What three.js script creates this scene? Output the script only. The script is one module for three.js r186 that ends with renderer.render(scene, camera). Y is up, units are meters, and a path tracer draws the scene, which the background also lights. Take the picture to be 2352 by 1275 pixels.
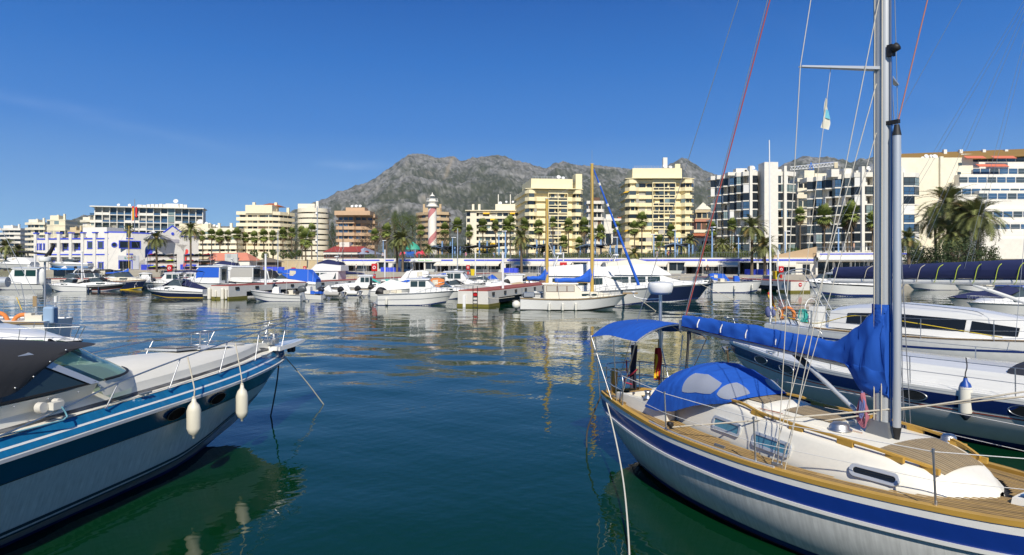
import * as THREE from 'three';
import { mergeGeometries, mergeVertices } from 'three/addons/utils/BufferGeometryUtils.js';
import { MarchingCubes } from 'three/addons/objects/MarchingCubes.js';
import { ImprovedNoise } from 'three/addons/math/ImprovedNoise.js';
import { RoundedBoxGeometry } from 'three/addons/geometries/RoundedBoxGeometry.js';

// ---------------------------------------------------------------- camera, sky, sun, exposure
const scene = new THREE.Scene();
const EYE = 3.85, FP = 1568, CX = 1176, HY = 600;          // eye height (m), focal length and horizon of the 2352 x 1275 frame
const camera = new THREE.PerspectiveCamera(2 * Math.atan(637.5 / FP) * 180 / Math.PI, 2352 / 1275, 0.3, 30000);
camera.position.set(0, EYE, 0);
camera.lookAt(0, EYE, -10);
camera.setViewOffset(2352, 1275, 0, 637.5 - HY, 2352, 1275);
const renderer = new THREE.WebGLRenderer({ antialias: true });
renderer.setSize(1024, 555);
renderer.toneMapping = THREE.LinearToneMapping;
renderer.toneMappingExposure = 1.1;
renderer.shadowMap.enabled = true;

const noise = new ImprovedNoise();
const nz = (x, y = 0, z = 0) => noise.noise(x, y, z);
const fbm = (x, y, z = 0, o = 5) => { let s = 0, a = 0.5; for (let i = 0; i < o; i++) { s += a * nz(x, y, z + i * 7.3); x *= 2.03; y *= 2.03; a *= 0.5; } return s; };
function rng(s) { return () => { s |= 0; s = s + 0x6D2B79F5 | 0; let t = Math.imul(s ^ s >>> 15, 1 | s); t = t + Math.imul(t ^ t >>> 7, 61 | t) ^ t; return ((t ^ t >>> 14) >>> 0) / 4294967296; }; }
const clamp = (v, a, b) => Math.max(a, Math.min(b, v));
const mix = (a, b, t) => a + (b - a) * t;
const smooth = (a, b, x) => { const t = clamp((x - a) / (b - a), 0, 1); return t * t * (3 - 2 * t); };
function curve(pts, x) {                                     // smooth interpolation through [x, y] pairs
  if (x <= pts[0][0]) return pts[0][1];
  for (let i = 1; i < pts.length; i++) if (x <= pts[i][0]) {
    const p0 = pts[Math.max(i - 2, 0)], p1 = pts[i - 1], p2 = pts[i], p3 = pts[Math.min(i + 1, pts.length - 1)];
    const h = p2[0] - p1[0], t = (x - p1[0]) / h;
    const m1 = (p2[1] - p0[1]) / (p2[0] - p0[0] || 1) * h, m2 = (p3[1] - p1[1]) / (p3[0] - p1[0] || 1) * h;
    const t2 = t * t, t3 = t2 * t;
    return (2 * t3 - 3 * t2 + 1) * p1[1] + (t3 - 2 * t2 + t) * m1 + (-2 * t3 + 3 * t2) * p2[1] + (t3 - t2) * m2;
  }
  return pts[pts.length - 1][1];
}
const lin = (pts, x) => { if (x <= pts[0][0]) return pts[0][1]; for (let i = 1; i < pts.length; i++) if (x <= pts[i][0]) return mix(pts[i - 1][1], pts[i][1], (x - pts[i - 1][0]) / (pts[i][0] - pts[i - 1][0])); return pts[pts.length - 1][1]; };

{ // the sky: clear blue, paler towards the horizon, with thin cirrus; the same all the way round
  const w = 2048, h = 1024, d = new Float32Array(w * h * 4);
  const R = [[0, .30], [2.5, .235], [5.5, .155], [10.5, .064], [16, .032], [22, .016], [40, .012], [90, .014]];
  const G = [[0, .53], [2.5, .45], [5.5, .345], [10.5, .225], [16, .165], [22, .106], [40, .08], [90, .07]];
  const B = [[0, .75], [2.5, .72], [5.5, .665], [10.5, .60], [16, .52], [22, .40], [40, .27], [90, .22]];
  // cirrus streaks as azimuth, elevation, length, width (degrees), slope and strength
  const wisps = [[-38, 19.4, 7, .35, -.06, .05], [-30, 9.9, 12, .3, -.17, .07], [-36, 10.9, 9, .22, -.05, .05], [-13, 7.8, 3.6, .16, .0, .2], [-26, 5.6, 7, .14, -.1, .04], [-20, 6.1, 5, .18, -.08, .05], [27, 14.5, 10, .6, -.6, .018], [15, 20, 6, .9, -.9, .012], [34, 10, 6, .4, .2, .02],
    [-75, 14, 16, .7, -.1, .06], [70, 17, 18, .6, .12, .05], [110, 12, 20, .6, .1, .06], [-120, 15, 18, .7, -.08, .06], [160, 18, 20, .8, .1, .05], [-165, 10, 16, .5, .05, .06]];
  for (let j = 0; j < h; j++) {
    const el = (j + .5) / h * 180 - 90, e = Math.max(el, 0);
    const r = lin(R, e), g = lin(G, e), b = lin(B, e);
    for (let i = 0; i < w; i++) {
      const az = ((i + .5) / w * 360 - 180) + 90;            // 0 = where the camera looks, positive to the right
      const a = az > 180 ? az - 360 : az;
      let c = 0;
      if (el > 0 && el < 40) for (const [wa, we, l, wd, sl, s] of wisps) {
        const dx = (a - wa) / l; if (dx < -1 || dx > 1) continue;
        const dy = (el - we - sl * (a - wa) + .25 * nz(a * .35, wa)) / (wd * (1.4 + .8 * nz(a * .2, we)));
        c += s * Math.exp(-dy * dy) * Math.pow(1 - dx * dx, 1.2) * (.75 + .9 * fbm(a * .6 + el, el * 5, wa, 4));
      }
      c = Math.max(c, 0) * .4;
      const k = (j * w + i) * 4;
      d[k] = r + c; d[k + 1] = g + c * .95; d[k + 2] = b + c * .7; d[k + 3] = 1;
    }
  }
  const t = new THREE.DataTexture(d, w, h, THREE.RGBAFormat, THREE.FloatType);
  t.mapping = THREE.EquirectangularReflectionMapping; t.magFilter = THREE.LinearFilter; t.needsUpdate = true;
  scene.background = t; scene.environment = t; scene.environmentIntensity = 1; scene.backgroundIntensity = 1;
}
const sun = new THREE.DirectionalLight(new THREE.Color().setRGB(1, .94, .83), 4.9);
{
  const az = -4 * Math.PI / 180, el = 41 * Math.PI / 180;     // behind the camera and a little to its right
  sun.position.set(-Math.sin(az) * Math.cos(el) * 200, Math.sin(el) * 200, Math.cos(az) * Math.cos(el) * 200 - 60);
  sun.target.position.set(0, 0, -60);
  sun.castShadow = true; sun.shadow.mapSize.set(4096, 4096);
  Object.assign(sun.shadow.camera, { left: -150, right: 150, top: 150, bottom: -150, near: 1, far: 600 });
  sun.name = 'sun'; scene.add(sun, sun.target);
}

// ---------------------------------------------------------------- helpers
const taken = {};
function numbered(n) { const k = taken[n] = (taken[n] ?? -1) + 1; return k ? n + '_' + String(k).padStart(3, '0') : n; }
const at = (px, py, D) => new THREE.Vector3((px - CX) / FP * D, EYE + (HY - py) / FP * D, -D);
const pxX = (px, D) => (px - CX) / FP * D, pyY = (py, D) => EYE + (HY - py) / FP * D;
const wl = py => EYE * FP / (py - HY);                       // distance at which the water lies at that height of the frame
function thing(name, label, category, x, y, D, rot = 0, group) {
  const o = new THREE.Group(); o.name = numbered(name); scene.add(o);
  o.position.set(x, y, -D); o.rotation.y = rot; o.userData = { label, category };
  if (group) o.userData.group = group;
  return o;
}
function part(parent, name, geo, mat, label) {
  const m = new THREE.Mesh(geo, mat); m.name = name; m.castShadow = m.receiveShadow = true; parent.add(m);
  if (label) m.userData.label = label;
  return m;
}
function structure(name, geo, mat, label) { const m = part(scene, numbered(name), geo, mat); m.userData = { kind: 'structure', label }; return m; }
function single(name, geo, mat, label, category, group) { const m = part(scene, numbered(name), geo, mat); m.userData = { label, category }; if (group) m.userData.group = group; return m; }
function copyOf(o, label, x, y, D, rot = 0, s = 1, sy = s) {
  const c = o.clone(); c.name = numbered(o.name.replace(/_\d{3}$/, '')); scene.add(c); c.userData = { ...o.userData, label };
  c.position.set(x, y, -D); c.rotation.y = rot; c.scale.set(s, sy, s); return c;
}
function std(color, roughness = .7, o = {}) { const m = new THREE.MeshStandardMaterial({ roughness, ...o }); Array.isArray(color) ? m.color.setRGB(...color) : m.color.set(color); return m; }
function phy(color, roughness = .3, o = {}) { const m = new THREE.MeshPhysicalMaterial({ roughness, ...o }); Array.isArray(color) ? m.color.setRGB(...color) : m.color.set(color); return m; }
const boxes = {};
function box(w, h, d) { const k = [w, h, d].map(v => v.toFixed(3)).join(); return boxes[k] ||= new THREE.BoxGeometry(w, h, d); }
function bx(w, h, d, x = 0, y = 0, z = 0, ry = 0, rz = 0, rx = 0) { const g = new THREE.BoxGeometry(w, h, d); if (rx) g.rotateX(rx); if (rz) g.rotateZ(rz); if (ry) g.rotateY(ry); return g.translate(x, y, z); }
function merge(list) { return mergeGeometries(list.map(g => { const k = g.index ? g.toNonIndexed() : g.clone(); for (const n of Object.keys(k.attributes)) if (!['position', 'normal', 'uv'].includes(n)) k.deleteAttribute(n); if (!k.attributes.uv) k.setAttribute('uv', new THREE.BufferAttribute(new Float32Array(k.attributes.position.count * 2), 2)); return k; })); }
const v3 = a => Array.isArray(a) ? new THREE.Vector3(...a) : a;
function rod(a, b, r, r2 = r, seg = 6) {
  a = v3(a); b = v3(b); const d = b.clone().sub(a), g = new THREE.CylinderGeometry(r2, r, d.length(), seg);
  return g.applyQuaternion(new THREE.Quaternion().setFromUnitVectors(new THREE.Vector3(0, 1, 0), d.clone().normalize())).translate((a.x + b.x) / 2, (a.y + b.y) / 2, (a.z + b.z) / 2);
}
function tube(pts, r, closed = false, n = 0, seg = 6) {
  const c = new THREE.CatmullRomCurve3(pts.map(v3), closed, 'catmullrom', .5);
  return new THREE.TubeGeometry(c, n || pts.length * 5, r, seg, closed);
}
function poly(pts, r, seg = 6) { const l = []; for (let i = 1; i < pts.length; i++) l.push(rod(pts[i - 1], pts[i], r, r, seg)); return merge(l); }
function grid(f, nu, nv, flip = false) {                     // f(u, v) -> [x, y, z]
  const p = [], t = [], ix = [];
  for (let j = 0; j <= nv; j++) for (let i = 0; i <= nu; i++) { const q = f(i / nu, j / nv); p.push(q[0], q[1], q[2]); t.push(q[3] ?? i / nu, q[4] ?? j / nv); }
  const w = nu + 1;
  for (let j = 0; j < nv; j++) for (let i = 0; i < nu; i++) { const a = j * w + i, b = a + 1, c = a + w, d = c + 1; flip ? ix.push(a, c, b, b, c, d) : ix.push(a, b, c, b, d, c); }
  const g = new THREE.BufferGeometry();
  g.setAttribute('position', new THREE.Float32BufferAttribute(p, 3)); g.setAttribute('uv', new THREE.Float32BufferAttribute(t, 2)); g.setIndex(ix); g.computeVertexNormals();
  return g;
}
function loft(rings, closedRing = true, caps = true) {       // rings of equally many [x, y, z]; creased across ring corners
  const out = [], n = rings[0].length, m = closedRing ? n : n - 1;
  for (let k = 0; k < m; k++) {
    const a = rings.map(r => r[k]), b = rings.map(r => r[(k + 1) % n]);
    out.push(grid((u, v) => { const i = Math.round(u * (rings.length - 1)); return (v < .5 ? a : b)[i]; }, rings.length - 1, 1));
  }
  if (caps) for (const r of [rings[0], rings[rings.length - 1]]) {
    const p = [], ix = [], c = r.reduce((s, q) => [s[0] + q[0] / n, s[1] + q[1] / n, s[2] + q[2] / n], [0, 0, 0]);
    p.push(...c); for (const q of r) p.push(...q); for (let i = 0; i < n; i++) ix.push(0, 1 + i, 1 + (i + 1) % n);
    const g = new THREE.BufferGeometry(); g.setAttribute('position', new THREE.Float32BufferAttribute(p, 3)); g.setAttribute('uv', new THREE.Float32BufferAttribute(new Float32Array(p.length / 3 * 2), 2)); g.setIndex(ix); g.computeVertexNormals(); out.push(g);
  }
  return merge(out);
}
function skin(rings, caps = true) {                          // the same with smooth shading round the ring
  const n = rings[0].length, g = [grid((u, v) => rings[Math.round(u * (rings.length - 1))][Math.round(v * n) % n], rings.length - 1, n)];
  if (caps) for (const r of [rings[0], rings[rings.length - 1]]) {
    const p = [], ix = [], c = r.reduce((s, q) => [s[0] + q[0] / n, s[1] + q[1] / n, s[2] + q[2] / n], [0, 0, 0]);
    p.push(...c); for (const q of r) p.push(...q); for (let i = 0; i < n; i++) ix.push(0, 1 + i, 1 + (i + 1) % n);
    const k = new THREE.BufferGeometry(); k.setAttribute('position', new THREE.Float32BufferAttribute(p, 3)); k.setIndex(ix); k.computeVertexNormals(); g.push(k);
  }
  return merge(g);
}
function slab(pts, y0, y1) {                                  // plan polygon [x, z] raised from y0 to y1
  const s = new THREE.Shape(pts.map(p => new THREE.Vector2(p[0], -p[1])));
  return new THREE.ExtrudeGeometry(s, { depth: y1 - y0, bevelEnabled: false }).rotateX(-Math.PI / 2).translate(0, y0, 0);
}
function sheet(pts, thick) { const s = new THREE.Shape(pts.map(p => new THREE.Vector2(p[0], p[1]))); return new THREE.ExtrudeGeometry(s, { depth: thick, bevelEnabled: false }); }
const lathe = (pts, seg = 16) => new THREE.LatheGeometry(pts.map(p => new THREE.Vector2(p[0], p[1])), seg);
function dataTex(n, f, srgb = true, rep = 1) {
  const d = new Uint8Array(n * n * 4);
  for (let j = 0; j < n; j++) for (let i = 0; i < n; i++) { const c = f(i / n, j / n), k = (j * n + i) * 4; d[k] = clamp(c[0], 0, 1) * 255; d[k + 1] = clamp(c[1], 0, 1) * 255; d[k + 2] = clamp(c[2], 0, 1) * 255; d[k + 3] = 255; }
  const t = new THREE.DataTexture(d, n, n); t.wrapS = t.wrapT = THREE.RepeatWrapping; t.magFilter = THREE.LinearFilter; if (srgb) t.colorSpace = THREE.SRGBColorSpace; t.repeat.set(rep, rep); t.needsUpdate = true; return t;
}
const wrapN = (u, v, f, s = 0, o = 4) => {                   // noise that tiles over the unit square
  const m = (a, b) => fbm(a * f, b * f, s, o); const bu = smooth(.75, 1, u), bv = smooth(.75, 1, v);
  return mix(mix(m(u, v), m(u - 1, v), bu), mix(m(u, v - 1), m(u - 1, v - 1), bu), bv);
};
const blotch = dataTex(512, (u, v) => { const k = .965 + .05 * wrapN(u, v, 6, 1, 6) + .03 * wrapN(u, v, 60, 5, 2); return [k, k * .997, k * .99]; });
const weather = dataTex(512, (u, v) => { const k = .97 + .06 * wrapN(u, v, 5, 9, 6) + .04 * wrapN(u * 1, v, 40, 2, 3) - .04 * Math.max(0, wrapN(u, v, 14, 33, 3)); return [k, k * .985, k * .95]; });
const streaks = dataTex(512, (u, v) => { const k = .93 + .12 * wrapN(u, v * .08, 30, 3, 4) + .06 * wrapN(u, v, 8, 8, 4); return [k, k, k * .99]; });
const cloth = dataTex(512, (u, v) => { const k = .5 + .5 * wrapN(u, v * .5, 7, 4, 3); return [k, k, k]; }, false);
// ---------------------------------------------------------------- water, quays, land, mountains
const quayD = x => 136 - .478 * x;                            // far quay edge: distance as a function of x
{
  const r = rng(11), waves = [];
  for (let i = 0; i < 46; i++) {
    const l = 1.0 * Math.pow(7, r()), a = (r() - .5) * 2.3 + (i % 3 ? .25 : -.5);      // wave length, direction measured from the view axis
    waves.push([Math.sin(a) * 2 * Math.PI / l, Math.cos(a) * 2 * Math.PI / l, r() * 6.28, l * .00068 * (l > 4 ? .7 : 1)]);
  }
  const height = (x, D) => { let s = 0; for (const [kx, kd, ph, am] of waves) s += am * Math.sin(kx * x + kd * D + ph); const c = .55 + .75 * smooth(-.25, .3, nz(x * .06, D * .045, 3)); return s * c; };
  const x0 = -64, x1 = 64, d0 = 1, d1 = 80, c = .25, nx = Math.round((x1 - x0) / c), nd = Math.round((d1 - d0) / c);
  const fine = grid((u, v) => { const x = mix(x0, x1, u), D = mix(d0, d1, v), e = Math.min(smooth(0, 6, x - x0), smooth(0, 6, x1 - x), smooth(0, 2, D - d0), smooth(0, 8, d1 - D)); return [x, e > 0 ? height(x, D) * e : 0, -D, x, D]; }, nx, nd);
  const flat = (a, b, p, q) => grid((u, v) => { const x = mix(a, b, u), D = mix(p, q, v); return [x, 0, -D, x, D]; }, 8, 8);
  const g = merge([fine, flat(-200, x0, d0, d1), flat(x1, 200, d0, d1), flat(-200, 200, d1, 250), flat(-200, 200, -25, d0)]);
  const n = 1024, T = 8, hh = new Float32Array(n * n), wv = [], q = rng(5);
  for (let i = 0; i < 60; i++) { const m = Math.round(Math.pow(q(), .8) * 60) + 9, a = (q() - .5) * 2.6; wv.push([Math.round(Math.sin(a) * m), Math.round(Math.cos(a) * m), q() * 6.28, 1 / Math.pow(m, 1.25)]); }
  for (const [kx, ky, ph, am] of wv) { const sx = [], cx = []; for (let i = 0; i < n; i++) { sx.push(Math.sin(kx * i / n * 6.28318 + ph)); cx.push(Math.cos(kx * i / n * 6.28318 + ph)); } for (let j = 0; j < n; j++) { const s = Math.sin(ky * j / n * 6.28318), co = Math.cos(ky * j / n * 6.28318); for (let i = 0; i < n; i++) hh[j * n + i] += am * (sx[i] * co + cx[i] * s); } }
  let lo = 9, hi = -9; for (const v of hh) { lo = Math.min(lo, v); hi = Math.max(hi, v); }
  const bump = dataTex(n, (u, v) => { const k = (hh[Math.round(v * n) * n + Math.round(u * n)] - lo) / (hi - lo); return [k, k, k]; }, false, 1 / T);
  const m = phy([.0016, .026, .0085], .03, { ior: 1.333, bumpMap: bump, bumpScale: .0045 });
  structure('water', g, m, 'rippled dark blue green harbour water');
}
const concrete = std([.42, .40, .36], .9, { map: weather });
const paving = std([.46, .43, .38], .9, { map: weather });
const earth = std([.20, .18, .12], 1, { map: weather });
const uvMetres = (g, s) => { const p = g.attributes.position, q = g.attributes.normal, t = []; for (let i = 0; i < p.count; i++) { const a = Math.abs(q.getX(i)), b = Math.abs(q.getY(i)), c = Math.abs(q.getZ(i)); b > .7 ? t.push(p.getX(i) / s, p.getZ(i) / s) : a > c ? t.push(p.getZ(i) / s, p.getY(i) / s) : t.push(p.getX(i) / s, p.getY(i) / s); } g.setAttribute('uv', new THREE.Float32BufferAttribute(t, 2)); return g; };
structure('quay', uvMetres(slab([[-150, -quayD(-150)], [120, -quayD(120)], [120, -quayD(120) - 60], [-150, -quayD(-150) - 90]], -2, 1.4), 6), paving, 'paved harbour quay below the promenade');
structure('ground', uvMetres(slab([[-150, -quayD(-150) - 75], [-50, -quayD(-50) - 60], [-50, -quayD(-50) - 27], [130, -quayD(130) - 27], [1900, -260], [3000, -2100], [-3000, -2100], [-1900, -400]], -1, 4.25), 25), earth, 'flat town ground behind the harbour');
structure('quay', uvMetres(slab([[-30, 12], [30, 12], [30, -2.2], [-30, -2.2]], -2, 2.0), 4), concrete, 'concrete quay under the viewer');
{ // the mountain range
  const sky = [[-900, 575], [-200, 560], [100, 530], [165, 506], [215, 494], [300, 500], [450, 515], [560, 520], [640, 505], [665, 490], [700, 477], [740, 462], [800, 435], [850, 415], [890, 388], [915, 371], [935, 357], [960, 354], [985, 360], [1010, 367], [1040, 364], [1060, 372], [1090, 365], [1130, 363], [1160, 364], [1190, 376], [1230, 385], [1250, 390], [1275, 379], [1300, 376], [1330, 379], [1360, 381], [1400, 384], [1450, 391], [1490, 392], [1520, 389], [1545, 377], [1558, 368], [1567, 363], [1577, 367], [1610, 383], [1640, 399], [1665, 410], [1700, 428], [1730, 430], [1760, 402], [1785, 386], [1810, 373], [1845, 362], [1880, 367], [1900, 364], [1930, 369], [1960, 375], [1985, 366], [2010, 364], [2060, 374], [2150, 392], [2300, 425], [2700, 500], [3300, 570]];
  const RD = 7500, NU = 1100, NV = 250, p = [], col = [], ix = [];
  const ridged = (x, y, s) => { let a = 0, w = 1, f = 1; for (let i = 0; i < 6; i++) { a += w * (1 - Math.abs(nz(x * f, y * f, s + i * 5.1)) * 2.2); w *= .52; f *= 2.07; } return a / 2.0; };
  for (let j = 0; j <= NV; j++) for (let i = 0; i <= NU; i++) {
    const px = mix(-700, 3100, i / NU), k = (px - CX) / FP, v = j / NV;
    const back = v > .94, D = back ? mix(RD, RD * 1.25, (v - .94) / .06) : mix(2050, RD, v / .94), x = k * D;
    const H = (HY - curve(sky, px)) / FP * RD, t = back ? 1 - (v - .94) / .06 * .9 : (D - 2050) / (RD - 2050);
    const pr = back ? t : Math.pow(t, 1.12);
    const rg = ridged(x * .00085 + 3, D * .0007, 2.7) - .52, rf = ridged(x * .0031, D * .0024, 9.1) - .52;
    const sp = Math.exp(-Math.pow((px - 1185 - (1 - t) * 60) / 55, 2)) * Math.exp(-Math.pow((t - .8) / .13, 2));
    let h = 4 + H * pr + (rg * 420 + rf * 170) * t * (1.06 - t) * 1.6 * smooth(0, .3, t) * clamp(H / 700, .15, 1.1) + rf * 24 * smooth(.6, 1, t) * clamp(H / 900, .2, 1) + sp * 60;
    h += 26 * fbm(x * .02, D * .016, 6, 3) * smooth(.1, .6, t) * clamp(H / 700, .2, 1); p.push(x, h, -D);
    const n1 = fbm(x * .0014, D * .0011, 4, 5), n2 = fbm(x * .011 + h * .004, h * .012, 8, 4), n3 = fbm(x * .05, h * .05, 1, 4) * 1.5;
    let rock = smooth(-.3, .55, (h / 1250 - .5) * .8 + n1 * 1.2 + n2 * .9 + rf * .5 + (px < 1080 ? .16 : -.06) + sp * .6);
    rock = clamp(rock + n3 * .9, 0, 1);
    const scree = Math.exp(-Math.pow((px - 1040 + (h - 1050) * -.05 + 6 * n2) / 4, 2)) * smooth(.62, .75, t) * smooth(1.02, .93, t) + Math.exp(-Math.pow((px - 1262 - (1000 - h) * .06) / 3, 2)) * smooth(.6, .8, t);
    const tan = smooth(.12, .35, fbm(x * .004, h * .006, 21, 3)) * (px < 1010 && px > 930 ? 1 : .15);
    const vg = [.05 + .03 * n3, .058 + .03 * n3, .034 + .015 * n3], q0 = .165 + .13 * n2 + .15 * n3, rk = [q0 * 1.02, q0, q0 * .93];
    const c = [0, 1, 2].map(q => mix(mix(vg[q], rk[q], rock), [.27, .225, .16][q], clamp(tan * rock * .7 + scree * .8, 0, 1)));
    col.push(...c.map(q => Math.max(q, .01)));
  }
  for (let j = 0; j < NV; j++) for (let i = 0; i < NU; i++) { const a = j * (NU + 1) + i, b = a + 1, c = a + NU + 1, d = c + 1; ix.push(a, b, c, b, d, c); }
  const g = new THREE.BufferGeometry(); g.setAttribute('position', new THREE.Float32BufferAttribute(p, 3)); g.setAttribute('color', new THREE.Float32BufferAttribute(col, 3)); g.setIndex(ix); g.computeVertexNormals();
  structure('mountains', g, std([1, 1, 1], 1, { vertexColors: true }), 'rocky grey mountain range with scrub');
}
// ---------------------------------------------------------------- apartment blocks
const G0 = 4.2;                                               // town level
const glassD = phy([.018, .024, .03], .08, { ior: 1.5 }), glassM = phy([.06, .08, .09], .1), glassB = phy([.05, .11, .2], .1), glassG = phy([.2, .27, .27], .15);
const curtain = std([.42, .40, .35], .8), shutter = std([.72, .71, .68], .7), brownDoor = std([.12, .06, .035], .6), loggia = std([.25, .21, .14], .9);
const whitePaint = std([.78, .77, .74], .75, { map: weather }), creamPaint = std([.81, .75, .58], .8, { map: weather }), paleCream = std([.81, .77, .65], .8, { map: weather }), yellowPaint = std([.88, .80, .54], .8, { map: weather }), sandPaint = std([.60, .50, .33], .85, { map: weather }), pinkPaint = std([.58, .41, .28], .85, { map: weather }), tanPaint = std([.55, .42, .27], .85, { map: weather });
const frameW = std([.75, .75, .74], .5), frameK = std([.02, .021, .024], .4), awnY = std([.75, .45, .03], .8), awnR = std([.6, .16, .09], .8), railM = std([.45, .47, .5], .4, { metalness: .6 }), dishM = std([.72, .72, .70], .6), tileR = std([.42, .13, .06], .85, { map: weather });
const paneSets = {
  mixed: [glassD, glassD, glassD, glassM, glassM, curtain, glassG], dark: [glassD, glassD, glassM, brownDoor, curtain], glazed: [glassD, glassD, glassD, glassM, glassM, glassB, shutter, glassG], light: [glassM, glassG, curtain, shutter, glassD], blue: [glassB, glassB, glassM, glassD]
};
function offset(pts, d) {                                     // plan polygon moved inwards by d
  const n = pts.length, out = [];
  let area = 0; for (let i = 0; i < n; i++) { const a = pts[i], b = pts[(i + 1) % n]; area += a[0] * b[1] - a[1] * b[0]; }
  const s = area > 0 ? 1 : -1;
  for (let i = 0; i < n; i++) {
    const a = pts[(i + n - 1) % n], b = pts[i], c = pts[(i + 1) % n];
    let u = [b[0] - a[0], b[1] - a[1]], w = [c[0] - b[0], c[1] - b[1]]; const lu = Math.hypot(...u), lw = Math.hypot(...w); u = u.map(q => q / lu); w = w.map(q => q / lw);
    const n1 = [-u[1] * s, u[0] * s], n2 = [-w[1] * s, w[0] * s], k = 1 + n1[0] * n2[0] + n1[1] * n2[1];
    out.push([b[0] + (n1[0] + n2[0]) / Math.max(k, .3) * d, b[1] + (n1[1] + n2[1]) / Math.max(k, .3) * d]);
  }
  return out;
}
// a block with balcony bands round a plan polygon ([x, z] with z towards the viewer, listed from the left along the front); see = edges in view
function block(o) {
  const { name = 'apartment_building', label, cx, D, plan, see, n, fh, bandH = 1.05, inset = .9, wall, band = wall, panes = 'mixed', bay = 2.6, rot = 0, blank = .12, out = .25, seed = 1, top = 0, slabH = 0, frames, awn, y0 = G0, skip = 0, group = 'apartment buildings behind the harbour' } = o;
  const b = thing(name, label, 'building', cx, y0, D, rot, group), r = rng(seed * 77 + 5), core = offset(plan, inset), H = n * fh;
  part(b, 'wall', uvMetres(slab(core, 0, H + .3), 9), wall);
  const bg = uvMetres(slab(plan, -.22, bandH), 7), eg = slabH ? uvMetres(slab(plan, -slabH, .05), 7) : null;
  for (let i = 0; i <= n; i++) { if (i < skip) continue; const m = part(b, i === n ? 'parapet' : 'balcony', eg && i < n ? eg : bg, band); m.position.y = i * fh; }
  const edges = see || plan.map((_, i) => i);
  for (const e of edges) {
    const sets = [[core, 0], [plan, 1]], len = q => Math.hypot(q[1][0] - q[0][0], q[1][1] - q[0][1]);
    const ec = [core[e], core[(e + 1) % core.length]], ep = [plan[e], plan[(e + 1) % plan.length]];
    const m = Math.max(1, Math.round(len(ep) / bay));
    for (let i = 0; i < n; i++) for (let k = 0; k < m; k++) {
      const q = r(); if (q < blank) continue;
      const isOut = r() < out, E = isOut ? ep : ec, L = len(E), a = Math.atan2(-(E[1][1] - E[0][1]), E[1][0] - E[0][0]);
      const w = L / m * (isOut ? .94 : .8), h = isOut ? fh - (slabH ? slabH + .1 : bandH + .3) : fh - (slabH ? .8 : bandH + .28) + (slabH ? 0 : .1);
      const t = (k + .5) / m, set = paneSets[panes], mat = set[Math.floor(r() * set.length)];
      const yb = i * fh + (slabH ? .06 : bandH) + h / 2 - (isOut || slabH ? 0 : .12);
      const f = part(b, 'window', box(+w.toFixed(2), +h.toFixed(2), .12), mat);
      f.position.set(mix(E[0][0], E[1][0], t), yb, mix(E[0][1], E[1][1], t)); f.rotation.y = a;
      if (isOut) f.translateZ(-.14);
      if (frames && mat !== shutter) { const fr = part(f, 'frame', mullion(+w.toFixed(2), +h.toFixed(2)), frames); fr.position.z = .05; }
      if (awn && r() < awn) { const aw = part(b, 'awning', box(+(w * 1.05).toFixed(2), .07, 1.5), awnY); aw.position.set(mix(ep[0][0], ep[1][0], t), (i + 1) * fh - .45, mix(ep[0][1], ep[1][1], t)); aw.rotation.y = a; aw.translateZ(.25); aw.rotateX(.55); }
    }
  }
  b.H = H;
  return b;
}
const mull = {};
function mullion(w, h) { const k = w + '_' + h; return mull[k] ||= merge([bx(.09, h, .08, -w / 2), bx(.09, h, .08, w / 2), bx(.07, h, .08, 0), bx(w, .08, .08, 0, h / 2), bx(w, .07, .08, 0, -h * .12), bx(w, .08, .08, 0, -h / 2)]); }
const rect = (w, d) => [[-w / 2, 0], [w / 2, 0], [w / 2, -d], [-w / 2, -d]];
function roofBox(b, w, h, d, x, z, m, name = 'penthouse', y = b.H + .3) { const q = part(b, name, uvMetres(bx(w, h, d, 0, h / 2), 6), m); q.position.set(x, y, z); return q; }
function dishes(b, list) { for (const [x, y, z, s] of list) { const m = part(b, 'satellite_dish', dishGeo, dishM); m.position.set(x, y, z); m.scale.setScalar(s * .62); } }
const dishGeo = merge([lathe([[0, 0], [.5, .07], [.95, .3]], 14).rotateX(Math.PI / 2 - .5).translate(0, 1.1, 0), lathe([[.95, .33], [.5, .1], [0, .03]], 14).rotateX(Math.PI / 2 - .5).translate(0, 1.1, 0), rod([0, -.2, -.1], [0, 1, -.1], .09)]);
function roofRail(b, w, x, z, y) { const l = []; for (let i = 0; i <= 12; i++) l.push(bx(.08, 1.1, .08, -w / 2 + w * i / 12, .55, 0)); l.push(bx(w, .08, .08, 0, 1.1, 0), bx(w, .06, .06, 0, .6, 0)); const m = part(b, 'railing', merge(l), railM); m.position.set(x, y, z); }
const hgt = (py, D) => pyY(py, D) - G0;                       // height above the town of a point at that distance
const span = (a, b, D) => (b - a) / FP * D;

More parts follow.
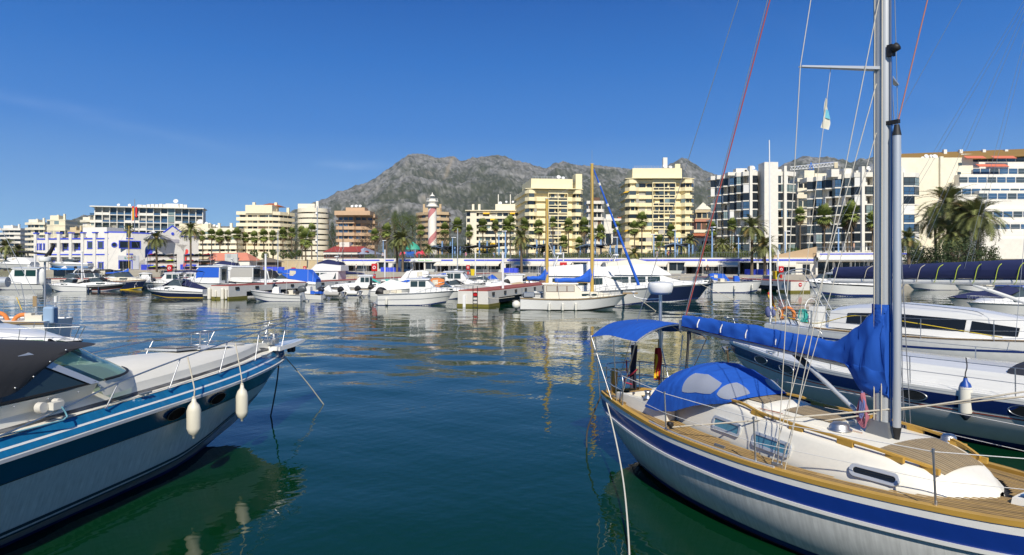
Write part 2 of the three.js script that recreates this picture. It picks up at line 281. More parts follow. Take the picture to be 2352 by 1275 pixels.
{ // cream tower left of the round one
  const D = 255, w = span(543, 640, D), n = 8, fh = hgt(492, D) / n;
  const b = block({ label: 'cream apartment tower with long balconies left of the round tower', cx: pxX(592, D), D, plan: [[-w / 2, 0], [w / 2 - 2.6, 0], [w / 2, -1.2], [w / 2 + 3.4, -9], [w / 2 - 1, -16], [-w / 2, -16]], see: [0, 1, 2], n, fh, wall: creamPaint, panes: 'dark', bay: 2.5, seed: 3, blank: .04, out: .12, rot: .06 });
  for (let i = 1; i < 4; i++) { const q = part(b, 'fin', box(.25, b.H, 1.5), creamPaint); q.position.set(-w / 2 + w * i / 4, b.H / 2, -.82); }
  const ph = roofBox(b, w * .62, 3.1, 9, .5, -4, creamPaint); const pr = part(b, 'roof', new THREE.CylinderGeometry(1.2, 6.2, 1.3, 4).rotateY(.78).scale(1, 1, .8), tileR); pr.position.set(3, b.H + 4.05, -8);
  for (const [x, h] of [[-3.2, 4.6], [5, 4.6], [9.6, 2.6]]) roofBox(b, 1, h, 1, x, -6, creamPaint, 'chimney');
  for (let k = 0; k < 3; k++) { const q = part(b, 'window', box(2.4, 1.5, .1), glassB); q.position.set(-4 + k * 2.9, b.H + 1.9, -3.96); }
}
{ // low wide terraces in front of the white hotel
  const D = 248, n = 5, fh = hgt(530, D) / n;
  const w = span(385, 545, D), b = block({ label: 'long low cream apartment terrace beside the blue trimmed port building', cx: pxX(465, D), D, plan: [[-w / 2, -5], [-w / 4, -5], [-w / 4, -2.5], [w * .2, -2.5], [w * .2, 0], [w / 2, 0], [w / 2, -18], [-w / 2, -18]], see: [0, 2, 4], n, fh, wall: paleCream, panes: 'mixed', bay: 2.7, seed: 4, out: .3, blank: .05 });
  roofBox(b, w * .42, 2.4, 8, -w * .2, -8, creamPaint); roofBox(b, 3, 1.6, 4, -2, -7, creamPaint);
  for (const x of [-9, -5.5, 0, 3.5, 8]) roofBox(b, .8, 2.8, .8, x, -6, paleCream, 'chimney'); dishes(b, [[-3.4, b.H + 2.4, -5.6, 1.6], [-1, b.H + 2.2, -5.4, 1], [1.8, b.H + 1.6, -5.6, .8], [2.9, b.H + 1.4, -5.6, .7]]);
  const base = part(b, 'terrace_wall', uvMetres(bx(span(385, 660, D), 1.5, 5, span(385, 660, D) / 2 - w / 2, 1.6, 2), 6), creamPaint);
}
{ // round tower
  const D = 262, R = span(685, 755, D) / 2, n = 9, fh = hgt(488, D) / n;
  const b = thing('round_tower', 'round cream apartment tower with ringed balconies', 'building', pxX(720, D), G0, D, 0, 'apartment buildings behind the harbour'); b.H = n * fh;
  part(b, 'wall', new THREE.CylinderGeometry(R - 1.3, R - 1.3, b.H, 36).translate(0, b.H / 2, 0), paleCream);
  const ring = new THREE.CylinderGeometry(R, R, 1.5, 40).translate(0, .55, 0);
  for (let i = 0; i <= n; i++) part(b, i === n ? 'parapet' : 'balcony', ring, paleCream).position.y = i * fh;
  const r = rng(8);
  for (let i = 0; i < n; i++) for (let k = 0; k < 9; k++) { const a = -1.3 + k * .33; if (r() < .12) continue; const q = part(b, 'window', box(1.5, 1.35, .12), r() < .7 ? glassD : r() < .5 ? brownDoor : curtain); q.position.set(Math.sin(a) * (R - 1.26), i * fh + 1.3 + .55, Math.cos(a) * (R - 1.26)); q.rotation.y = a; }
  roofBox(b, R * 1.1, 3, 5, -R * .45, -2, paleCream); roofRail(b, R * 1.3, 2, 2, b.H + 1.2); roofRail(b, R * 1.3, 2, -3, b.H + 1.2); roofBox(b, .9, 4.2, .9, 1, -2, whitePaint, 'chimney');
  dishes(b, [[2.8, b.H - fh + .8, R - .4, .8], [2.6, fh * 5 + .9, R - .2, .7], [2.7, fh * 3 + .9, R - .2, .7], [2.7, fh * 1 + .9, R - .2, .7]]);
}
{ // pink brown tower
  const D = 258, w = span(770, 858, D), n = 7, fh = hgt(497, D) / n;
  const b = block({ label: 'salmon brown apartment tower right of the round tower', cx: pxX(813, D), D, plan: [[-w / 2, -1.2], [-w / 2 + .6, 0], [0, 0], [.6, -.9], [w * .18, -.9], [w / 2, -3.6], [w / 2 - 1, -14], [-w / 2, -14]], see: [1, 3, 4], n, fh, wall: pinkPaint, panes: 'blue', bay: 2.3, seed: 9, out: .1, blank: .06, bandH: 1.0 });
  roofBox(b, w * .5, 3.2, 6, 0, -5, pinkPaint); roofBox(b, w * .92, 1.6, 9, 0, -1.6, pinkPaint, 'cornice'); dishes(b, [[-1.4, b.H + 3.4, -3, .9], [.2, b.H + 3.4, -3, 1], [1.7, b.H + 3.4, -3, 1]]);
}
{ // brown block behind the lighthouse
  const D = 330, w = span(950, 1030, D), n = 5, fh = hgt(492, D) / 8;
  const b = block({ label: 'tan apartment block with staggered balconies behind the striped lighthouse', cx: pxX(990, D), D, plan: [[-w / 2, -8], [-w * .36, -5], [-w * .2, -2], [-w * .05, 0], [w * .26, 0], [w / 2, -2], [w / 2, -14], [-w / 2, -14]], see: [0, 1, 2, 3, 4], n: 8, fh, wall: tanPaint, panes: 'dark', bay: 3.4, seed: 10, out: .1, blank: .25, bandH: 1.2 });
  roofBox(b, w * .5, 3, 7, 0, -6, tanPaint); for (const x of [-4, -1.5, 4]) roofBox(b, 1, 5, 1, x, -5, tanPaint, 'chimney');
}
{ // long cream slab left of the yellow tower
  const D = 268, w = span(1072, 1215, D), n = 8, fh = hgt(487, D) / n;
  const b = block({ label: 'long cream apartment slab with yellow awnings left of the yellow block', cx: pxX(1143, D), D, plan: [[-w * .34, 0], [w / 2, 0], [w / 2, -13], [-w * .34, -13]], see: [0], n, fh, wall: paleCream, panes: 'mixed', bay: 2.45, bandH: .75, seed: 12, out: .12, blank: .03, awn: .16 });
  roofBox(b, w * .1, b.H + .6, 12, -w * .39, -6.3, paleCream, 'stair_wall', 0); part(b, 'wall', uvMetres(bx(w * .07, b.H, 10, -w * .472, b.H / 2, -6.6), 6), paleCream);
  for (let i = 0; i < n; i++) { const q = part(b, 'window', box(1.2, 1.4, .1), glassD); q.position.set(-w * .472, i * fh + 1.6, -1.56); }
  part(b, 'roof', slab([[-w * .52, .6], [w * .52, .6], [w * .52, -13.4], [-w * .52, -13.4]], b.H + .4, b.H + .75), creamPaint);
  for (const x of [-w * .4, -w * .3, -.5, w * .43]) roofBox(b, .9, 3, .9, x, -3, paleCream, 'chimney'); roofBox(b, 9, 3, 6, 4, -5, paleCream); dishes(b, [[1, b.H + 2.8, -2.5, 1.2], [3.4, b.H + 3.6, -2.5, .8], [6, b.H + 3.6, -2.5, .8]]);
  for (const x of [.2, 5, 8, 8.9]) part(b, 'antenna', bx(.35, 5.4, .3, x, b.H + 4.6, -4), whitePaint);
}
function yellow(label, l, rr, D, n, topPy, seed, rot, deep) {
  const w = span(l, rr, D), fh = hgt(topPy, D) / n, c = w * .20;
  const b = block({ label, cx: pxX((l + rr) / 2, D), D, rot, plan: [[-w / 2, -2.2], [-w / 2 + 1.2, -.2], [-w / 2 + c * .75, -.2], [-w / 2 + c, -1.2], [-c * .55, -1.2], [-c * .55, -.55], [c * 1.1, -.55], [c * 1.1, -1.2], [w / 2 - c, -1.2], [w / 2 - c * .75, .25], [w / 2 - 1.2, .25], [w / 2, -2], [w / 2, -deep], [-w / 2, -deep]], see: deep > 20 ? [0, 1, 2, 4, 5, 6, 8, 9, 10, 11] : [0, 1, 2, 3, 5, 8, 9, 10], n, fh, wall: yellowPaint, panes: 'mixed', bay: 2.2, bandH: 1.1, inset: .9, seed, out: .5, blank: .12, awn: .02 });
  for (const x of [-c * .55, c * .28, c * 1.1]) { const q = part(b, 'fin', box(.22, b.H, .5), yellowPaint); q.position.set(x, b.H / 2, -.6); }
  const r = rng(seed), vent = box(1.7, .55, .1);
  for (let i = 0; i < n; i++) for (let k = 0; k < 4; k++) { const q = part(b, 'vent_opening', vent, r() < .7 ? glassD : loggia); q.position.set(-c * .55 + c * .24 + k * c * .39, i * fh + .55, -.53); }
  for (let i = 0; i < n; i++) { const q = part(b, 'vent_opening', box(1.1, .5, .1), r() < .6 ? glassD : loggia); q.position.set(w / 2 - .55, i * fh + .5, -.78); q.rotation.y = 1.08; }
  roofBox(b, w * .72, 4.2, deep * .7, -w * .03, -2.4 - deep * .35, yellowPaint, 'penthouse', b.H + 1.1); roofRail(b, w * .6, -w * .05, -4, b.H + 5.2);
  dishes(b, [[w * .1, b.H + 5.2, -4, 1.3], [w * .18, b.H + 5.2, -4, 1]]);
  const eave = part(b, 'cornice', slab([[-w / 2, -1.2], [-w / 3, .9], [w / 3, .9], [w / 2, -1.2], [w / 2, -6], [-w / 2, -6]], b.H + 1.352, b.H + 1.6), yellowPaint);
  return b;
}
{
  const a = yellow('yellow apartment block with angled balconies behind the yellow masts', 1207, 1343, 245, 9, 443, 21, .14, 30);
  roofBox(a, 2.4, 6.3, 5, 9.6, -6, yellowPaint, 'lift_tower', a.H + 1.1);
  const b = yellow('taller yellow apartment block standing right of the yellow masts', 1438, 1597, 240, 10, 419, 22, 0, 17);
  roofBox(b, 1.5, 8.3, 1.5, 2.6, -5, whitePaint, 'chimney', b.H + 1.1); roofBox(b, 1.8, 6, 1.8, 7, -5, yellowPaint, 'chimney', b.H + 1.1);
}
{ // white ones between the yellow blocks
  let D = 285, w = span(1345, 1386, D), n = 7, fh = hgt(467, D) / n, b = block({ label: 'white apartment block with rounded balconies peeking out behind the yellow block', cx: pxX(1368, D), D, plan: [[-w / 2, 0], [w / 2 - .8, 0], [w / 2, -.8], [w / 2, -10], [-w / 2, -10]], see: [0], n, fh, wall: whitePaint, panes: 'dark', bay: 2.6, seed: 30, out: 0, blank: .05 });
  roofBox(b, 3.4, 2.2, 4, .2, -3, brownDoor);
  D = 300;
  const low = [[1386, 1436, 300, 506, 4, 'white town house row between the two yellow blocks', whitePaint], [1388, 1440, 262, 535, 2, 'low white office with brown windows below the town houses', whitePaint], [1360, 1450, 236, 568, 1, 'flat beige terrace building between the yellow blocks', sandPaint]];
  low.forEach(([l, r, d, py, nn, lab, m], i) => { const w = span(l, r, d), c = block({ label: lab, name: 'town_house', cx: pxX((l + r) / 2, d), D: d, plan: rect(w, 9), see: [0], n: nn, fh: hgt(py, d) / nn, wall: m, panes: 'dark', bay: 3, seed: 31 + i, out: 0, blank: .3, bandH: .8, inset: .25 }); if (!i) { roofBox(c, 3, 2.4, 4, -2, -3, whitePaint); roofBox(c, 2.2, 1.4, 3, 3, -3, tileR); } });
  const hs = [[1597, 1655, 300, 487, 6, 'beige apartment block with tent roof behind the black framed flats', sandPaint], [1596, 1640, 275, 508, 3, 'pink and white house right of the taller yellow block', std([.5, .24, .17], .85, { map: weather })], [1594, 1642, 258, 533, 2, 'cream house with balconies right of the taller yellow block', paleCream], [1592, 1648, 240, 552, 1, 'low white house with terracotta roof beside the black framed flats', whitePaint]];
  hs.forEach(([l, r, d, py, nn, lab, m], i) => {
    const w = span(l, r, d), c = block({ label: lab, name: 'town_house', cx: pxX((l + r) / 2, d), D: d, plan: rect(w, 8), see: [0], n: nn, fh: hgt(py, d) / nn, wall: m, panes: 'dark', bay: 2.8, seed: 40 + i, out: 0, blank: .2, bandH: .9, inset: i === 3 ? .2 : .7 });
    if (i === 0) part(c, 'roof', new THREE.ConeGeometry(4.4, 3.4, 4).rotateY(.785).translate(-1, c.H + 2.9, -4), paleCream); if (i === 3) part(c, 'roof', loft([[[-w / 2 - .4, c.H + .92, .5], [w / 2 + .4, c.H + .92, .5], [w / 2 + .4, c.H + .92, -8.5], [-w / 2 - .4, c.H + .92, -8.5]], [[-w / 2 + 1, c.H + 2.6, -4], [w / 2 - 1, c.H + 2.6, -4], [w / 2 - 1, c.H + 2.6, -4.2], [-w / 2 + 1, c.H + 2.6, -4.2]]]), tileR);
  });
}
function blackWhite(label, l, m1, m2, rr, D, n, topPy, seed, slabs) {   // stepped glazed left wing, white stair wall, glazed right bay
  const cx = pxX((l + rr) / 2, D), X = px => pxX(px, D) - cx, fh = hgt(topPy, D) / n, plan = [];
  const steps = 5, x0 = X(l), x1 = X(m1);
  for (let i = 0; i < steps; i++) { const a = mix(x0, x1, i / (steps + 3.2)), b = mix(x0, x1, (i + 1) / (steps + 3.2)), z = -(steps - i) * 2.2; plan.push([a, z], [b, z + .4]); }
  const xs = mix(x0, x1, steps / (steps + 3.2)); plan.push([xs, -.2], [mix(xs, x1, .5), .9], [x1, .5], [x1, -1.8], [X(m2), -1.8], [X(m2), .2], [mix(X(m2), X(rr), .6), .2], [X(rr), -1.2], [X(rr) - .5, -14], [x0, -16]);
  const k = steps * 2, b = block({ label, name: 'glazed_apartment_building', cx, D, plan, see: [0, 2, 4, 6, 8, 1, 3, 5, 7, 9, 10, 11, 13, 15, 16], n, fh, wall: whitePaint, panes: 'glazed', bay: 2.5, slabH: .3, inset: 1.5, seed, out: .72, blank: .06, frames: frameK });
  if (slabs) {
    const w1 = X(slabs[0]), w2 = X(slabs[1]); const t = part(b, 'stair_wall', uvMetres(bx(w2 - w1, b.H + 3.4, 5, (w1 + w2) / 2, (b.H + 3.4) / 2, 1), 5), whitePaint);
    for (const s of [-1, 1]) { const q = part(b, 'pier', box(.8, b.H + 2.6, 2), whitePaint); q.position.set((w1 + w2) / 2 + s * ((w2 - w1) / 2 + 3.1), (b.H + 2.6) / 2, .2); }
  }
  const r = rng(seed + 1); for (let i = 0; i < 6; i++) roofBox(b, 2 + r() * 3, 1 + r() * 1.4, 3, mix(x0 + 3, X(rr) - 3, (i + .5) / 6), -5, whitePaint, 'roof_hut'); dishes(b, [[X(m1) - 1, b.H + 1.4, -1, 1.2]]);
  return b;
}
blackWhite('white and black glazed apartment building with blank white stair wall', 1657, 1739, 1777, 1832, 205, 10, 402, 51, [1746, 1777]);
blackWhite('black framed glazed apartment building partly hidden by the tall mast', 1893, 2008, 2075, 2118, 188, 9, 405, 52, [2004, 2040]);
{ // cream block in the gap
  const D = 232, w = span(1832, 1895, D), n = 8, fh = hgt(415, D) / n, b = block({ label: 'cream apartment building between the two black framed blocks', cx: pxX(1866, D), D, plan: [[-w / 2, -1], [-w * .1, -1], [-w * .1, 1.5], [w * .25, 1.5], [w * .25, -.5], [w / 2, -.5], [w / 2, -12], [-w / 2, -12]], see: [0, 2], n, fh, wall: paleCream, panes: 'light', bay: 2.4, seed: 55, out: 0, blank: .35, bandH: 1, inset: .35 });
  roofBox(b, 3.4, 3.2, 4, -1, -2, paleCream); const b2 = roofBox(b, 7, 2.4, 5, 5, -4, paleCream);
  const c = block({ label: 'low cream house with round balcony left of the cream gap building', name: 'town_house', cx: pxX(1845, 218), D: 218, plan: rect(span(1832, 1860, 218), 5), see: [0], n: 5, fh: hgt(454, 218) / 5, wall: paleCream, panes: 'light', bay: 2.4, seed: 56, out: 0, blank: .3, inset: .3 });
}
{ // big cream wall with thatched roof, and stepped white terraces on the right
  const D = 196, b = thing('hotel_building', 'large cream hotel with brown roof and stepped white terraces', 'building', 0, 1.4, D, 0, 'apartment buildings behind the harbour');
  const X = px => pxX(px, D), Y = py => pyY(py, D) - 1.4;
  part(b, 'wall', uvMetres(bx(X(2235) - X(2060), Y(362), 14, (X(2235) + X(2060)) / 2, Y(362) / 2, -7), 8), paleCream);
  part(b, 'wall', uvMetres(bx(.9, Y(360), .9, X(2160), Y(360) / 2, .3), 8), paleCream);
  const rf = part(b, 'roof', loft([[[X(2070), Y(378), -.2], [X(2440), Y(352), -.2], [X(2440), Y(352), -16], [X(2070), Y(378), -16]], [[X(2090), Y(347), -5], [X(2440), Y(333), -5], [X(2440), Y(333), -9], [X(2090), Y(347), -9]]]), std([.24, .15, .05], 1, { map: weather }));
  for (const px of [2083, 2190, 2227, 2281, 2333]) part(rf, 'chimney', uvMetres(bx(.9, 1.6, .9, X(px), Y(345), -4), 3), whitePaint);
  dishes(b, [[X(2122), Y(368), -.5, .9], [X(2130), Y(365), -.5, 1.1], [X(2150), Y(366), -.5, 1.2], [X(2144), Y(364), -1, 1]]);
  for (const [px, py] of [[2205, 377], [2203, 398]]) part(b, 'window', bx(1, .8, .1, X(px), Y(py), .04), glassM);
  const lev = [[2208, 372, 393, -1], [2212, 400, 412, 1], [2205, 420, 432, 4], [2190, 447, 462, 6.5], [2250, 458, 500, 9], [2262, 500, 530, 12], [2255, 530, 580, 15], [2255, 548, 600, 16.5]];
  lev.forEach(([px, t, bo, z], i) => {
    const x = pxX(px, D), w = X(2460) - x; const Dz = D - z, yt = pyY(t, Dz) - 1.4, yb = pyY(bo, Dz) - 1.4;
    const xl = pxX(px, Dz);
    part(b, 'terrace', uvMetres(bx(w, yt - yb + (i > 4 ? 3 : 0), 8 + z, xl + w / 2, (yt + yb) / 2 - (i > 4 ? 1.5 : 0), z - (8 + z) / 2), 7), whitePaint);
    const nb = 8; for (let k = 0; k < nb; k++) { const q = part(b, 'window', bx(2.3, 1.5, .12, 0, 0, 0), k % 3 ? glassB : glassM); q.position.set(xl + 2 + k * 2.7, yt + 1.05, z - 1.6); part(q, 'frame', bx(.12, 1.5, .14, 1.3), frameW); }
    const wallB = part(b, 'wall', uvMetres(bx(w - 1, 2.6, 3, xl + w / 2 + .6, yt + 1.3, z - 3.2), 7), whitePaint);
    const rl = part(b, 'railing', bx(w, .06, .06, xl + w / 2, yt + .9, z - .3), railM);
  });
  for (const [a, c, py, z] of [[2210, 2255, 361, 1.2], [2270, 2322, 361, 1.6], [2232, 2300, 380, 2.4]]) part(b, 'awning', bx(X(c) - X(a), .12, 1.8, (X(a) + X(c)) / 2, pyY(py, D - z) - 1.4, z, 0, 0, .5), awnR);
}
{ // white balcony hotel, long side seen at an angle
  const D = 330, n = 7, xl = pxX(222, D), w = span(222, 452, 345) * .97, fh = hgt(478, 345) / n;
  const b = thing('hotel_building', 'long white balcony hotel with blue glass above the port building', 'building', pxX(344, 345), G0, 345, .0, 'apartment buildings behind the harbour'); b.H = n * fh;
  b.rotation.y = .3;
  part(b, 'wall', uvMetres(bx(w, b.H, 10, 0, b.H / 2, -6.6), 9), whitePaint);
  part(b, 'roof', bx(w + 2.5, .5, 14, -.5, b.H + .25, -5), whitePaint);
  const nb = 15, bw = w / nb, sl = box(w, .35, 1.6), fin = box(.35, b.H, 1.7), pane = box(+(bw * .86).toFixed(2), +(fh * .8).toFixed(2), .1), bal = box(+(bw * .86).toFixed(2), .95, .06), r = rng(60);
  for (let i = 0; i < n; i++) part(b, 'floor_slab', sl, whitePaint).position.set(0, i * fh + .1, -.8);
  for (let k = 0; k <= nb; k++) part(b, 'fin', fin, whitePaint).position.set(-w / 2 + k * bw, b.H / 2, -.82);
  for (let i = 0; i < n; i++) for (let k = 0; k < nb; k++) { const x = -w / 2 + (k + .5) * bw, y = i * fh; if (k === 10) { const q = part(b, 'window', pane, glassG); q.position.set(x, y + fh / 2 + .2, -.3); continue; } const q = part(b, 'window', pane, r() < .6 ? glassM : r() < .5 ? glassB : curtain); q.position.set(x, y + fh / 2 + .15, -1.54); const g = part(b, 'balustrade', bal, r() < .75 ? glassB : whitePaint); g.position.set(x, y + .75, -.12); }
  for (let i = 1; i < n; i++) part(b, 'side_balcony', bx(2.4, 1, 3, -w / 2 - 1.3, i * fh + .4, -3), i % 2 ? whitePaint : glassB);
  roofBox(b, 6, 2.4, 5, w * .2, -5, whitePaint); for (let k = 0; k < 12; k++) roofBox(b, 1.6, 1.1 + r(), 1.6, -w * .1 + k * 1.9, -3, whitePaint, 'roof_hut', b.H + .5); dishes(b, [[w * .23, b.H + 2.6, -4, 2], [-w * .3, b.H + .6, -3, 1.2], [-w * .2, b.H + .6, -3, 1.2], [-w * .12, b.H + .6, -3, 1]]);
}
[[-10, 44, 420, 528, 7, 'distant white balcony block at the far left edge', whitePaint, 'blue', .35], [48, 100, 380, 515, 7, 'distant cream balcony block left of the plain cream slab', paleCream, 'mixed', .1], [98, 147, 370, 506, 8, 'distant plain cream slab block with narrow windows', creamPaint, 'light', .0], [146, 182, 350, 534, 4, 'small beige house block behind the port building roof', sandPaint, 'dark', 0], [176, 216, 400, 509, 7, 'distant stepped cream block left of the white hotel', paleCream, 'light', 0]].forEach(([l, r, D, py, n, lab, m, ps, out], i) => {
  const w = span(l, r, D), b = block({ label: lab, cx: pxX((l + r) / 2, D), D, plan: [[-w / 2, -3], [0, 0], [w / 2, -1], [w / 2, -12], [-w / 2, -12]], see: [0, 1], n, fh: hgt(py, D) / n, wall: m, panes: ps, bay: 3, seed: 70 + i, out, blank: i === 2 ? .6 : .1, bandH: i === 2 ? .5 : 1.1, inset: i === 2 ? .15 : 1.2 });
  roofBox(b, w * .4, 2.5, 5, -w * .1, -5, m); for (let k = 0; k < 3; k++) roofBox(b, .9, 2.4 + k * .5, .9, w * (-.3 + k * .3), -4, m, 'chimney');
});
{ // lighthouse
  const D = 275, b = thing('lighthouse', 'white round lighthouse with a red spiral stripe', 'lighthouse', pxX(993, D), G0, D), s = D / FP;
  const y = py => pyY(py, D) - G0, R = 9.8 * s;
  const stripe = dataTex(256, (u, v) => { const t = ((v * 1.9 - u * 1.0 + 10.36) % 1 + 1) % 1; const on = t < .27; const k = .97 + .06 * wrapN(u, v, 9, 3, 4); return on ? [.78 * k, .52 * k, .52 * k] : [.93 * k, .91 * k, .87 * k]; });
  part(b, 'tower', new THREE.CylinderGeometry(R * .97, R * 1.04, y(478), 40, 1, true).translate(0, y(478) / 2, 0), std([1, 1, 1], .85, { map: stripe }));
  part(b, 'gallery', lathe([[R * .95, y(478)], [R * 1.38, y(476)], [R * 1.4, y(473)], [R * 1.05, y(472)], [R * 1.02, y(466)], [R * 1.38, y(464)], [R * 1.4, y(462)], [R * .75, y(461)], [R * .72, y(457)], [0, y(457)]], 32), whitePaint);
  part(b, 'lantern', new THREE.CylinderGeometry(R * .5, R * .5, y(451) - y(457), 16).translate(0, (y(451) + y(457)) / 2, 0), glassM);
  part(b, 'dome', lathe([[R * .66, y(451)], [R * .6, y(450)], [R * .3, y(447.5)], [R * .12, y(446)], [R * .1, y(443)], [0, y(442)]], 20), whitePaint);
  const l = []; for (let i = 0; i < 12; i++) { const a = i / 12 * 6.283; l.push(bx(.06, 1, .06, Math.cos(a) * R * 1.3, y(462) + .5, Math.sin(a) * R * 1.3)); } l.push(new THREE.TorusGeometry(R * 1.3, .05, 4, 32).rotateX(Math.PI / 2).translate(0, y(462) + 1, 0)); part(b, 'railing', merge(l), frameW);
}
{ // tower crane
  const D = 420, b = thing('tower_crane', 'blue and white tower crane behind the black framed flats', 'crane', pxX(1863, D), G0, D), s = D / FP, top = pyY(377, D) - G0, jy = pyY(386, D) - G0;
  const blue = std([.02, .16, .55], .5), wh = std([.7, .7, .7], .6), l = [], j = [];
  const W = 2.1; for (const a of [-1, 1]) for (const c of [-1, 1]) l.push(rod([a * W / 2, 0, c * W / 2], [a * W / 2, jy, c * W / 2], .22)); for (let y = 40; y < jy - 2; y += 2) for (const c of [-1, 1]) l.push(rod([-W / 2, y, c * W / 2], [W / 2, y + 2, c * W / 2], .14), rod([W / 2, y, c * W / 2], [-W / 2, y + 2, c * W / 2], .14));
  part(b, 'mast', merge(l), blue); part(b, 'apex', merge([rod([-.9, jy, 0], [0, top + 1, 0], .3), rod([.9, jy, 0], [0, top + 1, 0], .3)]), blue);
  const x0 = pxX(1815, D) - b.position.x, x1 = pxX(1925, D) - b.position.x; const jp = x => jy + (x - 0) * .10;
  for (const dy of [0, 2]) j.push(rod([x0, jp(x0) + dy, 0], [x1, jp(x1) + dy, 0], .2)); for (let x = x0; x < x1 - 1; x += 2) j.push(rod([x, jp(x), 0], [x + 1, jp(x) + 2, 0], .13), rod([x + 1, jp(x) + 2, 0], [x + 2, jp(x), 0], .13));
  part(b, 'jib', merge(j), wh); part(b, 'counterweight', bx(2.2, 3.4, 1.4, x1 - 1.5, jp(x1), 0), std([.6, .52, .36], .9)); part(b, 'tie_bar', merge([rod([0, top, 0], [x0 + 4, jp(x0) + 2, 0], .1), rod([0, top, 0], [x1 - 3, jp(x1) + 2, 0], .1)]), blue);
}
// ---------------------------------------------------------------- far quay: restaurants, promenade, port building, pontoons
const along = s => [.902 * s, -.431 * s], QR = Math.asin(-.431), OFF = 150;   // along the quay; angle of its frontage
const qx = (s, off = 0) => .902 * s - .431 * off, qD = (s, off = 0) => OFF - .431 * s - .902 * off;   // off = towards the water
const sOf = px => { const k = (px - CX) / FP; return OFF * k / (.902 + .431 * k); };                 // place along the frontage seen at that column
const bluePaint = std([.05, .085, .62], .6), skyBlue = std([.22, .38, .66], .6), postBlue = std([.20, .34, .56], .5), greySteel = std([.35, .37, .4], .4, { metalness: .5 }), awnC = std([.70, .66, .56], .9), darkRoof = std([.05, .055, .07], .7), redPaint = std([.5, .012, .012], .45), yellowBin = std([.75, .55, .02], .5), greenPaint = std([.05, .33, .22], .6), darkRedS = std([.35, .05, .05], .7);
{
  const b = thing('restaurant_row', 'long white restaurant row with blue stripe under the promenade railing', 'restaurant', 0, 1.4, OFF, QR);
  const s0 = sOf(742), s1 = sOf(1875), w = s1 - s0, c = (s0 + s1) / 2, r = rng(90);
  part(b, 'roof', uvMetres(bx(w, .9, 8, c, 2.65, -4), 6), whitePaint);
  const stripe = (a, z) => { const q = part(b, 'stripe', box(+(z - a).toFixed(2), .3, .08), bluePaint); q.position.set((a + z) / 2, 2.66, .02); };
  for (const [a, z] of [[s0 + 6, sOf(872)], [sOf(884), sOf(905)], [sOf(918), sOf(948)], [sOf(998), sOf(1040)], [sOf(1066), sOf(1158)], [sOf(1165), sOf(1400)], [sOf(1402), sOf(1620)], [sOf(1624), s1 - .4]]) stripe(a, z);
  part(b, 'wall', uvMetres(bx(w, 2.3, .4, c, 1.1, -5.2), 6), std([.35, .33, .3], .9, { map: weather }));
  part(b, 'wall', uvMetres(bx(w, 3.0, .4, c, 1.5, -7.7), 6), whitePaint);
  const n = 34, bw = w / n;
  for (let k = 0; k < n; k++) {
    const x = s0 + (k + .5) * bw, p = part(b, 'pillar', box(.3, 2.3, .3), whitePaint); p.position.set(x - bw / 2, 1.12, -.3);
    if (k % 9 === 6) { const a = part(b, 'wall', box(+(bw - .3).toFixed(2), 2.2, .2), whitePaint); a.position.set(x, 1.1, -.3); const d = part(b, 'door', lathe([[0, 0], [.9, 0]], 3), glassD); d.geometry = box(1.2, 1.9, .1); d.position.set(x, .95, -.17); continue; }
    const open = r(); 
    if (open < .75) { const g = part(b, 'window', box(+(bw - .34).toFixed(2), 1.45, .08), open < .45 ? glassD : glassM); g.position.set(x, 1.35, -.5); const f = part(g, 'frame', bx(.07, 1.45, .12), frameW); const pl = part(b, 'plinth', box(+(bw - .34).toFixed(2), .6, .14), std([.45, .48, .46], .6)); pl.position.set(x, .3, -.5); }
    else { const g = part(b, 'window', box(+(bw - .4).toFixed(2), 2.1, .08), glassD); g.position.set(x, 1.1, -3.4); }
    if (r() < .8) { const a = part(b, 'awning', bx(bw - .1, .07, 1.5, 0, 0, 0, 0, 0, .42), awnC); a.position.set(x, 2.0, .45); const v = part(a, 'valance', bx(bw - .1, .3, .05, 0, -.45, .7), awnC); }
  }
  const sg = part(b, 'sign', box(8.4, .75, .12), frameW); sg.position.set((sOf(953) + sOf(1004)) / 2, 2.72, .06);
  const cv = document.createElement('canvas'); cv.width = 512; cv.height = 64; const cc = cv.getContext('2d'); cc.fillStyle = '#f4f6f2'; cc.fillRect(0, 0, 512, 64); cc.fillStyle = '#62b83f'; for (const [x, w] of [[70, 150], [250, 170]]) { cc.fillRect(x, 16, 16, 32); for (let i = 20; i < w; i += 15) cc.fillRect(x + i, 26 + (i % 2) * 3, 11, 20); } cc.fillStyle = '#b9d8a8'; cc.fillRect(200, 54, 120, 5); const ct = new THREE.CanvasTexture(cv); ct.colorSpace = THREE.SRGBColorSpace;
  part(sg, 'lettering', new THREE.PlaneGeometry(6, .7).translate(0, 0, .065), std([1, 1, 1], .6, { map: ct }));
}
{ // railing along the promenade edge, in bays
  const bay = merge([...Array(9)].map((_, i) => bx(.045, 1.05, .045, -1.8 + i * .45, .55)).concat([bx(4, .06, .06, 0, 1.08), bx(4, .05, .05, 0, .12), bx(.1, 1.2, .1, -2, .6)]));
  const b = thing('promenade_railing', 'grey metal railing along the promenade above the restaurants', 'railing', 0, 4.5, OFF, QR), m = std([.12, .13, .14], .5);
  for (let s = sOf(745); s < sOf(1868); s += 4) part(b, 'rail_panel', bay, m).position.set(s + 2, 0, -.7);
}
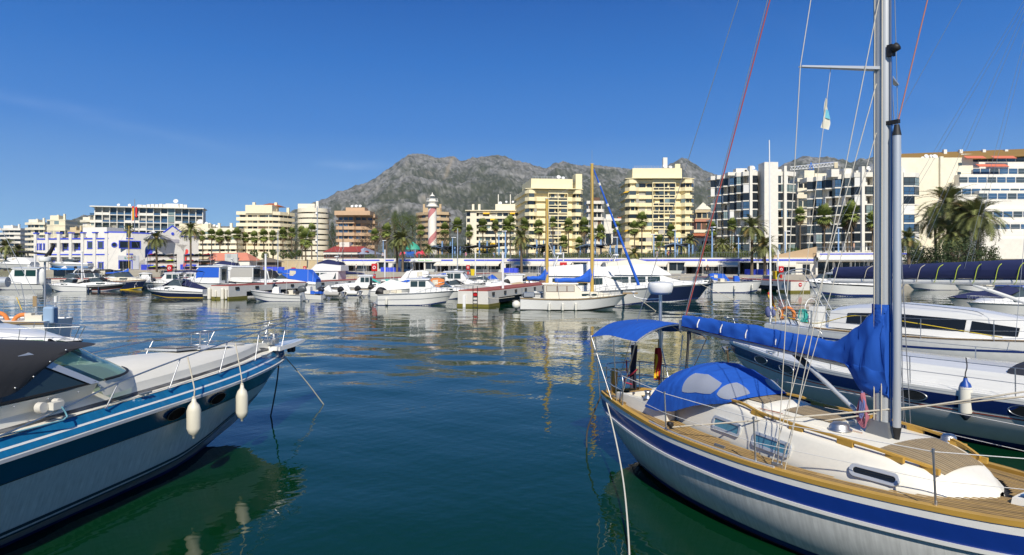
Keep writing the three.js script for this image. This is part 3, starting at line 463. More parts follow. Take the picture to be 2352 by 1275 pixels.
{ // raised terrace at the right
  const b = thing('terrace_restaurant', 'white terrace restaurant with bulging fabric canopy left of the tall mast', 'restaurant', 0, 1.4, OFF, QR), s0 = sOf(1876), s1 = sOf(2120), w = s1 - s0, c = (s0 + s1) / 2;
  part(b, 'roof', uvMetres(bx(w, .9, 9, c, 3.6, -3.5), 6), whitePaint); part(b, 'stripe', bx(w - 1, .18, .06, c, 3.72, 1.02), bluePaint);
  const can = skin([...Array(13)].map((_, i) => { const x = s0 + .3 + (w - .6) * i / 12; return [...Array(10)].map((_, k) => { const a = k / 10 * 6.283; return [x, 2.75 + .42 * Math.sin(a), 1.2 + .75 * Math.cos(a)]; }); })); part(b, 'canopy', can, std([.78, .77, .74], .9));
  part(b, 'wall', uvMetres(bx(w, 3.1, .3, c, 1.55, -6), 6), whitePaint);
  for (let k = 0; k < 6; k++) { const x = s0 + (k + .5) * w / 6; part(b, 'pillar', box(.35, 2.4, .35), whitePaint).position.set(x - w / 12, 1.2, .4); const g = part(b, 'window', box(+(w / 6 - .5).toFixed(2), 1.7, .08), glassD); g.position.set(x, 1.35, .1); part(g, 'frame', bx(.08, 1.7, .1), frameW); }
  const rl = []; for (let s = s0; s < s1; s += 1.4) rl.push(bx(.05, .9, .05, s, 4.5, .6)); rl.push(bx(w, .05, .05, c, 4.95, .6)); part(b, 'railing', merge(rl), railM); part(b, 'ramp', loft([[[s0 - 9, 3.1, -.5], [s0 - 9, 3.1, -3], [s0, 3.1, -3], [s0, 3.1, -.5]], [[s0 - 8.9, 3.2, -.5], [s0 - 8.9, 3.2, -3], [s0, 5.1, -3], [s0, 5.1, -.5]]]), std([.5, .36, .22], .9));
}
// pergolas: blue posts under dark sloping panels
[[940, 1000, 'small blue post pergola above the restaurants left of the lighthouse', 1], [1013, 1105, 'long blue post pergola with louvred roof right of the lighthouse', 0], [1155, 1237, 'blue post pergola in front of the long cream slab', 1], [1300, 1372, 'blue post pergola in front of the left yellow block', 1], [1506, 1562, 'blue post pergola in front of the right yellow block', 1]].forEach(([a, z, lab, gable]) => {
  const s0 = sOf(a), s1 = sOf(z), w = s1 - s0, b = thing('pergola', lab, 'pergola', qx((s0 + s1) / 2, -9), 4.25, qD((s0 + s1) / 2, -9), QR, 'pergolas on the promenade'), n = Math.max(2, Math.round(w / 5));
  for (let k = 0; k <= n; k++) for (const d of [0, -4]) part(b, 'post', box(.28, 3.1 + (k % 2) * 1.4, .28), postBlue).position.set(-w / 2 + w * k / n, (3.1 + (k % 2) * 1.4) / 2, d);
  for (let k = 0; k < n; k++) { const q = part(b, 'roof_panel', bx(w / n - .25, .14, 5.6, 0, 0, 0, 0, .12), darkRoof); q.position.set(-w / 2 + w * (k + .5) / n, 3.15, -2); }
  if (gable) { const q = part(b, 'gable_roof', loft([[[-w / 2 - 1.2, 2.5, .9], [-w / 2 + 1.8, 3.5, .9], [-w / 2 + 4.8, 2.5, .9], [-w / 2 + 1.8, 3.3, .9]], [[-w / 2 - 1.2, 2.5, -5], [-w / 2 + 1.8, 3.5, -5], [-w / 2 + 4.8, 2.5, -5], [-w / 2 + 1.8, 3.3, -5]]]), std([.12, .17, .24], .6)); }
});
// street lamps with blue posts
const lampA = thing('street_lamp', '', 'street lamp', 0, 0, 0, 0, 'blue lamp posts on the promenade');
part(lampA, 'post', rod([0, 0, 0], [0, 4.6, 0], .13, .1, 8), postBlue); part(lampA, 'lamp_head', bx(1.0, .14, .4, .3, 4.7, 0), frameW);
[[863, 'blue lamp post beside the red roofed cafe'], [1012, 'blue lamp post right of the lighthouse'], [1110, 'blue lamp post above the yellow bin'], [1147, 'blue lamp post left of the double pergola posts'], [1400, 'blue lamp post between the two yellow blocks'], [1480, 'blue lamp post in front of the right yellow block'], [1543, 'blue lamp post right of the last pergola'], [1625, 'blue lamp post beside the low terracotta roofed house'], [1684, 'blue lamp post left of the big date palm'], [1801, 'blue lamp post in front of the blank white stair wall'], [1926, 'blue lamp post in front of the right black framed block']].forEach(([px, lab], i) => { const s = sOf(px), o = -3 - (i % 3) * 2.4; if (!i) { lampA.userData.label = lab; lampA.position.set(qx(s, o), 4.25, -qD(s, o)); } else copyOf(lampA, lab, qx(s, o), 4.25, qD(s, o), i * .7, 1 + (i % 4) * .12); });
{ // port building
  const D = 186, X0 = pxX(250, D), a1 = -.22, a2 = .93, b = thing('port_building', 'white port building with blue trim and arched gable entrance', 'building', X0, 1.4, D);
  const put = (m, ang, s, y, off = 0) => { m.position.set(Math.cos(ang) * s + Math.sin(ang) * off, y, -Math.sin(ang) * s + Math.cos(ang) * off); m.rotation.y = ang; return m; };
  const wp = std([.80, .79, .78], .8, { map: weather });
  const L = 24.5, H = 8.7;
  // left wing: recessed upper loggia between piers
  put(part(b, 'wall', uvMetres(bx(L, H - .4, .5, 0, (H - .4) / 2, 0), 6), wp), a1, -L / 2, 0, -1.6);
  for (const [y, h] of [[3.6, 1.5], [0, .5], [H - 1.2, 1.2]]) put(part(b, y > 5 ? 'parapet' : 'balcony', uvMetres(bx(L, h, 1.6, 0, h / 2, 0), 6), wp), a1, -L / 2, y, -.8);
  put(part(b, 'wall', uvMetres(bx(8.4, H, .5, 0, H / 2, 0), 6), wp), a1, -4.2, 0, -.26); put(part(b, 'wall', uvMetres(bx(5, H, .5, 0, H / 2, 0), 6), wp), a1, -L + 2.5, 0, -.26);
  for (const y of [H - .05, 4.3]) put(part(b, 'trim', bx(L, y > 5 ? .35 : .3, .12, 0, 0, 0), bluePaint), a1, -L / 2, y, .06);
  for (let k = 0; k < 7; k++) { const s = -.6 - k * (L - 1) / 6; const p = put(part(b, 'pier', uvMetres(bx(.9, H + 1.5, .9, 0, (H + 1.5) / 2, 0), 4), wp), a1, s, 0, -.1); part(p, 'cap', bx(1.15, .3, 1.15, 0, H + 1.6, 0), bluePaint); }
  const win = (ang, s, y, w, h, off, lab) => { const f = put(part(b, 'window', box(w, h, .14), glassM), ang, s, y, off); part(f, 'frame', merge([bx(.22, h + .3, .16, -w / 2), bx(.22, h + .3, .16, w / 2), bx(w + .3, .22, .16, 0, h / 2), bx(w + .3, .2, .16, 0, -h / 2)]), bluePaint); return f; };
  for (const s of [-2.6, -6]) { win(a1, s, 6.9, 1.7, 1.9, .05); win(a1, s, 1.3, 1.6, 1.7, .05); }
  for (const s of [-10, -11.8, -15.4, -17.4, -20]) { win(a1, s, 6.6, 1.5, 2, -1.3); win(a1, s, 1.5, 1.4, 1.9, -1.3); }
  for (const s of [-21.2, -22.5, -23.7]) win(a1, s, 6.5, .6, 1.6, .05);
  put(part(b, 'roof_house', uvMetres(bx(8, 3.2, 6, 0, 1.6, 0), 5), wp), a1, -7.5, H, -6); put(part(b, 'roof_tiles', bx(10, .8, 6, 0, .4, 0), std([.42, .33, .28], .9)), a1, -15, H - .3, -5);
  // corner block
  put(part(b, 'wall', uvMetres(bx(4.4, 10.4, .5, 0, 5.2, 0), 6), wp), .35, 2, 0, -.2); put(part(b, 'trim', bx(4.5, .35, .2, 0, 0, 0), bluePaint), .35, 2, 10.4, 0); put(part(b, 'porthole', new THREE.TorusGeometry(.62, .12, 6, 20), bluePaint), .35, 1.3, 6.9, .1); put(part(b, 'porthole_glass', new THREE.CylinderGeometry(.6, .6, .1, 20).rotateX(Math.PI / 2), glassD), .35, 1.3, 6.9, .06);
  // right wing with arches
  const o = [Math.cos(.35) * 4.2, -Math.sin(.35) * 4.2], W2 = 46, sh = new THREE.Shape();
  const S = px => { const k = (px - CX) / FP; const gx = X0 + o[0], gD = D - o[1]; return (k * gD - gx) / (Math.cos(a2) - k * Math.sin(a2)); };
  const e0 = S(305), e1 = S(355), e2 = S(376), e3 = S(416), e4 = S(456);
  sh.moveTo(0, 0); sh.lineTo(0, 8.6); sh.lineTo(e0, 8.6); sh.lineTo(e0, 10.2); sh.lineTo(e1, 10.2); sh.lineTo(e2, 10.6); sh.lineTo((e2 + e3) / 2, 12.6); sh.lineTo(e3, 10.9); sh.lineTo(e3, 9.6); sh.lineTo(e4, 9.6); sh.lineTo(e4, 0); sh.lineTo(0, 0);
  const arch = (c, w, h, base) => { const p = new THREE.Path(); p.moveTo(c - w / 2, base); p.lineTo(c + w / 2, base); p.lineTo(c + w / 2, h - w / 2); p.absarc(c, h - w / 2, w / 2, 0, Math.PI, false); p.lineTo(c - w / 2, base); return p; };
  const ca = [[S(347), 3.4, 7.2, .4], [S(394), 7.6, 7.4, .3], [S(434), 3.2, 7.2, .4]]; for (const q of ca) sh.holes.push(arch(...q));
  const put2 = (m, s, y, off = 0) => { put(m, a2, s, y, off); m.position.x += o[0]; m.position.z += o[1]; return m; };
  put2(part(b, 'wall', uvMetres(new THREE.ExtrudeGeometry(sh, { depth: 1.2, bevelEnabled: false, curveSegments: 14 }).translate(0, 0, -1.2), 6), wp), 0, 0);
  for (const [c, w, h] of ca) { const q = put2(part(b, 'arch_recess', bx(w * 1.05, h, .2, 0, h / 2, 0), skyBlue), c, 0, -1.32); const d = put2(part(b, 'door', bx(w * .5, h * .72, .12, 0, h * .36 + .6, 0), w > 5 ? glassD : bluePaint), c, 0, -1.15); }
  put2(part(b, 'gallery_panel', bx(6, 1.6, .15, 0, 0, 0), glassD), ca[1][0], 4.1, -1.02);
  for (const [a, z, y, rz] of [[0, e0, 8.6, 0], [e0, e1, 10.2, 0], [e2, (e2 + e3) / 2, 11.6, Math.atan2(2, (e3 - e2) / 2)], [(e2 + e3) / 2, e3, 11.75, -Math.atan2(1.7, (e3 - e2) / 2)], [e3, e4, 9.6, 0]]) put2(part(b, 'trim', bx(Math.abs(z - a) / Math.cos(rz) + .2, .34, .3, 0, 0, 0, 0, rz), bluePaint), (a + z) / 2, y + .1, -.1);
  put2(part(b, 'trim', bx(e0, .3, .12, 0, 0, 0), bluePaint), e0 / 2, 4.4, .07); put2(part(b, 'porthole', new THREE.CylinderGeometry(.42, .42, .2, 16).rotateX(Math.PI / 2), bluePaint), (e2 + e3) / 2, 10.4, .05); put2(part(b, 'wall_plaque', box(3.6, 1, .12), std([.42, .4, .43], .6)), (e2 + e3) / 2, 8.3, .08);
  for (const px of [287, 309]) { const f = put2(part(b, 'window', box(3, 2, .12), glassD), S(px), 7, .04); part(f, 'frame', merge([bx(.25, 2.2, .16, -1.5), bx(.25, 2.2, .16, 1.5), bx(3.2, .25, .16, 0, 1), bx(3.2, .2, .16, 0, -1)]), bluePaint); }
  { const f = put2(part(b, 'window', box(3.4, 2.2, .12), glassD), S(288), 1.5, .04); part(f, 'frame', merge([bx(.25, 2.4, .16, -1.7), bx(.25, 2.4, .16, 1.7), bx(3.6, .25, .16, 0, 1.1)]), bluePaint); }
  { const g = put2(part(b, 'sign', box(4.6, 1.4, .1), std([.72, .72, .74], .6)), S(291), 3.3, .06); part(g, 'sign_mark', merge([bx(.22, .6, .02, -.5, .05, .06), bx(1.9, .14, .02, .4, -.2, .06)]), greenPaint); part(g, 'sign_lettering', merge([0, 1, 2, 3, 4, 5, 6].map(i => bx(.16, .2 + (i % 3) * .05, .02, .0 + i * .24, .12, .06))), darkRedS); } put2(part(b, 'notice_board', box(2.2, 3.8, .1), std([.6, .61, .63], .6)), S(309), 2.1, .06);
  const sk = part(b, 'skylight', new THREE.ConeGeometry(5.4, 2.4, 4, 1).rotateY(.785).scale(1.1, 1, .8), phy([.12, .13, .17], .2)); sk.position.set(o[0] + 4, 9.8, -8); part(sk, 'skylight_bars', merge([-1, -.5, 0, .5, 1].map(k => rod([k * 3.6, -1.15, 3.2], [k * .2, 1.2, .1], .1))), frameW);
  for (const [a, z] of [[S(322), S(350)], [S(412), S(448)]]) put2(part(b, 'plinth', bx(z - a, 1.5, .3, 0, .75, 0), bluePaint), (a + z) / 2, 0, .6);
}
// low buildings by the slipway
{
  const b = thing('boat_shed', 'low shed with salmon tiled roof beside the jet ski racks', 'shed', pxX(525, 178), 1.4, 178, -.1), w = span(480, 580, 178), pink = std([.62, .24, .17], .85, { map: weather });
  part(b, 'wall', uvMetres(bx(w, 2.6, 6, 0, 1.3, -3), 6), whitePaint); part(b, 'roof', loft([[[-w / 2 - .3, 2.6, .4], [w / 2 + .3, 2.6, .4], [w / 2 + .3, 2.6, -6.4], [-w / 2 - .3, 2.6, -6.4]], [[-w / 2 - .3, 4.7, -3], [w * .3, 4.7, -3], [w * .3, 4.7, -3.1], [-w / 2 - .3, 4.7, -3.1]]]), pink); part(b, 'front_gable', uvMetres(bx(w * .3, 4.4, .4, w * .1, 2.2, .7), 5), std([.52, .55, .58], .85, { map: weather })); part(b, 'sign', bx(1, .8, .06, w * .05, 3.9, .94), std([.35, .38, .4], .7));
  const c = thing('boat_shed', 'dark thatched shelter right of the salmon roofed shed', 'shed', pxX(612, 176), 1.4, 176, -.1), q = std([.16, .13, .10], .95); part(c, 'wall', bx(5.4, 2.2, 3, 0, 1.1, -1.5), std([.14, .11, .09], .9)); part(c, 'roof', new THREE.ConeGeometry(4.4, 1.2, 4).rotateY(.785).scale(1.1, 1, .75).translate(0, 2.8, -1.5), q);
  const d = thing('cafe_building', 'cafe with dark red roof left of the playground', 'building', pxX(795, 196), 4.2, 196, -.1), w2 = span(742, 850, 196); part(d, 'wall', uvMetres(bx(w2, 2.2, 6, 0, 1.1, -3.5), 5), std([.26, .13, .09], .85)); part(d, 'awning', bx(w2 * .75, .7, .3, -w2 * .12, 1.9, .2), whitePaint); part(d, 'roof', loft([[[-w2 / 2, 2.3, .6], [w2 / 2, 2.3, .6], [w2 / 2, 2.3, -8], [-w2 / 2, 2.3, -8]], [[-w2 / 2 + 2, 4, -3.4], [w2 * .3, 4, -3.4], [w2 * .3, 4, -3.6], [-w2 / 2 + 2, 4, -3.6]]]), std([.30, .05, .045], .8, { map: weather })); part(d, 'gable', new THREE.ConeGeometry(6, 2, 3).rotateY(0).scale(1, 1, .5).translate(w2 * .38, 2.6, -1), std([.3, .33, .42], .7)); part(d, 'vent_housing', bx(3, 2.4, 2, -w2 * .12, 4, -4), whitePaint);
  const e = thing('retaining_wall', 'beige retaining wall below the palms by the slipway', 'wall', pxX(680, 182), 1.4, 182, QR); part(e, 'wall', uvMetres(bx(22, 2.7, .6, 0, 1.35, 0), 5), sandPaint); part(e, 'coping', bx(22.2, .2, .8, 0, 2.8, 0), creamPaint);
  const k = thing('ticket_kiosk', 'white kiosk with blue notices below the date palms', 'kiosk', pxX(2098, 114), 1.4, 114, -.3); part(k, 'wall', bx(3.4, 2.3, 2.4, 0, 1.15, 0), whitePaint); part(k, 'roof', bx(4.2, .2, 3.2, 0, 2.4, 0), whitePaint); for (const x of [-.8, .7]) part(k, 'notice', bx(.55, .8, .04, x, 1.4, 1.23), bluePaint); part(k, 'parasol', new THREE.ConeGeometry(1.8, .8, 8).translate(3.2, 2.2, .4), frameW);
  const pg = thing('playground', 'red and blue playground house with green dome roof', 'playground', qx(sOf(905), -8), 4.25, qD(sOf(905), -8), QR); for (const x of [-1.4, 1.4]) for (const z of [-1, 1]) part(pg, 'post', rod([x, 0, z], [x, 2.8, z], .12), postBlue); part(pg, 'dome', lathe([[1.9, 2.5], [1.6, 3.2], [1, 3.8], [.35, 4.2], [0, 4.5]], 12), greenPaint); part(pg, 'panel', bx(2.2, 1.4, .15, 0, 1.3, 1.1), std([.02, .12, .5], .5)); for (const x of [-2.4, 2.4]) part(pg, 'arch', new THREE.TorusGeometry(.8, .32, 8, 14, Math.PI * 1.3).rotateZ(-.4).translate(x, .9, .8), std([.7, .06, .1], .5));
  const ps = part(pg, 'slide', tube([[2.6, 2, 0], [3.8, 1.2, .4], [5, .4, .8]], .35), std([.6, .05, .08], .5));
}
// jet ski racks and jet skis
{
  const ski = (m, acc) => [skin([[-1.4, .5], [-1.2, .58], [-.3, .62], [.5, .6], [1.1, .42], [1.5, .08]].map(([x, w]) => [...Array(10)].map((_, k) => { const a = k / 10 * 6.283; return [x, .28 + .26 * Math.sin(a) + (x > .8 ? .1 * x : 0), w * .95 * Math.cos(a)]; }))), skin([[-1.2, .2, .5], [-.6, .24, .72], [0, .26, .75], [.35, .3, .92], [.8, .3, .72], [1.3, .12, .55]].map(([x, w, y]) => [...Array(8)].map((_, k) => { const a = k / 8 * 6.283; return [x, mix(.5, y, .5 + .5 * Math.sin(a)), w * Math.cos(a)]; }))), rod([.3, .95, -.4], [.3, .95, .4], .05)];
  const hullK = std([.02, .02, .022], .4), tops = [std([.55, .7, .02], .4), frameW, std([.02, .1, .6], .4), std([.4, .38, .36], .6), std([.6, .5, .03], .4), hullK, std([.5, .03, .03], .4)], names = ['lime', 'white', 'blue', 'grey covered', 'yellow', 'black', 'red'];
  const gs = ski(); const rackM = std([.28, .10, .05], .7), order = ['leftmost', 'second', 'third', 'fourth'];
  [[372, 174, 'left'], [456, 176, 'right']].forEach(([px, D, which], ri) => {
    const rk = thing('jet_ski_rack', `${which === 'left' ? 'brown metal jet ski rack in front of the arched gable' : 'brown metal jet ski rack beside the red banner'}`, 'rack', pxX(px, D), 1.4, D, .1, 'jet ski racks');
    for (const x of [-3.2, 3.2]) for (const z of [-.7, .7]) part(rk, 'post', rod([x, 0, z], [x, 4.3, z], .07), greySteel);
    for (const y of [.35, 1.9, 3.5]) part(rk, 'shelf', merge([bx(6.8, .14, .12, 0, y, -.6), bx(6.8, .14, .12, 0, y, .6)]), rackM);
    for (let lv = 0; lv < 3; lv++) for (let k = 0; k < 3; k++) {
      const ci = (lv * 3 + k * 2 + ri * 3) % 7, c = tops[ci], j = thing('jet_ski', `${names[ci]} jet ski on the ${['bottom', 'middle', 'top'][lv]} shelf of the ${which} rack, ${order[k]} on it`, 'jet ski', pxX(px, D) - 2.2 + k * 2.2, 1.4 + [.45, 2, 3.6][lv], D - .1, .3 + .2 * k, 'jet skis on the racks');
      part(j, 'hull', gs[0], hullK); part(j, 'top', gs[1], c); part(j, 'handlebar', gs[2], hullK);
    }
  });
  const fl = thing('feather_banner', 'red feather banner beside the port building', 'banner', pxX(419, 180), 1.4, 180); part(fl, 'pole', rod([0, 0, 0], [.9, 5.6, 0], .05), greySteel); const bs = sheet([[.1, 1], [.75, 1.1], [1.6, 5.2], [1.2, 5.7], [.8, 5.4]], .03); part(fl, 'banner', bs, std([.72, .06, .05], .8));
  const fp = thing('flagpole', 'tall grey flagpole with drooping red and yellow flags', 'flagpole', pxX(309, 200), 1.4, 200); part(fp, 'pole', rod([0, 0, 0], [0, pyY(458, 200) - 1.4, 0], .16, .1, 8), greySteel); const fy = pyY(490, 200) - 1.4; const fr = std([.6, .02, .02], .8), fye = std([.75, .5, .02], .8); part(fp, 'flag', bx(.5, 4.2, .1, -.45, fy, 0), fr); part(fp, 'flag_stripe', bx(.3, 3.4, .12, -.4, fy - .2, .01), fye); part(fp, 'flag', bx(.5, 3, .1, .5, fy + .4, 0), fr);
}
// pontoons, with life ring posts, lamp columns and bins
const pontWhite = std([.66, .66, .66], .85, { map: weather }), pontRed = std([.33, .085, .07], .85, { map: weather }), algae = std([.16, .15, .03], .95, { map: weather }), underside = std([.05, .045, .04], .95);
function pontoon(label, x, D, dir, len, w, o = {}) {            // near end centre, direction along the pontoon away from the viewer
  const p = thing('pontoon', label, 'pontoon', x, 0, D, Math.atan2(Math.cos(dir), Math.sin(dir)), 'concrete pontoons'), h = 1.34;
  part(p, 'end_block', uvMetres(bx(2.6, 1.1, w, 1.3, h - .56, 0), 3), pontWhite); part(p, 'footing', uvMetres(bx(2.7, 1.3, w + .14, 1.3, -.4, 0), 2), algae);
  part(p, 'beam', uvMetres(bx(len - 2.6, .62, w, 2.6 + (len - 2.6) / 2, h - .33, 0), 3), pontWhite); part(p, 'under_beam', bx(len - 2.8, .5, w * .8, 2.6 + (len - 2.6) / 2, h - .9, 0), underside);
  const n = Math.round(len / 3); for (let k = 0; k < n; k++) part(p, 'deck_slab', box(+(len / n - .03).toFixed(2), .1, w - .12), pontRed).position.set((k + .5) * len / n, h + .03, 0);
  for (let k = 2; k < n; k += 3) part(p, 'support_pile', uvMetres(bx(.8, 2, w * .7, k * len / n + 1, -.3, 0), 2), algae);
  for (let k = 0; k < Math.min(n, 8); k++) for (const s of [-1, 1]) part(p, 'rubber_fender', box(.5, .28, .08), frameK).position.set((k + .4) * len / n, h - .25, s * (w / 2 + .03));
  if (o.ladder) { const l = []; for (const z of [-.2, .2]) l.push(rod([-.08, -.4, z + .25], [-.08, 1.75, z + .25], .03)); for (let y = -.3; y < 1.4; y += .3) l.push(rod([-.08, y, .05], [-.08, y, .45], .025)); part(p, 'ladder', merge(l), frameK); part(p, 'sign_disc', new THREE.CylinderGeometry(.19, .19, .04, 18).rotateZ(Math.PI / 2).translate(-.03, 1.05, .25), redPaint); part(p, 'gauge_post', bx(.1, 1.3, .24, -.06, .35, -.75), frameW); }
  if (o.fenders) for (const [z, r, hh] of [[-1.1, .19, 1.1], [-.4, .1, .6], [.55, .18, 1.1], [.95, .12, .95]]) part(p, 'fender', new THREE.CapsuleGeometry(r, hh - r, 4, 8).translate(-r - .02, .55, z), awnC);
  if (o.sign) { part(p, 'sign_disc', new THREE.CylinderGeometry(.24, .24, .04, 18).rotateZ(Math.PI / 2).translate(-.03, .95, 0), redPaint); part(p, 'sign_bar', bx(.05, .09, .3, -.04, .95, 0), frameW); }
  return p;
}
const pD = .335;
pontoon('red topped concrete pontoon with ladder in the middle of the harbour', pxX(1086, 57.4), 57.4, pD, 74, 2.75, { ladder: 1 });
pontoon('red topped concrete pontoon hung with fenders left of the middle', pxX(504, 69), 69, pD, 80, 2.3, { fenders: 1 });
pontoon('white concrete pontoon at the far left behind the speedboats', pxX(70, 95), 95, 1.2, 20, 2.4);
pontoon('red topped pontoon with no entry disc seen beside the tall mast', pxX(1838, 84), 84, -.2, 26, 2.6, { sign: 1 });
const lifeA = thing('life_ring_post', '', 'life ring post', 0, 0, 0, 0, 'red life ring cabinets'), ringM = frameW;
part(lifeA, 'post', rod([0, 0, 0], [0, 1.1, 0], .06), greySteel); part(lifeA, 'base_box', bx(.28, .5, .28, 0, .45, 0), redPaint); part(lifeA, 'cabinet', new RoundedBoxGeometry(.72, .95, .3, 2, .08).translate(0, 1.5, 0), redPaint); part(lifeA, 'ring_emblem', new THREE.TorusGeometry(.16, .05, 6, 16).translate(0, 1.5, .16), ringM);
[[390, 98, 1.35, 'red life ring cabinet behind the navy speedboat'], [860, 92, 1.35, 'red life ring cabinet above the little fishing boat'], [674, 100, 1.35, 'red life ring cabinet left of the grey mast'], [1294, 84, 1.35, 'red life ring cabinet between the two yellow masts'], [1075, 120, 1.4, 'red life ring cabinet beside the yellow bin'], [1794, 92, 1.4, 'red life ring cabinet seen through the rigging'], [762 - 62, 118, 1.4, 'small red life ring cabinet beside the blue flybridge cover']].forEach(([px, D, y, lab], i) => { if (!i) { lifeA.userData.label = lab; lifeA.position.set(pxX(px, D), y, -D); } else copyOf(lifeA, lab, pxX(px, D), y, D, 0, [1, 1.1, .8, 1.2, .9, .9, .8][i]); });
const colA = thing('pontoon_light_column', '', 'light column', 0, 0, 0, 0, 'white light columns'); part(colA, 'column', new THREE.CylinderGeometry(.1, .11, 3.2, 10).translate(0, 1.6, 0), frameW); part(colA, 'cap', new THREE.CylinderGeometry(.125, .125, .1, 10).translate(0, 3.22, 0), frameW);
[[610, 72, 'white light column on the left red topped pontoon'], [1155, 61, 'white light column on the middle red topped pontoon'], [188, 90, 'white light column with small lamp among the left speedboats'], [80, 108, 'white light column at the far left by the port building'], [884, 104, 'white light column beside the green boat cover'], [1362 - 68, 108, 'white light column behind the two yellow masts'], [1092, 118, 'white light column right of the yellow bin'], [1787, 96, 'white light column behind the stern arch']].forEach(([px, D, lab], i) => { if (!i) { colA.userData.label = lab; colA.position.set(pxX(px, D), 1.35, -D); } else copyOf(colA, lab, pxX(px, D), 1.35, D, 0, 1, [1, 1, 1.15, 1.5, 1.3, 1.2, 1.2, 1.25][i]); });
for (const [px, D, lab] of [[1085, 116, 'yellow wheeled bin on the quay before the restaurants'], [1783, 93, 'yellow wheeled bin on the pontoon seen through the rigging'], [770, 128, 'yellow wheeled bin beside the blue flybridge boat']]) { const b = thing('wheeled_bin', lab, 'bin', pxX(px, D), 1.4, D, .2, 'yellow wheeled bins'); part(b, 'body', loft([[[-.26, 0, -.3], [.26, 0, -.3], [.26, 0, .3], [-.26, 0, .3]], [[-.36, 1.0, -.4], [.36, 1.0, -.4], [.36, 1.0, .4], [-.36, 1.0, .4]]]), yellowBin); part(b, 'lid', bx(.8, .1, .86, 0, 1.06, 0), yellowBin); for (const x of [-.25, .25]) part(b, 'wheel', new THREE.CylinderGeometry(.1, .1, .06, 10).rotateZ(1.57).translate(x, .08, -.36), frameK); }
for (const [px0, px1, lab] of [[905, 945, 'blue planter wall before the restaurants left of the middle'], [1178, 1212, 'blue planter wall left of the yellow masts'], [1718, 1775, 'blue planter wall below the date palms on the right'], [640, 684, 'blue barrier boards by the slipway wall']]) { const s0 = sOf(px0), s1 = sOf(px1), b = thing('planter', lab, 'planter', qx((s0 + s1) / 2, 5), 1.4, qD((s0 + s1) / 2, 5), QR, 'blue planters on the quay'), n = 4; for (let k = 0; k < n; k++) part(b, 'board', box(+((s1 - s0) / n - .08).toFixed(2), 1, .7), bluePaint).position.set(-(s1 - s0) / 2 + (k + .5) * (s1 - s0) / n, .5, 0); }
// ---------------------------------------------------------------- palms, trees, bushes
const ord = ['leftmost', 'second from left', 'third from left', 'fourth from left', 'fifth from left', 'sixth from left', 'seventh from left', 'eighth from left', 'ninth from left', 'tenth from left', 'eleventh from left', 'twelfth from left'];
const leafMat = (c, t = .25) => phy(c, .7, { vertexColors: true, side: THREE.DoubleSide, transmission: 0 });
const palmBark = std([.15, .115, .08], .95, { map: weather }), bark = std([.13, .1, .075], .95, { map: weather });
function leafGeo(tris, cols) { const g = new THREE.BufferGeometry(); g.setAttribute('position', new THREE.Float32BufferAttribute(tris, 3)); g.setAttribute('color', new THREE.Float32BufferAttribute(cols, 3)); g.computeVertexNormals(); return g; }
function fanCrown(seed) {
  const r = rng(seed), t = [], c = [];
  for (let i = 0; i < 66; i++) {
    const dead = i > 58, el = dead ? -.9 - r() * .5 : mix(1.45, -.75, Math.pow(i / 58, .95)) + (r() - .5) * .2, az = i * 2.4 + r() * .4;
    const d = new THREE.Vector3(Math.cos(az) * Math.cos(el), Math.sin(el), Math.sin(az) * Math.cos(el)), side = new THREE.Vector3(-Math.sin(az), 0, Math.cos(az)), up = side.clone().cross(d).negate();
    const pl = .4 + r() * .3, p = d.clone().multiplyScalar(pl), n = 9, R = .75 + r() * .25, k = .8 + r() * .4, col = dead ? [.22 * k, .15 * k, .07 * k] : [.19 * k, .23 * k, .05 * k];
    const pa = side.clone().multiplyScalar(.025); for (const q of [pa.clone().negate(), pa, p]) t.push(q.x, q.y, q.z), c.push(...col);
    for (let j = 0; j < n; j++) {
      const a = (j / (n - 1) - .5) * 2.7, dir = d.clone().multiplyScalar(Math.cos(a)).addScaledVector(side, Math.sin(a)), l = R * (1 - .25 * Math.abs(a) / 1.35), tip = p.clone().addScaledVector(dir, l).addScaledVector(up, -.12 + (r() - .5) * .1); tip.y -= .2 * l * (1.1 - el * .3);
      const w = side.clone().multiplyScalar(Math.cos(a)).addScaledVector(d, -Math.sin(a)).multiplyScalar(.095), m = p.clone().addScaledVector(dir, l * .55);
      for (const [x, y, z] of [[p, m.clone().add(w), m.clone().sub(w)], [m.clone().add(w), tip, m.clone().sub(w)]]) for (const q of [x, y, z]) t.push(q.x, q.y, q.z), c.push(...col);
    }
  }
  return leafGeo(t, c);
}
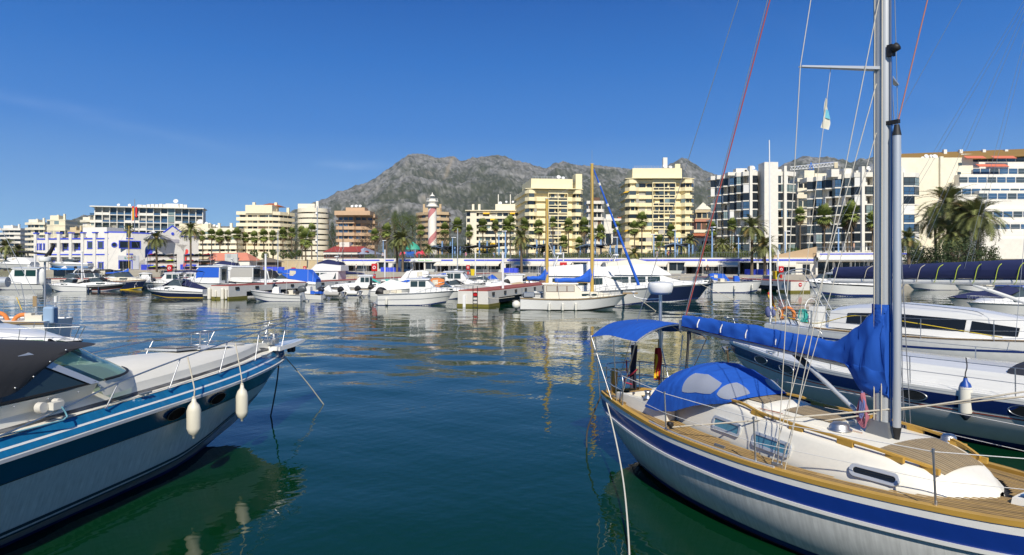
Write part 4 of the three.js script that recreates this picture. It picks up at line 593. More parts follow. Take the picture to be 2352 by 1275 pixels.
function dateCrown(seed, n = 60, L = 3.2) {
  const r = rng(seed), t = [], c = [];
  for (let i = 0; i < n; i++) {
    const f = i / n, el = mix(1.4, -.45, Math.pow(f, .9)) + (r() - .5) * .25, az = i * 2.39996 + r() * .3, len = L * (.8 + r() * .3) * (f < .12 ? .75 : 1), k = .75 + r() * .5, yel = r() < .15 ? 1.5 : 1;
    const h = new THREE.Vector3(Math.cos(az), 0, Math.sin(az)), side = new THREE.Vector3(-Math.sin(az), 0, Math.cos(az)); let p = new THREE.Vector3(), e = el; const seg = 13, dl = len / seg, col = [.155 * k * yel, .17 * k, .05 * k];
    for (let j = 0; j < seg; j++) {
      const d = h.clone().multiplyScalar(Math.cos(e)).add(new THREE.Vector3(0, Math.sin(e), 0)), q = p.clone().addScaledVector(d, dl), up = side.clone().cross(d).normalize(); if (up.y < 0) up.negate();
      const s = .03; for (const z of [p.clone().addScaledVector(side, s), p.clone().addScaledVector(side, -s), q]) t.push(z.x, z.y, z.z), c.push(col[0] * 1.5, col[1] * 1.3, col[2]);
      if (j > 0) for (const sd of [-1, 1]) for (let m = 0; m < 3; m++) {
        const b = p.clone().lerp(q, m / 3 + r() * .2), ll = .52 * Math.sin(Math.PI * Math.min(.98, (j + .8) / (seg + 1))) + .14, dir = side.clone().multiplyScalar(sd * .85).addScaledVector(d, .65).addScaledVector(up, .28 - r() * .25).normalize(), tip = b.clone().addScaledVector(dir, ll); tip.y -= .1 * ll;
        const w = d.clone().multiplyScalar(.038); const kk = .85 + r() * .3;
        for (const z of [b.clone().add(w), b.clone().sub(w), tip]) t.push(z.x, z.y, z.z), c.push(col[0] * kk, col[1] * kk, col[2] * kk);
      }
      p = q; e -= (.078 + .045 * r()) * (1.15 - Math.max(0, Math.sin(e)) * .4);
    }
  }
  return leafGeo(t, c);
}
function leafBall(seed, n, f, size, col, var_ = .5) {          // leaves scattered in clumps through a volume; f(r) -> clump centre [x, y, z] and radius
  const r = rng(seed), t = [], c = [];
  for (let i = 0; i < n; i++) {
    const [cx, cy, cz, R] = f(r); for (let j = 0; j < 12; j++) {
      const u = r() * 2 - 1, a = r() * 6.283, q = Math.sqrt(1 - u * u), rad = R * (.55 + .5 * r()), p = [cx + rad * q * Math.cos(a), cy + rad * u * .8, cz + rad * q * Math.sin(a)], k = 1 - var_ / 2 + r() * var_;
      const e1 = [r() - .5, r() - .5, r() - .5], e2 = [r() - .5, r() - .5, r() - .5];
      t.push(...p, p[0] + e1[0] * size * 2, p[1] + e1[1] * size * 2, p[2] + e1[2] * size * 2, p[0] + e2[0] * size * 2, p[1] + e2[1] * size * 2, p[2] + e2[2] * size * 2); for (let m = 0; m < 3; m++) c.push(col[0] * k, col[1] * k, col[2] * k * .9);
    }
  }
  return leafGeo(t, c);
}
const lm = phy([1, 1, 1], .75, { vertexColors: true, side: THREE.DoubleSide });
const fanG = [fanCrown(1), fanCrown(2), fanCrown(3)], dateG = [dateCrown(4), dateCrown(5), dateCrown(6, 48, 3)];
const trunkG = {}; const trunk = (h, a, b, bend) => trunkG[[h, a, b, bend]] ||= tube([[0, -.3, 0], [bend * .3, h * .35, 0], [bend * .8, h * .75, bend * .2], [bend, h, 0]], 1, false, 10, 8);
function palm(kind, label, px, py, D, s, i, base = 4.25, group) {
  const h = pyY(py, D) - base, o = thing(kind ? 'date_palm' : 'fan_palm', label, 'palm tree', pxX(px, D), base, D, i * 1.7, group || (kind ? 'date palms' : 'fan palms on the promenade'));
  const bend = ((i * 37) % 7 - 3) * .06, rr = kind ? .26 : .15, c = new THREE.CatmullRomCurve3([[0, -.3, 0], [bend * .3, h * .4, 0], [bend * .8, h * .8, bend * .3], [bend, h, 0]].map(v3));
  const tg = new THREE.TubeGeometry(c, 10, 1, 8), p = tg.attributes.position; 
  for (let k = 0; k < p.count; k++) { const y = p.getY(k), t = clamp(y / h, 0, 1), q = c.getPointAt(clamp((Math.floor(k / 9)) / 10, 0, 1)), w = kind ? rr * (1.05 - .2 * t + .35 * smooth(.86, .97, t)) : rr * (1.4 - .7 * t); p.setXYZ(k, q.x + (p.getX(k) - q.x) * w, q.y + (y - q.y) * w, q.z + (p.getZ(k) - q.z) * w); }
  tg.computeVertexNormals(); part(o, 'trunk', tg, palmBark);
  const cr = part(o, 'crown', (kind ? dateG : fanG)[i % 3], lm); cr.position.set(bend, h, 0); cr.scale.setScalar(s * (kind ? 1.12 : 1)); if (!kind) cr.scale.y *= 1.3; cr.rotation.y = i * 2.1;
  return o;
}
let pi = 0;
for (const [where, D, list] of [['in front of the low cream terrace', 206, [[466, 541], [486, 539], [505, 543], [524, 541]]], ['at the cream tower with long balconies', 204, [[545, 538], [564, 546], [585, 544], [606, 542], [627, 542], [650, 537]]], ['in front of the round tower', 195, [[671, 535], [694, 534], [716, 530]]], ['between the salmon tower and the lighthouse', 178, [[862, 540], [888, 530], [967, 529]]], ['between the lighthouse and the long cream slab', 180, [[1022, 527], [1052, 518], [1079, 531]]], ['in front of the long cream slab', 176, [[1109, 519], [1139, 518], [1163, 518], [1172, 513], [1205, 516]]], ['in front of the left yellow block', 172, [[1239, 522], [1270, 511], [1306, 518], [1342, 519]]], ['between the two yellow blocks', 174, [[1357, 537], [1380, 533], [1417, 523]]], ['in front of the right yellow block', 168, [[1458, 525], [1474, 506], [1541, 530]]], ['beside the left black framed block', 158, [[1634, 528], [1680, 516], [1838, 494]]], ['in front of the right black framed block', 140, [[1893, 497], [1947, 505], [1955, 488], [2004, 508]]]])
  list.forEach(([px, py], k) => palm(0, `tall fan palm ${where}, ${ord[k]}`, px, py, D + (k % 2) * 3, 1.02 + (pi * 7 % 5) * .09 + (D < 150 ? .25 : 0), pi++));
for (const [px, py, D, lab] of [[1294, 556, 166, 'short fan palm at the foot of the left yellow block'], [1329, 560, 166, 'short fan palm right of the pergola at the left yellow block'], [1516, 555, 164, 'short fan palm at the foot of the right yellow block'], [702, 548, 178, 'stout shaggy fan palm in front of the round tower']]) palm(0, lab, px, py, D, px === 702 ? 1.7 : 1.1, pi++, 4.25, 'short fan palms');
[[360, 549, 172, .98, 1.4, 'date palm in front of the arched gable'], [438, 528, 172, 1.05, 1.4, 'taller date palm at the right end of the port building'], [925, 548, 152, 1.08, 1.4, 'large date palm on the quay left of the lighthouse'], [912, 552, 155, .95, 1.4, 'date palm standing just behind the large one left of the lighthouse'], [1198, 546, 143, .95, 1.4, 'date palm on the quay left of the yellow masts'], [1727, 523, 121, 1.12, 1.4, 'large date palm in front of the blank stair wall'], [1757, 566, 120, .95, 1.4, 'short date palm in front of the blank stair wall'], [1458, 583, 130, .6, 1.4, 'small feathery palm below the right yellow block'], [1585, 552, 160, .8, 4.25, 'feathery palm right of the right yellow block'], [1564, 566, 158, .62, 4.25, 'small feathery palm beside the last pergola'], [1660, 562, 150, .8, 4.25, 'feathery palm at the left foot of the black framed block'], [1690, 570, 146, .6, 4.25, 'small feathery palm left of the large date palm'], [1250, 572, 160, .7, 4.25, 'small feathery palm behind the short yellow mast'], [1075, 572, 168, .7, 4.25, 'small feathery palm right of the lighthouse'], [985, 572, 165, .65, 4.25, 'small feathery palm at the foot of the lighthouse'],
  [2178, 470, 112, 1.6, 1.4, 'biggest date palm of the cluster right of the mast'], [2246, 497, 106, 1.45, 1.4, 'leaning date palm at the right of the cluster'], [2150, 505, 118, 1.3, 1.4, 'date palm at the left of the cluster right of the mast'], [2216, 505, 112, 1.3, 1.4, 'date palm in the middle of the cluster right of the mast'], [2186, 540, 108, 1.0, 1.4, 'low date palm under the cluster right of the mast'], [2088, 548, 108, .85, 1.4, 'date palm just right of the tall mast'], [12, 567, 190, 1.15, 1.4, 'date palm at the left edge of the view'], [42, 575, 194, .9, 1.4, 'smaller date palm left of the port building'], [296, 528, 215, .95, 4.25, 'date palm behind the port building skylight']].forEach(([px, py, D, s, base, lab], i) => palm(1, lab, px, py, D, s, i, base));
// broadleaf trees
function tree(label, px, pyTop, pyBase, D, rx, col, seed, o = {}) {
  const top = pyY(pyTop, D), base = o.base ?? 4.25, H = top - base, t = thing(o.name || 'broadleaf_tree', label, 'tree', pxX(px, D), base, D, seed, o.group || 'trees behind the promenade'), R = rx, cy = H - (o.ry ?? R), ry = o.ry ?? R;
  const limbs = [rod([0, -.3, 0], [0, Math.max(.6, cy), 0], .22 * (o.tr || 1), .16, 7)], r = rng(seed); for (let i = 0; i < 6; i++) { const a = i * 1.05 + r(); limbs.push(rod([0, Math.max(.4, cy - ry * .5), 0], [Math.cos(a) * R * .6, cy + ry * (.1 + .4 * r()), Math.sin(a) * R * .6], .1, .04, 5)); }
  part(t, 'trunk', merge(limbs), bark);
  if (!o.bare) part(t, 'crown', leafBall(seed, o.n || 200, q => { const u = q() * 2 - 1, a = q() * 6.283, s = Math.sqrt(1 - u * u), k = (o.solid ? .8 : .45) + (o.solid ? .2 : .55) * q(); const cone = o.cone ? 1 - .7 * (u * .5 + .5) : 1; return [R * k * s * Math.cos(a) * cone, cy + ry * k * u, R * k * s * Math.sin(a) * cone, R * (o.solid ? .12 : .22)]; }, o.leaf || .22, col, .7), lm);
  else { const br = []; for (let i = 0; i < 70; i++) { const a = r() * 6.28, l = R * (.5 + r() * .6), p = [Math.cos(a) * R * .3 * r(), cy - ry * .5 + r() * ry * .8, Math.sin(a) * R * .3 * r()]; br.push(rod(p, [p[0] + Math.cos(a) * l * .8, p[1] + l * (.3 + r()), p[2] + Math.sin(a) * l * .8], .06, .02, 3)); } part(t, 'branches', merge(br), std([.2, .14, .09], .95)); part(t, 'twigs', leafBall(seed, 130, q => { const u = q() * 2 - 1, a = q() * 6.283; return [R * .9 * Math.sqrt(1 - u * u) * Math.cos(a), cy + ry * .3 + ry * u, R * .9 * Math.sqrt(1 - u * u) * Math.sin(a), R * .3]; }, .16, [.2, .14, .075], .5), lm); }
  return t;
}
const gD = [.04, .065, .02], gM = [.075, .11, .026], gY = [.11, .115, .03], gO = [.08, .09, .04];
for (const [lab, px, t, b, D, rx, col, o] of [
  ['round olive green tree behind the port building roof', 258, 506, 560, 225, 4.2, gO, {}], ['tall dark green tree left of the round tower', 678, 512, 600, 215, 3.6, gD, { ry: 6, n: 300 }], ['slender dark conifer between the round and salmon towers', 763, 493, 600, 245, 2.2, gD, { ry: 9, cone: 1, n: 260 }],
  ['dense green tree left of the lighthouse', 925, 484, 560, 250, 4.6, gM, { ry: 4.4, n: 320 }], ['pointed green tree left of the dense one by the lighthouse', 907, 480, 560, 255, 2.6, gM, { ry: 5, cone: 1 }], ['green tree touching the tan block left of the lighthouse', 948, 486, 560, 252, 3.4, gM, { ry: 4 }],
  ['leafless brown tree right of the salmon tower', 866, 498, 600, 215, 4, gO, { bare: 1, ry: 6 }], ['leafless brown tree left of the green trees by the lighthouse', 884, 490, 600, 220, 3.6, gO, { bare: 1, ry: 6.5 }], ['small leafless tree in front of the salmon tower', 838, 530, 600, 205, 3, gO, { bare: 1, ry: 4 }],
  ['dark tree right behind the lighthouse foot', 1018, 533, 600, 240, 4, gD, {}], ['dark tree left behind the lighthouse foot', 962, 535, 600, 240, 3.6, gD, {}], ['yellowish tree in front of the long cream slab', 1118, 552, 600, 172, 2.6, gY, {}], ['green tree right of the long cream slab pergola', 1040, 556, 600, 172, 2.6, gM, {}],
  ['bright green willow like tree left of the black framed block', 1655, 548, 600, 156, 3, gY, { ry: 2.6 }], ['bushy green tree beside the low terracotta house', 1618, 560, 600, 170, 2, gM, {}],
  ['dark fig tree under the date palm cluster', 2200, 545, 610, 104, 3.4, gD, { base: 1.4, ry: 2.6, n: 320 }], ['dark green bush tree left of the date palm cluster', 2118, 563, 612, 112, 3, gD, { base: 1.4, ry: 1.8, n: 260 }], ['dark green tree right of the date palm cluster', 2262, 560, 612, 106, 2.2, gD, { base: 1.4 }]]) tree(lab, px, t, b, D, rx, col, Math.round(px), o);
[[583, 575, 'first'], [609, 579, 'second'], [628, 573, 'third'], [650, 575, 'fourth'], [669, 578, 'fifth'], [687, 575, 'sixth']].forEach(([px, t, w], i) => tree(`clipped round green tree behind the slipway wall, ${w} of the row from the left`, px, t, 600, 190, 1.15 - (i % 3) * .15, gM, px, { solid: 1, n: 160, leaf: .16, name: 'clipped_tree', group: 'clipped round trees', tr: .4 }));
for (const [px, t, D, rx, lab] of [[1508, 573, 160, 2.2, 'big clipped bush under the last pergola'], [1545, 578, 162, 1.6, 'clipped bush right of the last pergola'], [1395, 577, 165, 2, 'clipped bush between the two yellow blocks'], [1820, 570, 146, 2.4, 'clipped bush below the blank white stair wall'], [1712, 576, 150, 1.8, 'clipped bush behind the large date palm'], [1868, 577, 142, 1.7, 'clipped bush beside the sandy ramp'], [1120, 578, 170, 1.6, 'clipped bush under the long louvred pergola'], [850, 583, 172, 1.5, 'clipped bush right of the cafe']]) tree(lab, px, t, 600, D, rx, gM, px + 7, { solid: 1, n: 190, leaf: .18, ry: pyY(t, D) - 4.3 > 3 ? (pyY(t, D) - 4.3) / 2 : 1.2, name: 'clipped_bush', group: 'clipped bushes on the promenade', tr: .5 });
{ // low hedge along the promenade
  const g = leafBall(44, 2600, q => { const s = mix(sOf(860), sOf(1700), q()), o = -5 - q() * 7; return [qx(s, o), 4.4 + q() * (1.0 + .7 * nz(s * .13)), -qD(s, o), .35]; }, .2, [.07, .095, .025], .8);
  const m = part(scene, 'hedge_planting', g, lm); m.userData = { kind: 'stuff', label: 'low green hedge planting along the promenade', category: 'hedge' };
}
// ---------------------------------------------------------------- boats
const gel = phy([.80, .80, .78], .28, { map: blotch, clearcoat: .5, clearcoatRoughness: .15 }), gelCream = phy([.74, .69, .56], .32, { map: blotch }), deckW = std([.72, .71, .66], .6, { map: blotch }), navy = phy([.012, .02, .06], .25, { clearcoat: .5 }), navyCloth = std([.012, .018, .075], .9), blueCloth = std([.012, .10, .52], .85), blackCloth = std([.012, .012, .014], .8), whiteCloth = std([.7, .69, .66], .9), greyCloth = std([.40, .39, .36], .9), tealCloth = std([.05, .42, .36], .85), orangeCloth = std([.62, .2, .05], .85), inox = std([.60, .60, .59], .42, { metalness: 1 }), rubber = std([.015, .015, .016], .6), glassT = phy([.03, .05, .05], .06), teakOld = std([.34, .24, .13], .8, { map: streaks }), bottomB = std([.01, .03, .14], .6), fenderW = std([.68, .66, .58], .55), alu = std([.52, .54, .56], .38, { metalness: .4 }), woodMast = std([.52, .34, .07], .5), redLine = std([.3, .03, .02], .5), yellowStripe = std([.75, .5, .02], .5), ropeM = std([.55, .5, .4], .95), ropeK = std([.05, .05, .055], .95), tan = std([.42, .32, .2], .9), darkRed = std([.25, .03, .03], .6), cushion = std([.62, .58, .48], .85);
function hullFn(L, B, fb, fs, o = {}) {                        // motor boat form: bow at +L/2, flared topsides down to a chine, deep forefoot
  const rake = o.rake ?? L * .16, bw = o.stern ?? .86, dr = o.draft ?? .45, fl = o.flare ?? .78;
  const half = t => B / 2 * (t < .45 ? mix(bw, 1, smooth(0, .45, t)) : Math.pow(Math.max(0, 1 - Math.pow((t - .45) / .55, 2.3)), .75));
  const sheer = t => mix(fs, fb, Math.pow(t, 1.6)) + (o.hump ?? 0) * Math.sin(Math.PI * t);
  return (t, v, side) => {                                     // v: 0 sheer, .62 chine, 1 keel
    const b = half(t), c = v < .62 ? v / .62 : 1, k = v < .62 ? 0 : (v - .62) / .38;
    const fore = smooth(.55, 1, t), w = b * (mix(1, mix(fl, .5, fore), c)) * (1 - Math.pow(k, 1.2));
    const yc = mix(-.05, .22, fore), y = v < .62 ? mix(sheer(t), yc, c) : mix(yc, -dr * (1 - fore * .6), k);
    return [-L / 2 + t * L - rake * Math.pow(t, 4) * Math.pow(v, .9), y, side * w];
  };
}
function strip(f, v0, v1, off = 0, t0 = 0, t1 = 1, nt = 26, nv = 3) {
  const g = [-1, 1].map(s => grid((u, w) => { const p = f(mix(t0, t1, u), mix(v0, v1, w), s); return [p[0] + (off && u > .97 ? off : 0), p[1], p[2] + s * off, u * 6, w * 2]; }, nt, nv, s < 0));
  return merge(g);
}
function transom(f, n = 8) { const r = []; for (let i = 0; i <= n; i++) r.push(f(0, i / n, 1)); return grid((u, v) => { const p = r[Math.round(v * n)]; return [p[0], p[1], p[2] * (1 - 2 * u)]; }, 2, n); }
function deckGeo(f, dy = -.02, crown = .06, t0 = 0, t1 = .995, ins = .0) { return grid((u, v) => { const t = mix(t0, t1, u), p = f(t, .02, 1), w = Math.max(0, Math.abs(p[2]) - ins), s = v * 2 - 1; return [p[0], p[1] + dy + crown * (1 - s * s), w * s, u * 4, v * 2]; }, 24, 6, true); }
const house = (st, crown = .05) => loft(st.map(([x, y0, w0, y1, w1]) => [[x, y0, -w0], [x + .0, y1, -w1], [x, y1 + crown * .75, -w1 * .5], [x, y1 + crown, 0], [x, y1 + crown * .75, w1 * .5], [x, y1, w1], [x, y0, w0]]));
const stAt = (st, x) => { for (let i = 1; i < st.length; i++) { const a = st[i - 1], b = st[i]; if ((x - a[0]) * (x - b[0]) <= 1e-9 && a[0] !== b[0]) { const t = (x - a[0]) / (b[0] - a[0]); return a.map((q, k) => mix(q, b[k], t)); } } return st[st.length - 1]; };
function sidePane(st, xa, xb, fa, fb, off = .012, sides = [-1, 1], tiltA = 0) { return merge(sides.map(s => grid((u, v) => { const x = mix(xa, xb, u) + tiltA * v * (1 - u), q = stAt(st, x), f = mix(fa, fb, v); return [x, mix(q[1], q[3], f), s * (mix(q[2], q[4], f) + off)]; }, 8, 1, s < 0))); }
const outG = (() => { const c = skin([[-.34, .2, 1.0], [-.26, .23, 1.16], [0, .24, 1.2], [.2, .2, 1.14], [.28, .12, 1.0]].map(([x, w, y]) => [...Array(10)].map((_, k) => { const a = k / 10 * 6.283; return [x, mix(.62, y, .5 + .5 * Math.sin(a)), w * Math.cos(a)]; }))); const l = merge([bx(.2, .75, .14, -.02, .3, 0), bx(.4, .05, .3, -.02, .02, 0), skin([[-.3, .02], [-.1, .07], [.12, .06], [.25, .02]].map(([x, w]) => [...Array(6)].map((_, k) => { const a = k / 6 * 6.283; return [x, -.2 + w * Math.sin(a), w * Math.cos(a)]; }))), bx(.05, .3, .3, -.32, -.2, 0), bx(.3, .16, .2, .2, .55, 0)]); return [c, l]; })();
function outboard(p, x, z, s = 1, tilt = 0, capM = rubber, legM = greySteel) { const g = part(p, 'outboard_motor', outG[0], capM); g.position.set(x, .1, z); g.scale.setScalar(s); g.rotation.z = -tilt; part(g, 'leg', outG[1], legM); }
function bimini(p, x0, x1, w, y, m, deck, nm = 'bimini') { part(p, nm, grid((u, v) => { const a = (v * 2 - 1), e = (u * 2 - 1); return [mix(x0, x1, u), y + .16 * (1 - a * a) + .1 * (1 - e * e), w * a]; }, 8, 8, true), m); const l = []; for (const s of [-1, 1]) for (const x of [x0, (x0 + x1) / 2, x1]) l.push(rod([mix(x, (x0 + x1) / 2, .75), deck, s * w], [x, y + .02, s * w], .018)); part(p, 'canopy_frame', merge(l), inox); }
function bowRail(p, f, h = .5, t0 = .5, m = inox) { const a = [], n = 7, l = []; for (let i = 0; i <= n; i++) { const t = mix(t0, .985, i / n), q = f(t, 0, 1); a.push([q[0] + (i === n ? .15 : 0), q[1] + h * Math.min(1, .35 + i * .25), Math.max(q[2] - .06, .04)]); if (i) l.push(rod([q[0] - .08, q[1], Math.max(q[2] - .08, .03)], a[i], .012), rod([q[0] - .08, q[1], -Math.max(q[2] - .08, .03)], [a[i][0], a[i][1], -a[i][2]], .012)); } l.push(tube(a, .014), tube(a.map(q => [q[0], q[1], -q[2]]), .014)); part(p, 'bow_rail', merge(l), m); }
function hang(p, f, ts, side, m = fenderW) { for (const t of ts) { const q = f(t, .1, side), b = f(t, .5, side); const c = part(p, 'fender', new THREE.CapsuleGeometry(.11, .42, 4, 8), m); c.position.set(q[0], q[1] - .45, Math.sign(side) * (Math.max(Math.abs(q[2]), Math.abs(b[2])) + .12)); } }
let boatN = 0;
function boat(kind, label, px, D, L, head, o = {}) {
  const b = thing(o.name || { open: 'motor_boat', cuddy: 'speed_boat', pilot: 'cabin_boat', sport: 'motor_cruiser', fly: 'motor_yacht', rib: 'inflatable_boat', tarp: 'covered_boat', sail: 'sailing_boat' }[kind], label, 'boat', pxX(px, D), o.y || 0, D, head * Math.PI / 180, 'boats moored in the harbour'), r = rng(900 + boatN++ * 31);
  const B = o.B || L * (kind === 'sail' ? .3 : .37), fb = o.fb || (.52 + L * .066), fs = o.fs || (.36 + L * .045), f = hullFn(L, B, fb, fs, { hump: kind === 'sail' ? -.08 : .04, ...o.h }), H = o.hull || gel;
  if (kind === 'rib') {
    const c = [[-L / 2, .42, B / 2 - .22], [0, .42, B / 2 - .2], [L * .3, .46, B / 2 - .3], [L * .45, .56, B * .2], [L / 2, .62, 0], [L * .45, .56, -B * .2], [L * .3, .46, -(B / 2 - .3)], [0, .42, -(B / 2 - .2)], [-L / 2, .42, -(B / 2 - .22)]];
    part(b, 'tube', tube(c, .22, false, 48, 10), o.cloth || greyCloth); part(b, 'floor', bx(L * .8, .12, B * .6, -L * .06, .25, 0), deckW); part(b, 'console', bx(.5, .6, .6, -.2, .6, 0), gel); outboard(b, -L / 2 - .1, 0, 1.0, .5); part(b, 'cover', skin([[-.9, .1, .5], [-.4, .42, 1.35], [.2, .4, 1.0], [.8, .1, .5]].map(([x, w, y]) => [...Array(8)].map((_, k) => { const a = k / 8 * 6.283; return [x, mix(.4, y, .5 + .5 * Math.sin(a)), w * Math.cos(a)]; }))), whiteCloth); return b;
  }
  part(b, 'hull', merge([strip(f, 0, .62, 0, 0, 1, 28, 3), strip(f, .62, 1, 0, 0, 1, 28, 3), transom(f)]), H);
  part(b, 'rub_rail', strip(f, .0, .05, .025, 0, 1, 28, 1), o.rub || (r() < .5 ? greySteel : rubber));
  if (o.band) part(b, 'hull_band', strip(f, o.band[0], o.band[1], .012, 0, .995, 28, 2), o.bandM || navy);
  if (o.line) part(b, 'hull_stripe', strip(f, o.line[0], o.line[1], .015, 0, .99, 28, 1), o.lineM || navy);
  part(b, 'antifouling', strip(f, .56, .64, .014, 0, .98, 28, 1), o.boot || bottomB);
  part(b, 'deck', deckGeo(f), o.deck || deckW);
  const X = t => f(t, 0, 1)[0], Y = t => f(t, 0, 1)[1], Wd = t => f(t, 0, 1)[2];
  if (kind === 'tarp') { part(b, 'boat_cover', loft([.02, .2, .45, .7, .95].map((t, i) => { const w = Wd(t) * .96, y = Y(t), p = [.1, .45, .75, .5, .12][i] * (o.ph || 1); return [[X(t), y - .05, -w], [X(t), y + p * .5, -w * .6], [X(t), y + p, 0], [X(t), y + p * .5, w * .6], [X(t), y - .05, w]]; })), o.cloth || whiteCloth); if (o.out !== 0) outboard(b, -L / 2 - .15, 0, 1, .3); return b; }
  if (kind === 'open') {
    part(b, 'cockpit_floor', bx(L * .6, .05, B * .66, -L * .1, fs + .075, 0), cushion); part(b, 'console', house([[-.35, fs, .3, fs + .75, .28], [.15, fs, .3, fs + .75, .22], [.3, fs, .28, fs + .55, .2]]), o.console || whiteCloth); part(b, 'windscreen', bx(.03, .4, .5, .2, fs + .95, 0, 0, .35), glassM);
    part(b, 'seat', bx(.5, .45, B * .5, -L * .3, fs + .25, 0), cushion); part(b, 'locker', bx(L * .2, .22, B * .45, L * .18, fs + .2, 0), o.cloth || navyCloth); for (const z of o.twin ? [-.35, .35] : [0]) outboard(b, -L / 2 - .2, z, o.os || 1.1, o.tilt ?? .25, o.cap || rubber); if (o.rail) bowRail(b, f, .35);
  } else if (kind === 'cuddy' || kind === 'sport') {
    const y = Y(.5), w = Wd(.5), k = kind === 'sport' ? 1.25 : 1;
    const fore = [[X(.42), y, w * .86, y + .42 * k, w * .74], [X(.62), Y(.62), Wd(.62) * .84, Y(.62) + .36 * k, Wd(.62) * .66], [X(.8), Y(.8), Wd(.8) * .8, Y(.8) + .2 * k, Wd(.8) * .55], [X(.93), Y(.93), Wd(.93) * .6, Y(.93) + .04, Wd(.93) * .3]];
    part(b, 'foredeck', house(fore), o.top || gel); for (const s of [-1, 1]) part(b, 'side_window', sidePane(fore, X(.47), X(.64), .3, .75, .012, [s]), glassT); 
    const ws = [[X(.62), Y(.62) + .36 * k, Wd(.62) * .62], [X(.5), y + .95 * k, w * .68]]; part(b, 'windscreen', loft([[[ws[0][0], ws[0][1], -ws[0][2]], [ws[0][0] + .18, ws[0][1], 0], [ws[0][0], ws[0][1], ws[0][2]], [X(.36), y + .4 * k, w * .8], [X(.36), y + .4 * k, -w * .8]], [[ws[1][0] - .05, ws[1][1], -ws[1][2]], [ws[1][0] + .1, ws[1][1], 0], [ws[1][0] - .05, ws[1][1], ws[1][2]], [X(.33), y + .85 * k, w * .74], [X(.33), y + .85 * k, -w * .74]]]), glassM); part(b, 'windscreen_frame', tube([[X(.33), y + .86 * k, w * .74], [ws[1][0] - .05, ws[1][1] + .01, ws[1][2]], [ws[1][0] + .1, ws[1][1] + .01, 0], [ws[1][0] - .05, ws[1][1] + .01, -ws[1][2]], [X(.33), y + .86 * k, -w * .74]], .025), inox);
    part(b, 'cockpit_side', loft([[[X(0), fs, -w * .84], [X(0), fs + .25, -w * .8], [X(0), fs + .25, w * .8], [X(0), fs, w * .84]], [[X(.42), y, -w * .9], [X(.42), y + .4 * k, -w * .82], [X(.42), y + .4 * k, w * .82], [X(.42), y, w * .9]]]), o.top || gel);
    if (o.cover) part(b, 'cockpit_cover', loft([[[X(.02), fs + .26, -w * .78], [X(.02), fs + .42, 0], [X(.02), fs + .26, w * .78]], [[X(.3), y + .42 * k, -w * .8], [X(.3), y + .85 * k, 0], [X(.3), y + .42 * k, w * .8]], [[X(.52), y + .8 * k, -w * .66], [X(.52), y + 1.02 * k, 0], [X(.52), y + .8 * k, w * .66]], [[X(.72), Y(.72) + .28 * k, -w * .5], [X(.74), Y(.72) + .36 * k, 0], [X(.72), Y(.72) + .28 * k, w * .5]]]), o.cover);
    if (o.canvas) { const cv = house([[X(.0), fs + .25, w * .78, fs + .6, w * .6], [X(.12), fs + .3, w * .82, y + 1.25 * k, w * .66], [X(.4), y + .42 * k, w * .82, y + 1.35 * k, w * .64], [X(.5), y + .8 * k, w * .7, y + 1.2 * k, w * .62]]); part(b, 'canvas_enclosure', cv, o.canvas); part(b, 'canvas_window', sidePane([[X(.12), fs + .3, w * .82, y + 1.25 * k, w * .66], [X(.4), y + .42 * k, w * .82, y + 1.35 * k, w * .64]], X(.3), X(.39), .35, .85), std([.5, .46, .35], .4)); }
    if (o.arch) { part(b, 'radar_arch', tube([[X(.12), fs + .2, w * .86], [X(.16), y + 1.05 * k, w * .8], [X(.2), y + 1.4 * k, w * .5], [X(.2), y + 1.4 * k, -w * .5], [X(.16), y + 1.05 * k, -w * .8], [X(.12), fs + .2, -w * .86]], .09, false, 30, 8), gel); }
    if (o.bim) bimini(b, X(.1), X(.46), w * .8, y + 1.5 * k, o.bim, fs + .3); part(b, 'swim_platform', bx(.55, .08, B * .7, -L / 2 - .25, .3, 0), gel); if (o.out) outboard(b, -L / 2 - .25, 0, 1.2, .2); bowRail(b, f, .45);
  } else if (kind === 'pilot') {
    const x0 = o.house?.[0] ?? .3, x1 = o.house?.[1] ?? .62, y = Y(.5), w = Wd((x0 + x1) / 2) * .78, hh = o.hh || 1.55, st = [[X(x0), y - .1, w, y + hh, w * .88], [X(x1) - .1, y - .1, w, y + hh, w * .86], [X(x1) + .45, y - .05, w * .9, y + hh * .52, w * .84]];
    part(b, 'cabin', house(st), o.top || gel); part(b, 'cabin_roof', house([[X(x0) - .35, y + hh, w * .98, y + hh + .07, w * .94], [X(x1) + .12, y + hh - .02, w * .98, y + hh + .05, w * .9]], .08), gel);
    for (const [a, c] of [[.05, .46], [.52, .93]]) for (const s of [-1, 1]) part(b, 'side_window', sidePane(st, mix(X(x0), X(x1) - .1, a), mix(X(x0), X(x1) - .1, c), .5, .9, .012, [s]), o.glass || glassT); part(b, 'windscreen', grid((u, v) => { const s = u * 2 - 1; return [mix(X(x1) + .36, X(x1) - .02, v) + .03, mix(y + hh * .58, y + hh * .93, v), s * w * .78]; }, 4, 1), glassT);
    for (const s of [-.55, 0, .55].slice(0, o.doors || 2)) part(b, 'cabin_door', bx(.03, hh * .72, w * .52, X(x0) - .03, y + hh * .5, (s + (o.doors === 3 ? 0 : .27)) * w), phy([.012, .03, .028], .08));
    part(b, 'foredeck', house([[X(x1) + .3, y, w * .9, y + hh * .42, w * .75], [X(.8), Y(.8), Wd(.8) * .75, Y(.8) + .3, Wd(.8) * .5], [X(.94), Y(.94), Wd(.94) * .5, Y(.94) + .05, Wd(.94) * .3]]), o.top || gel);
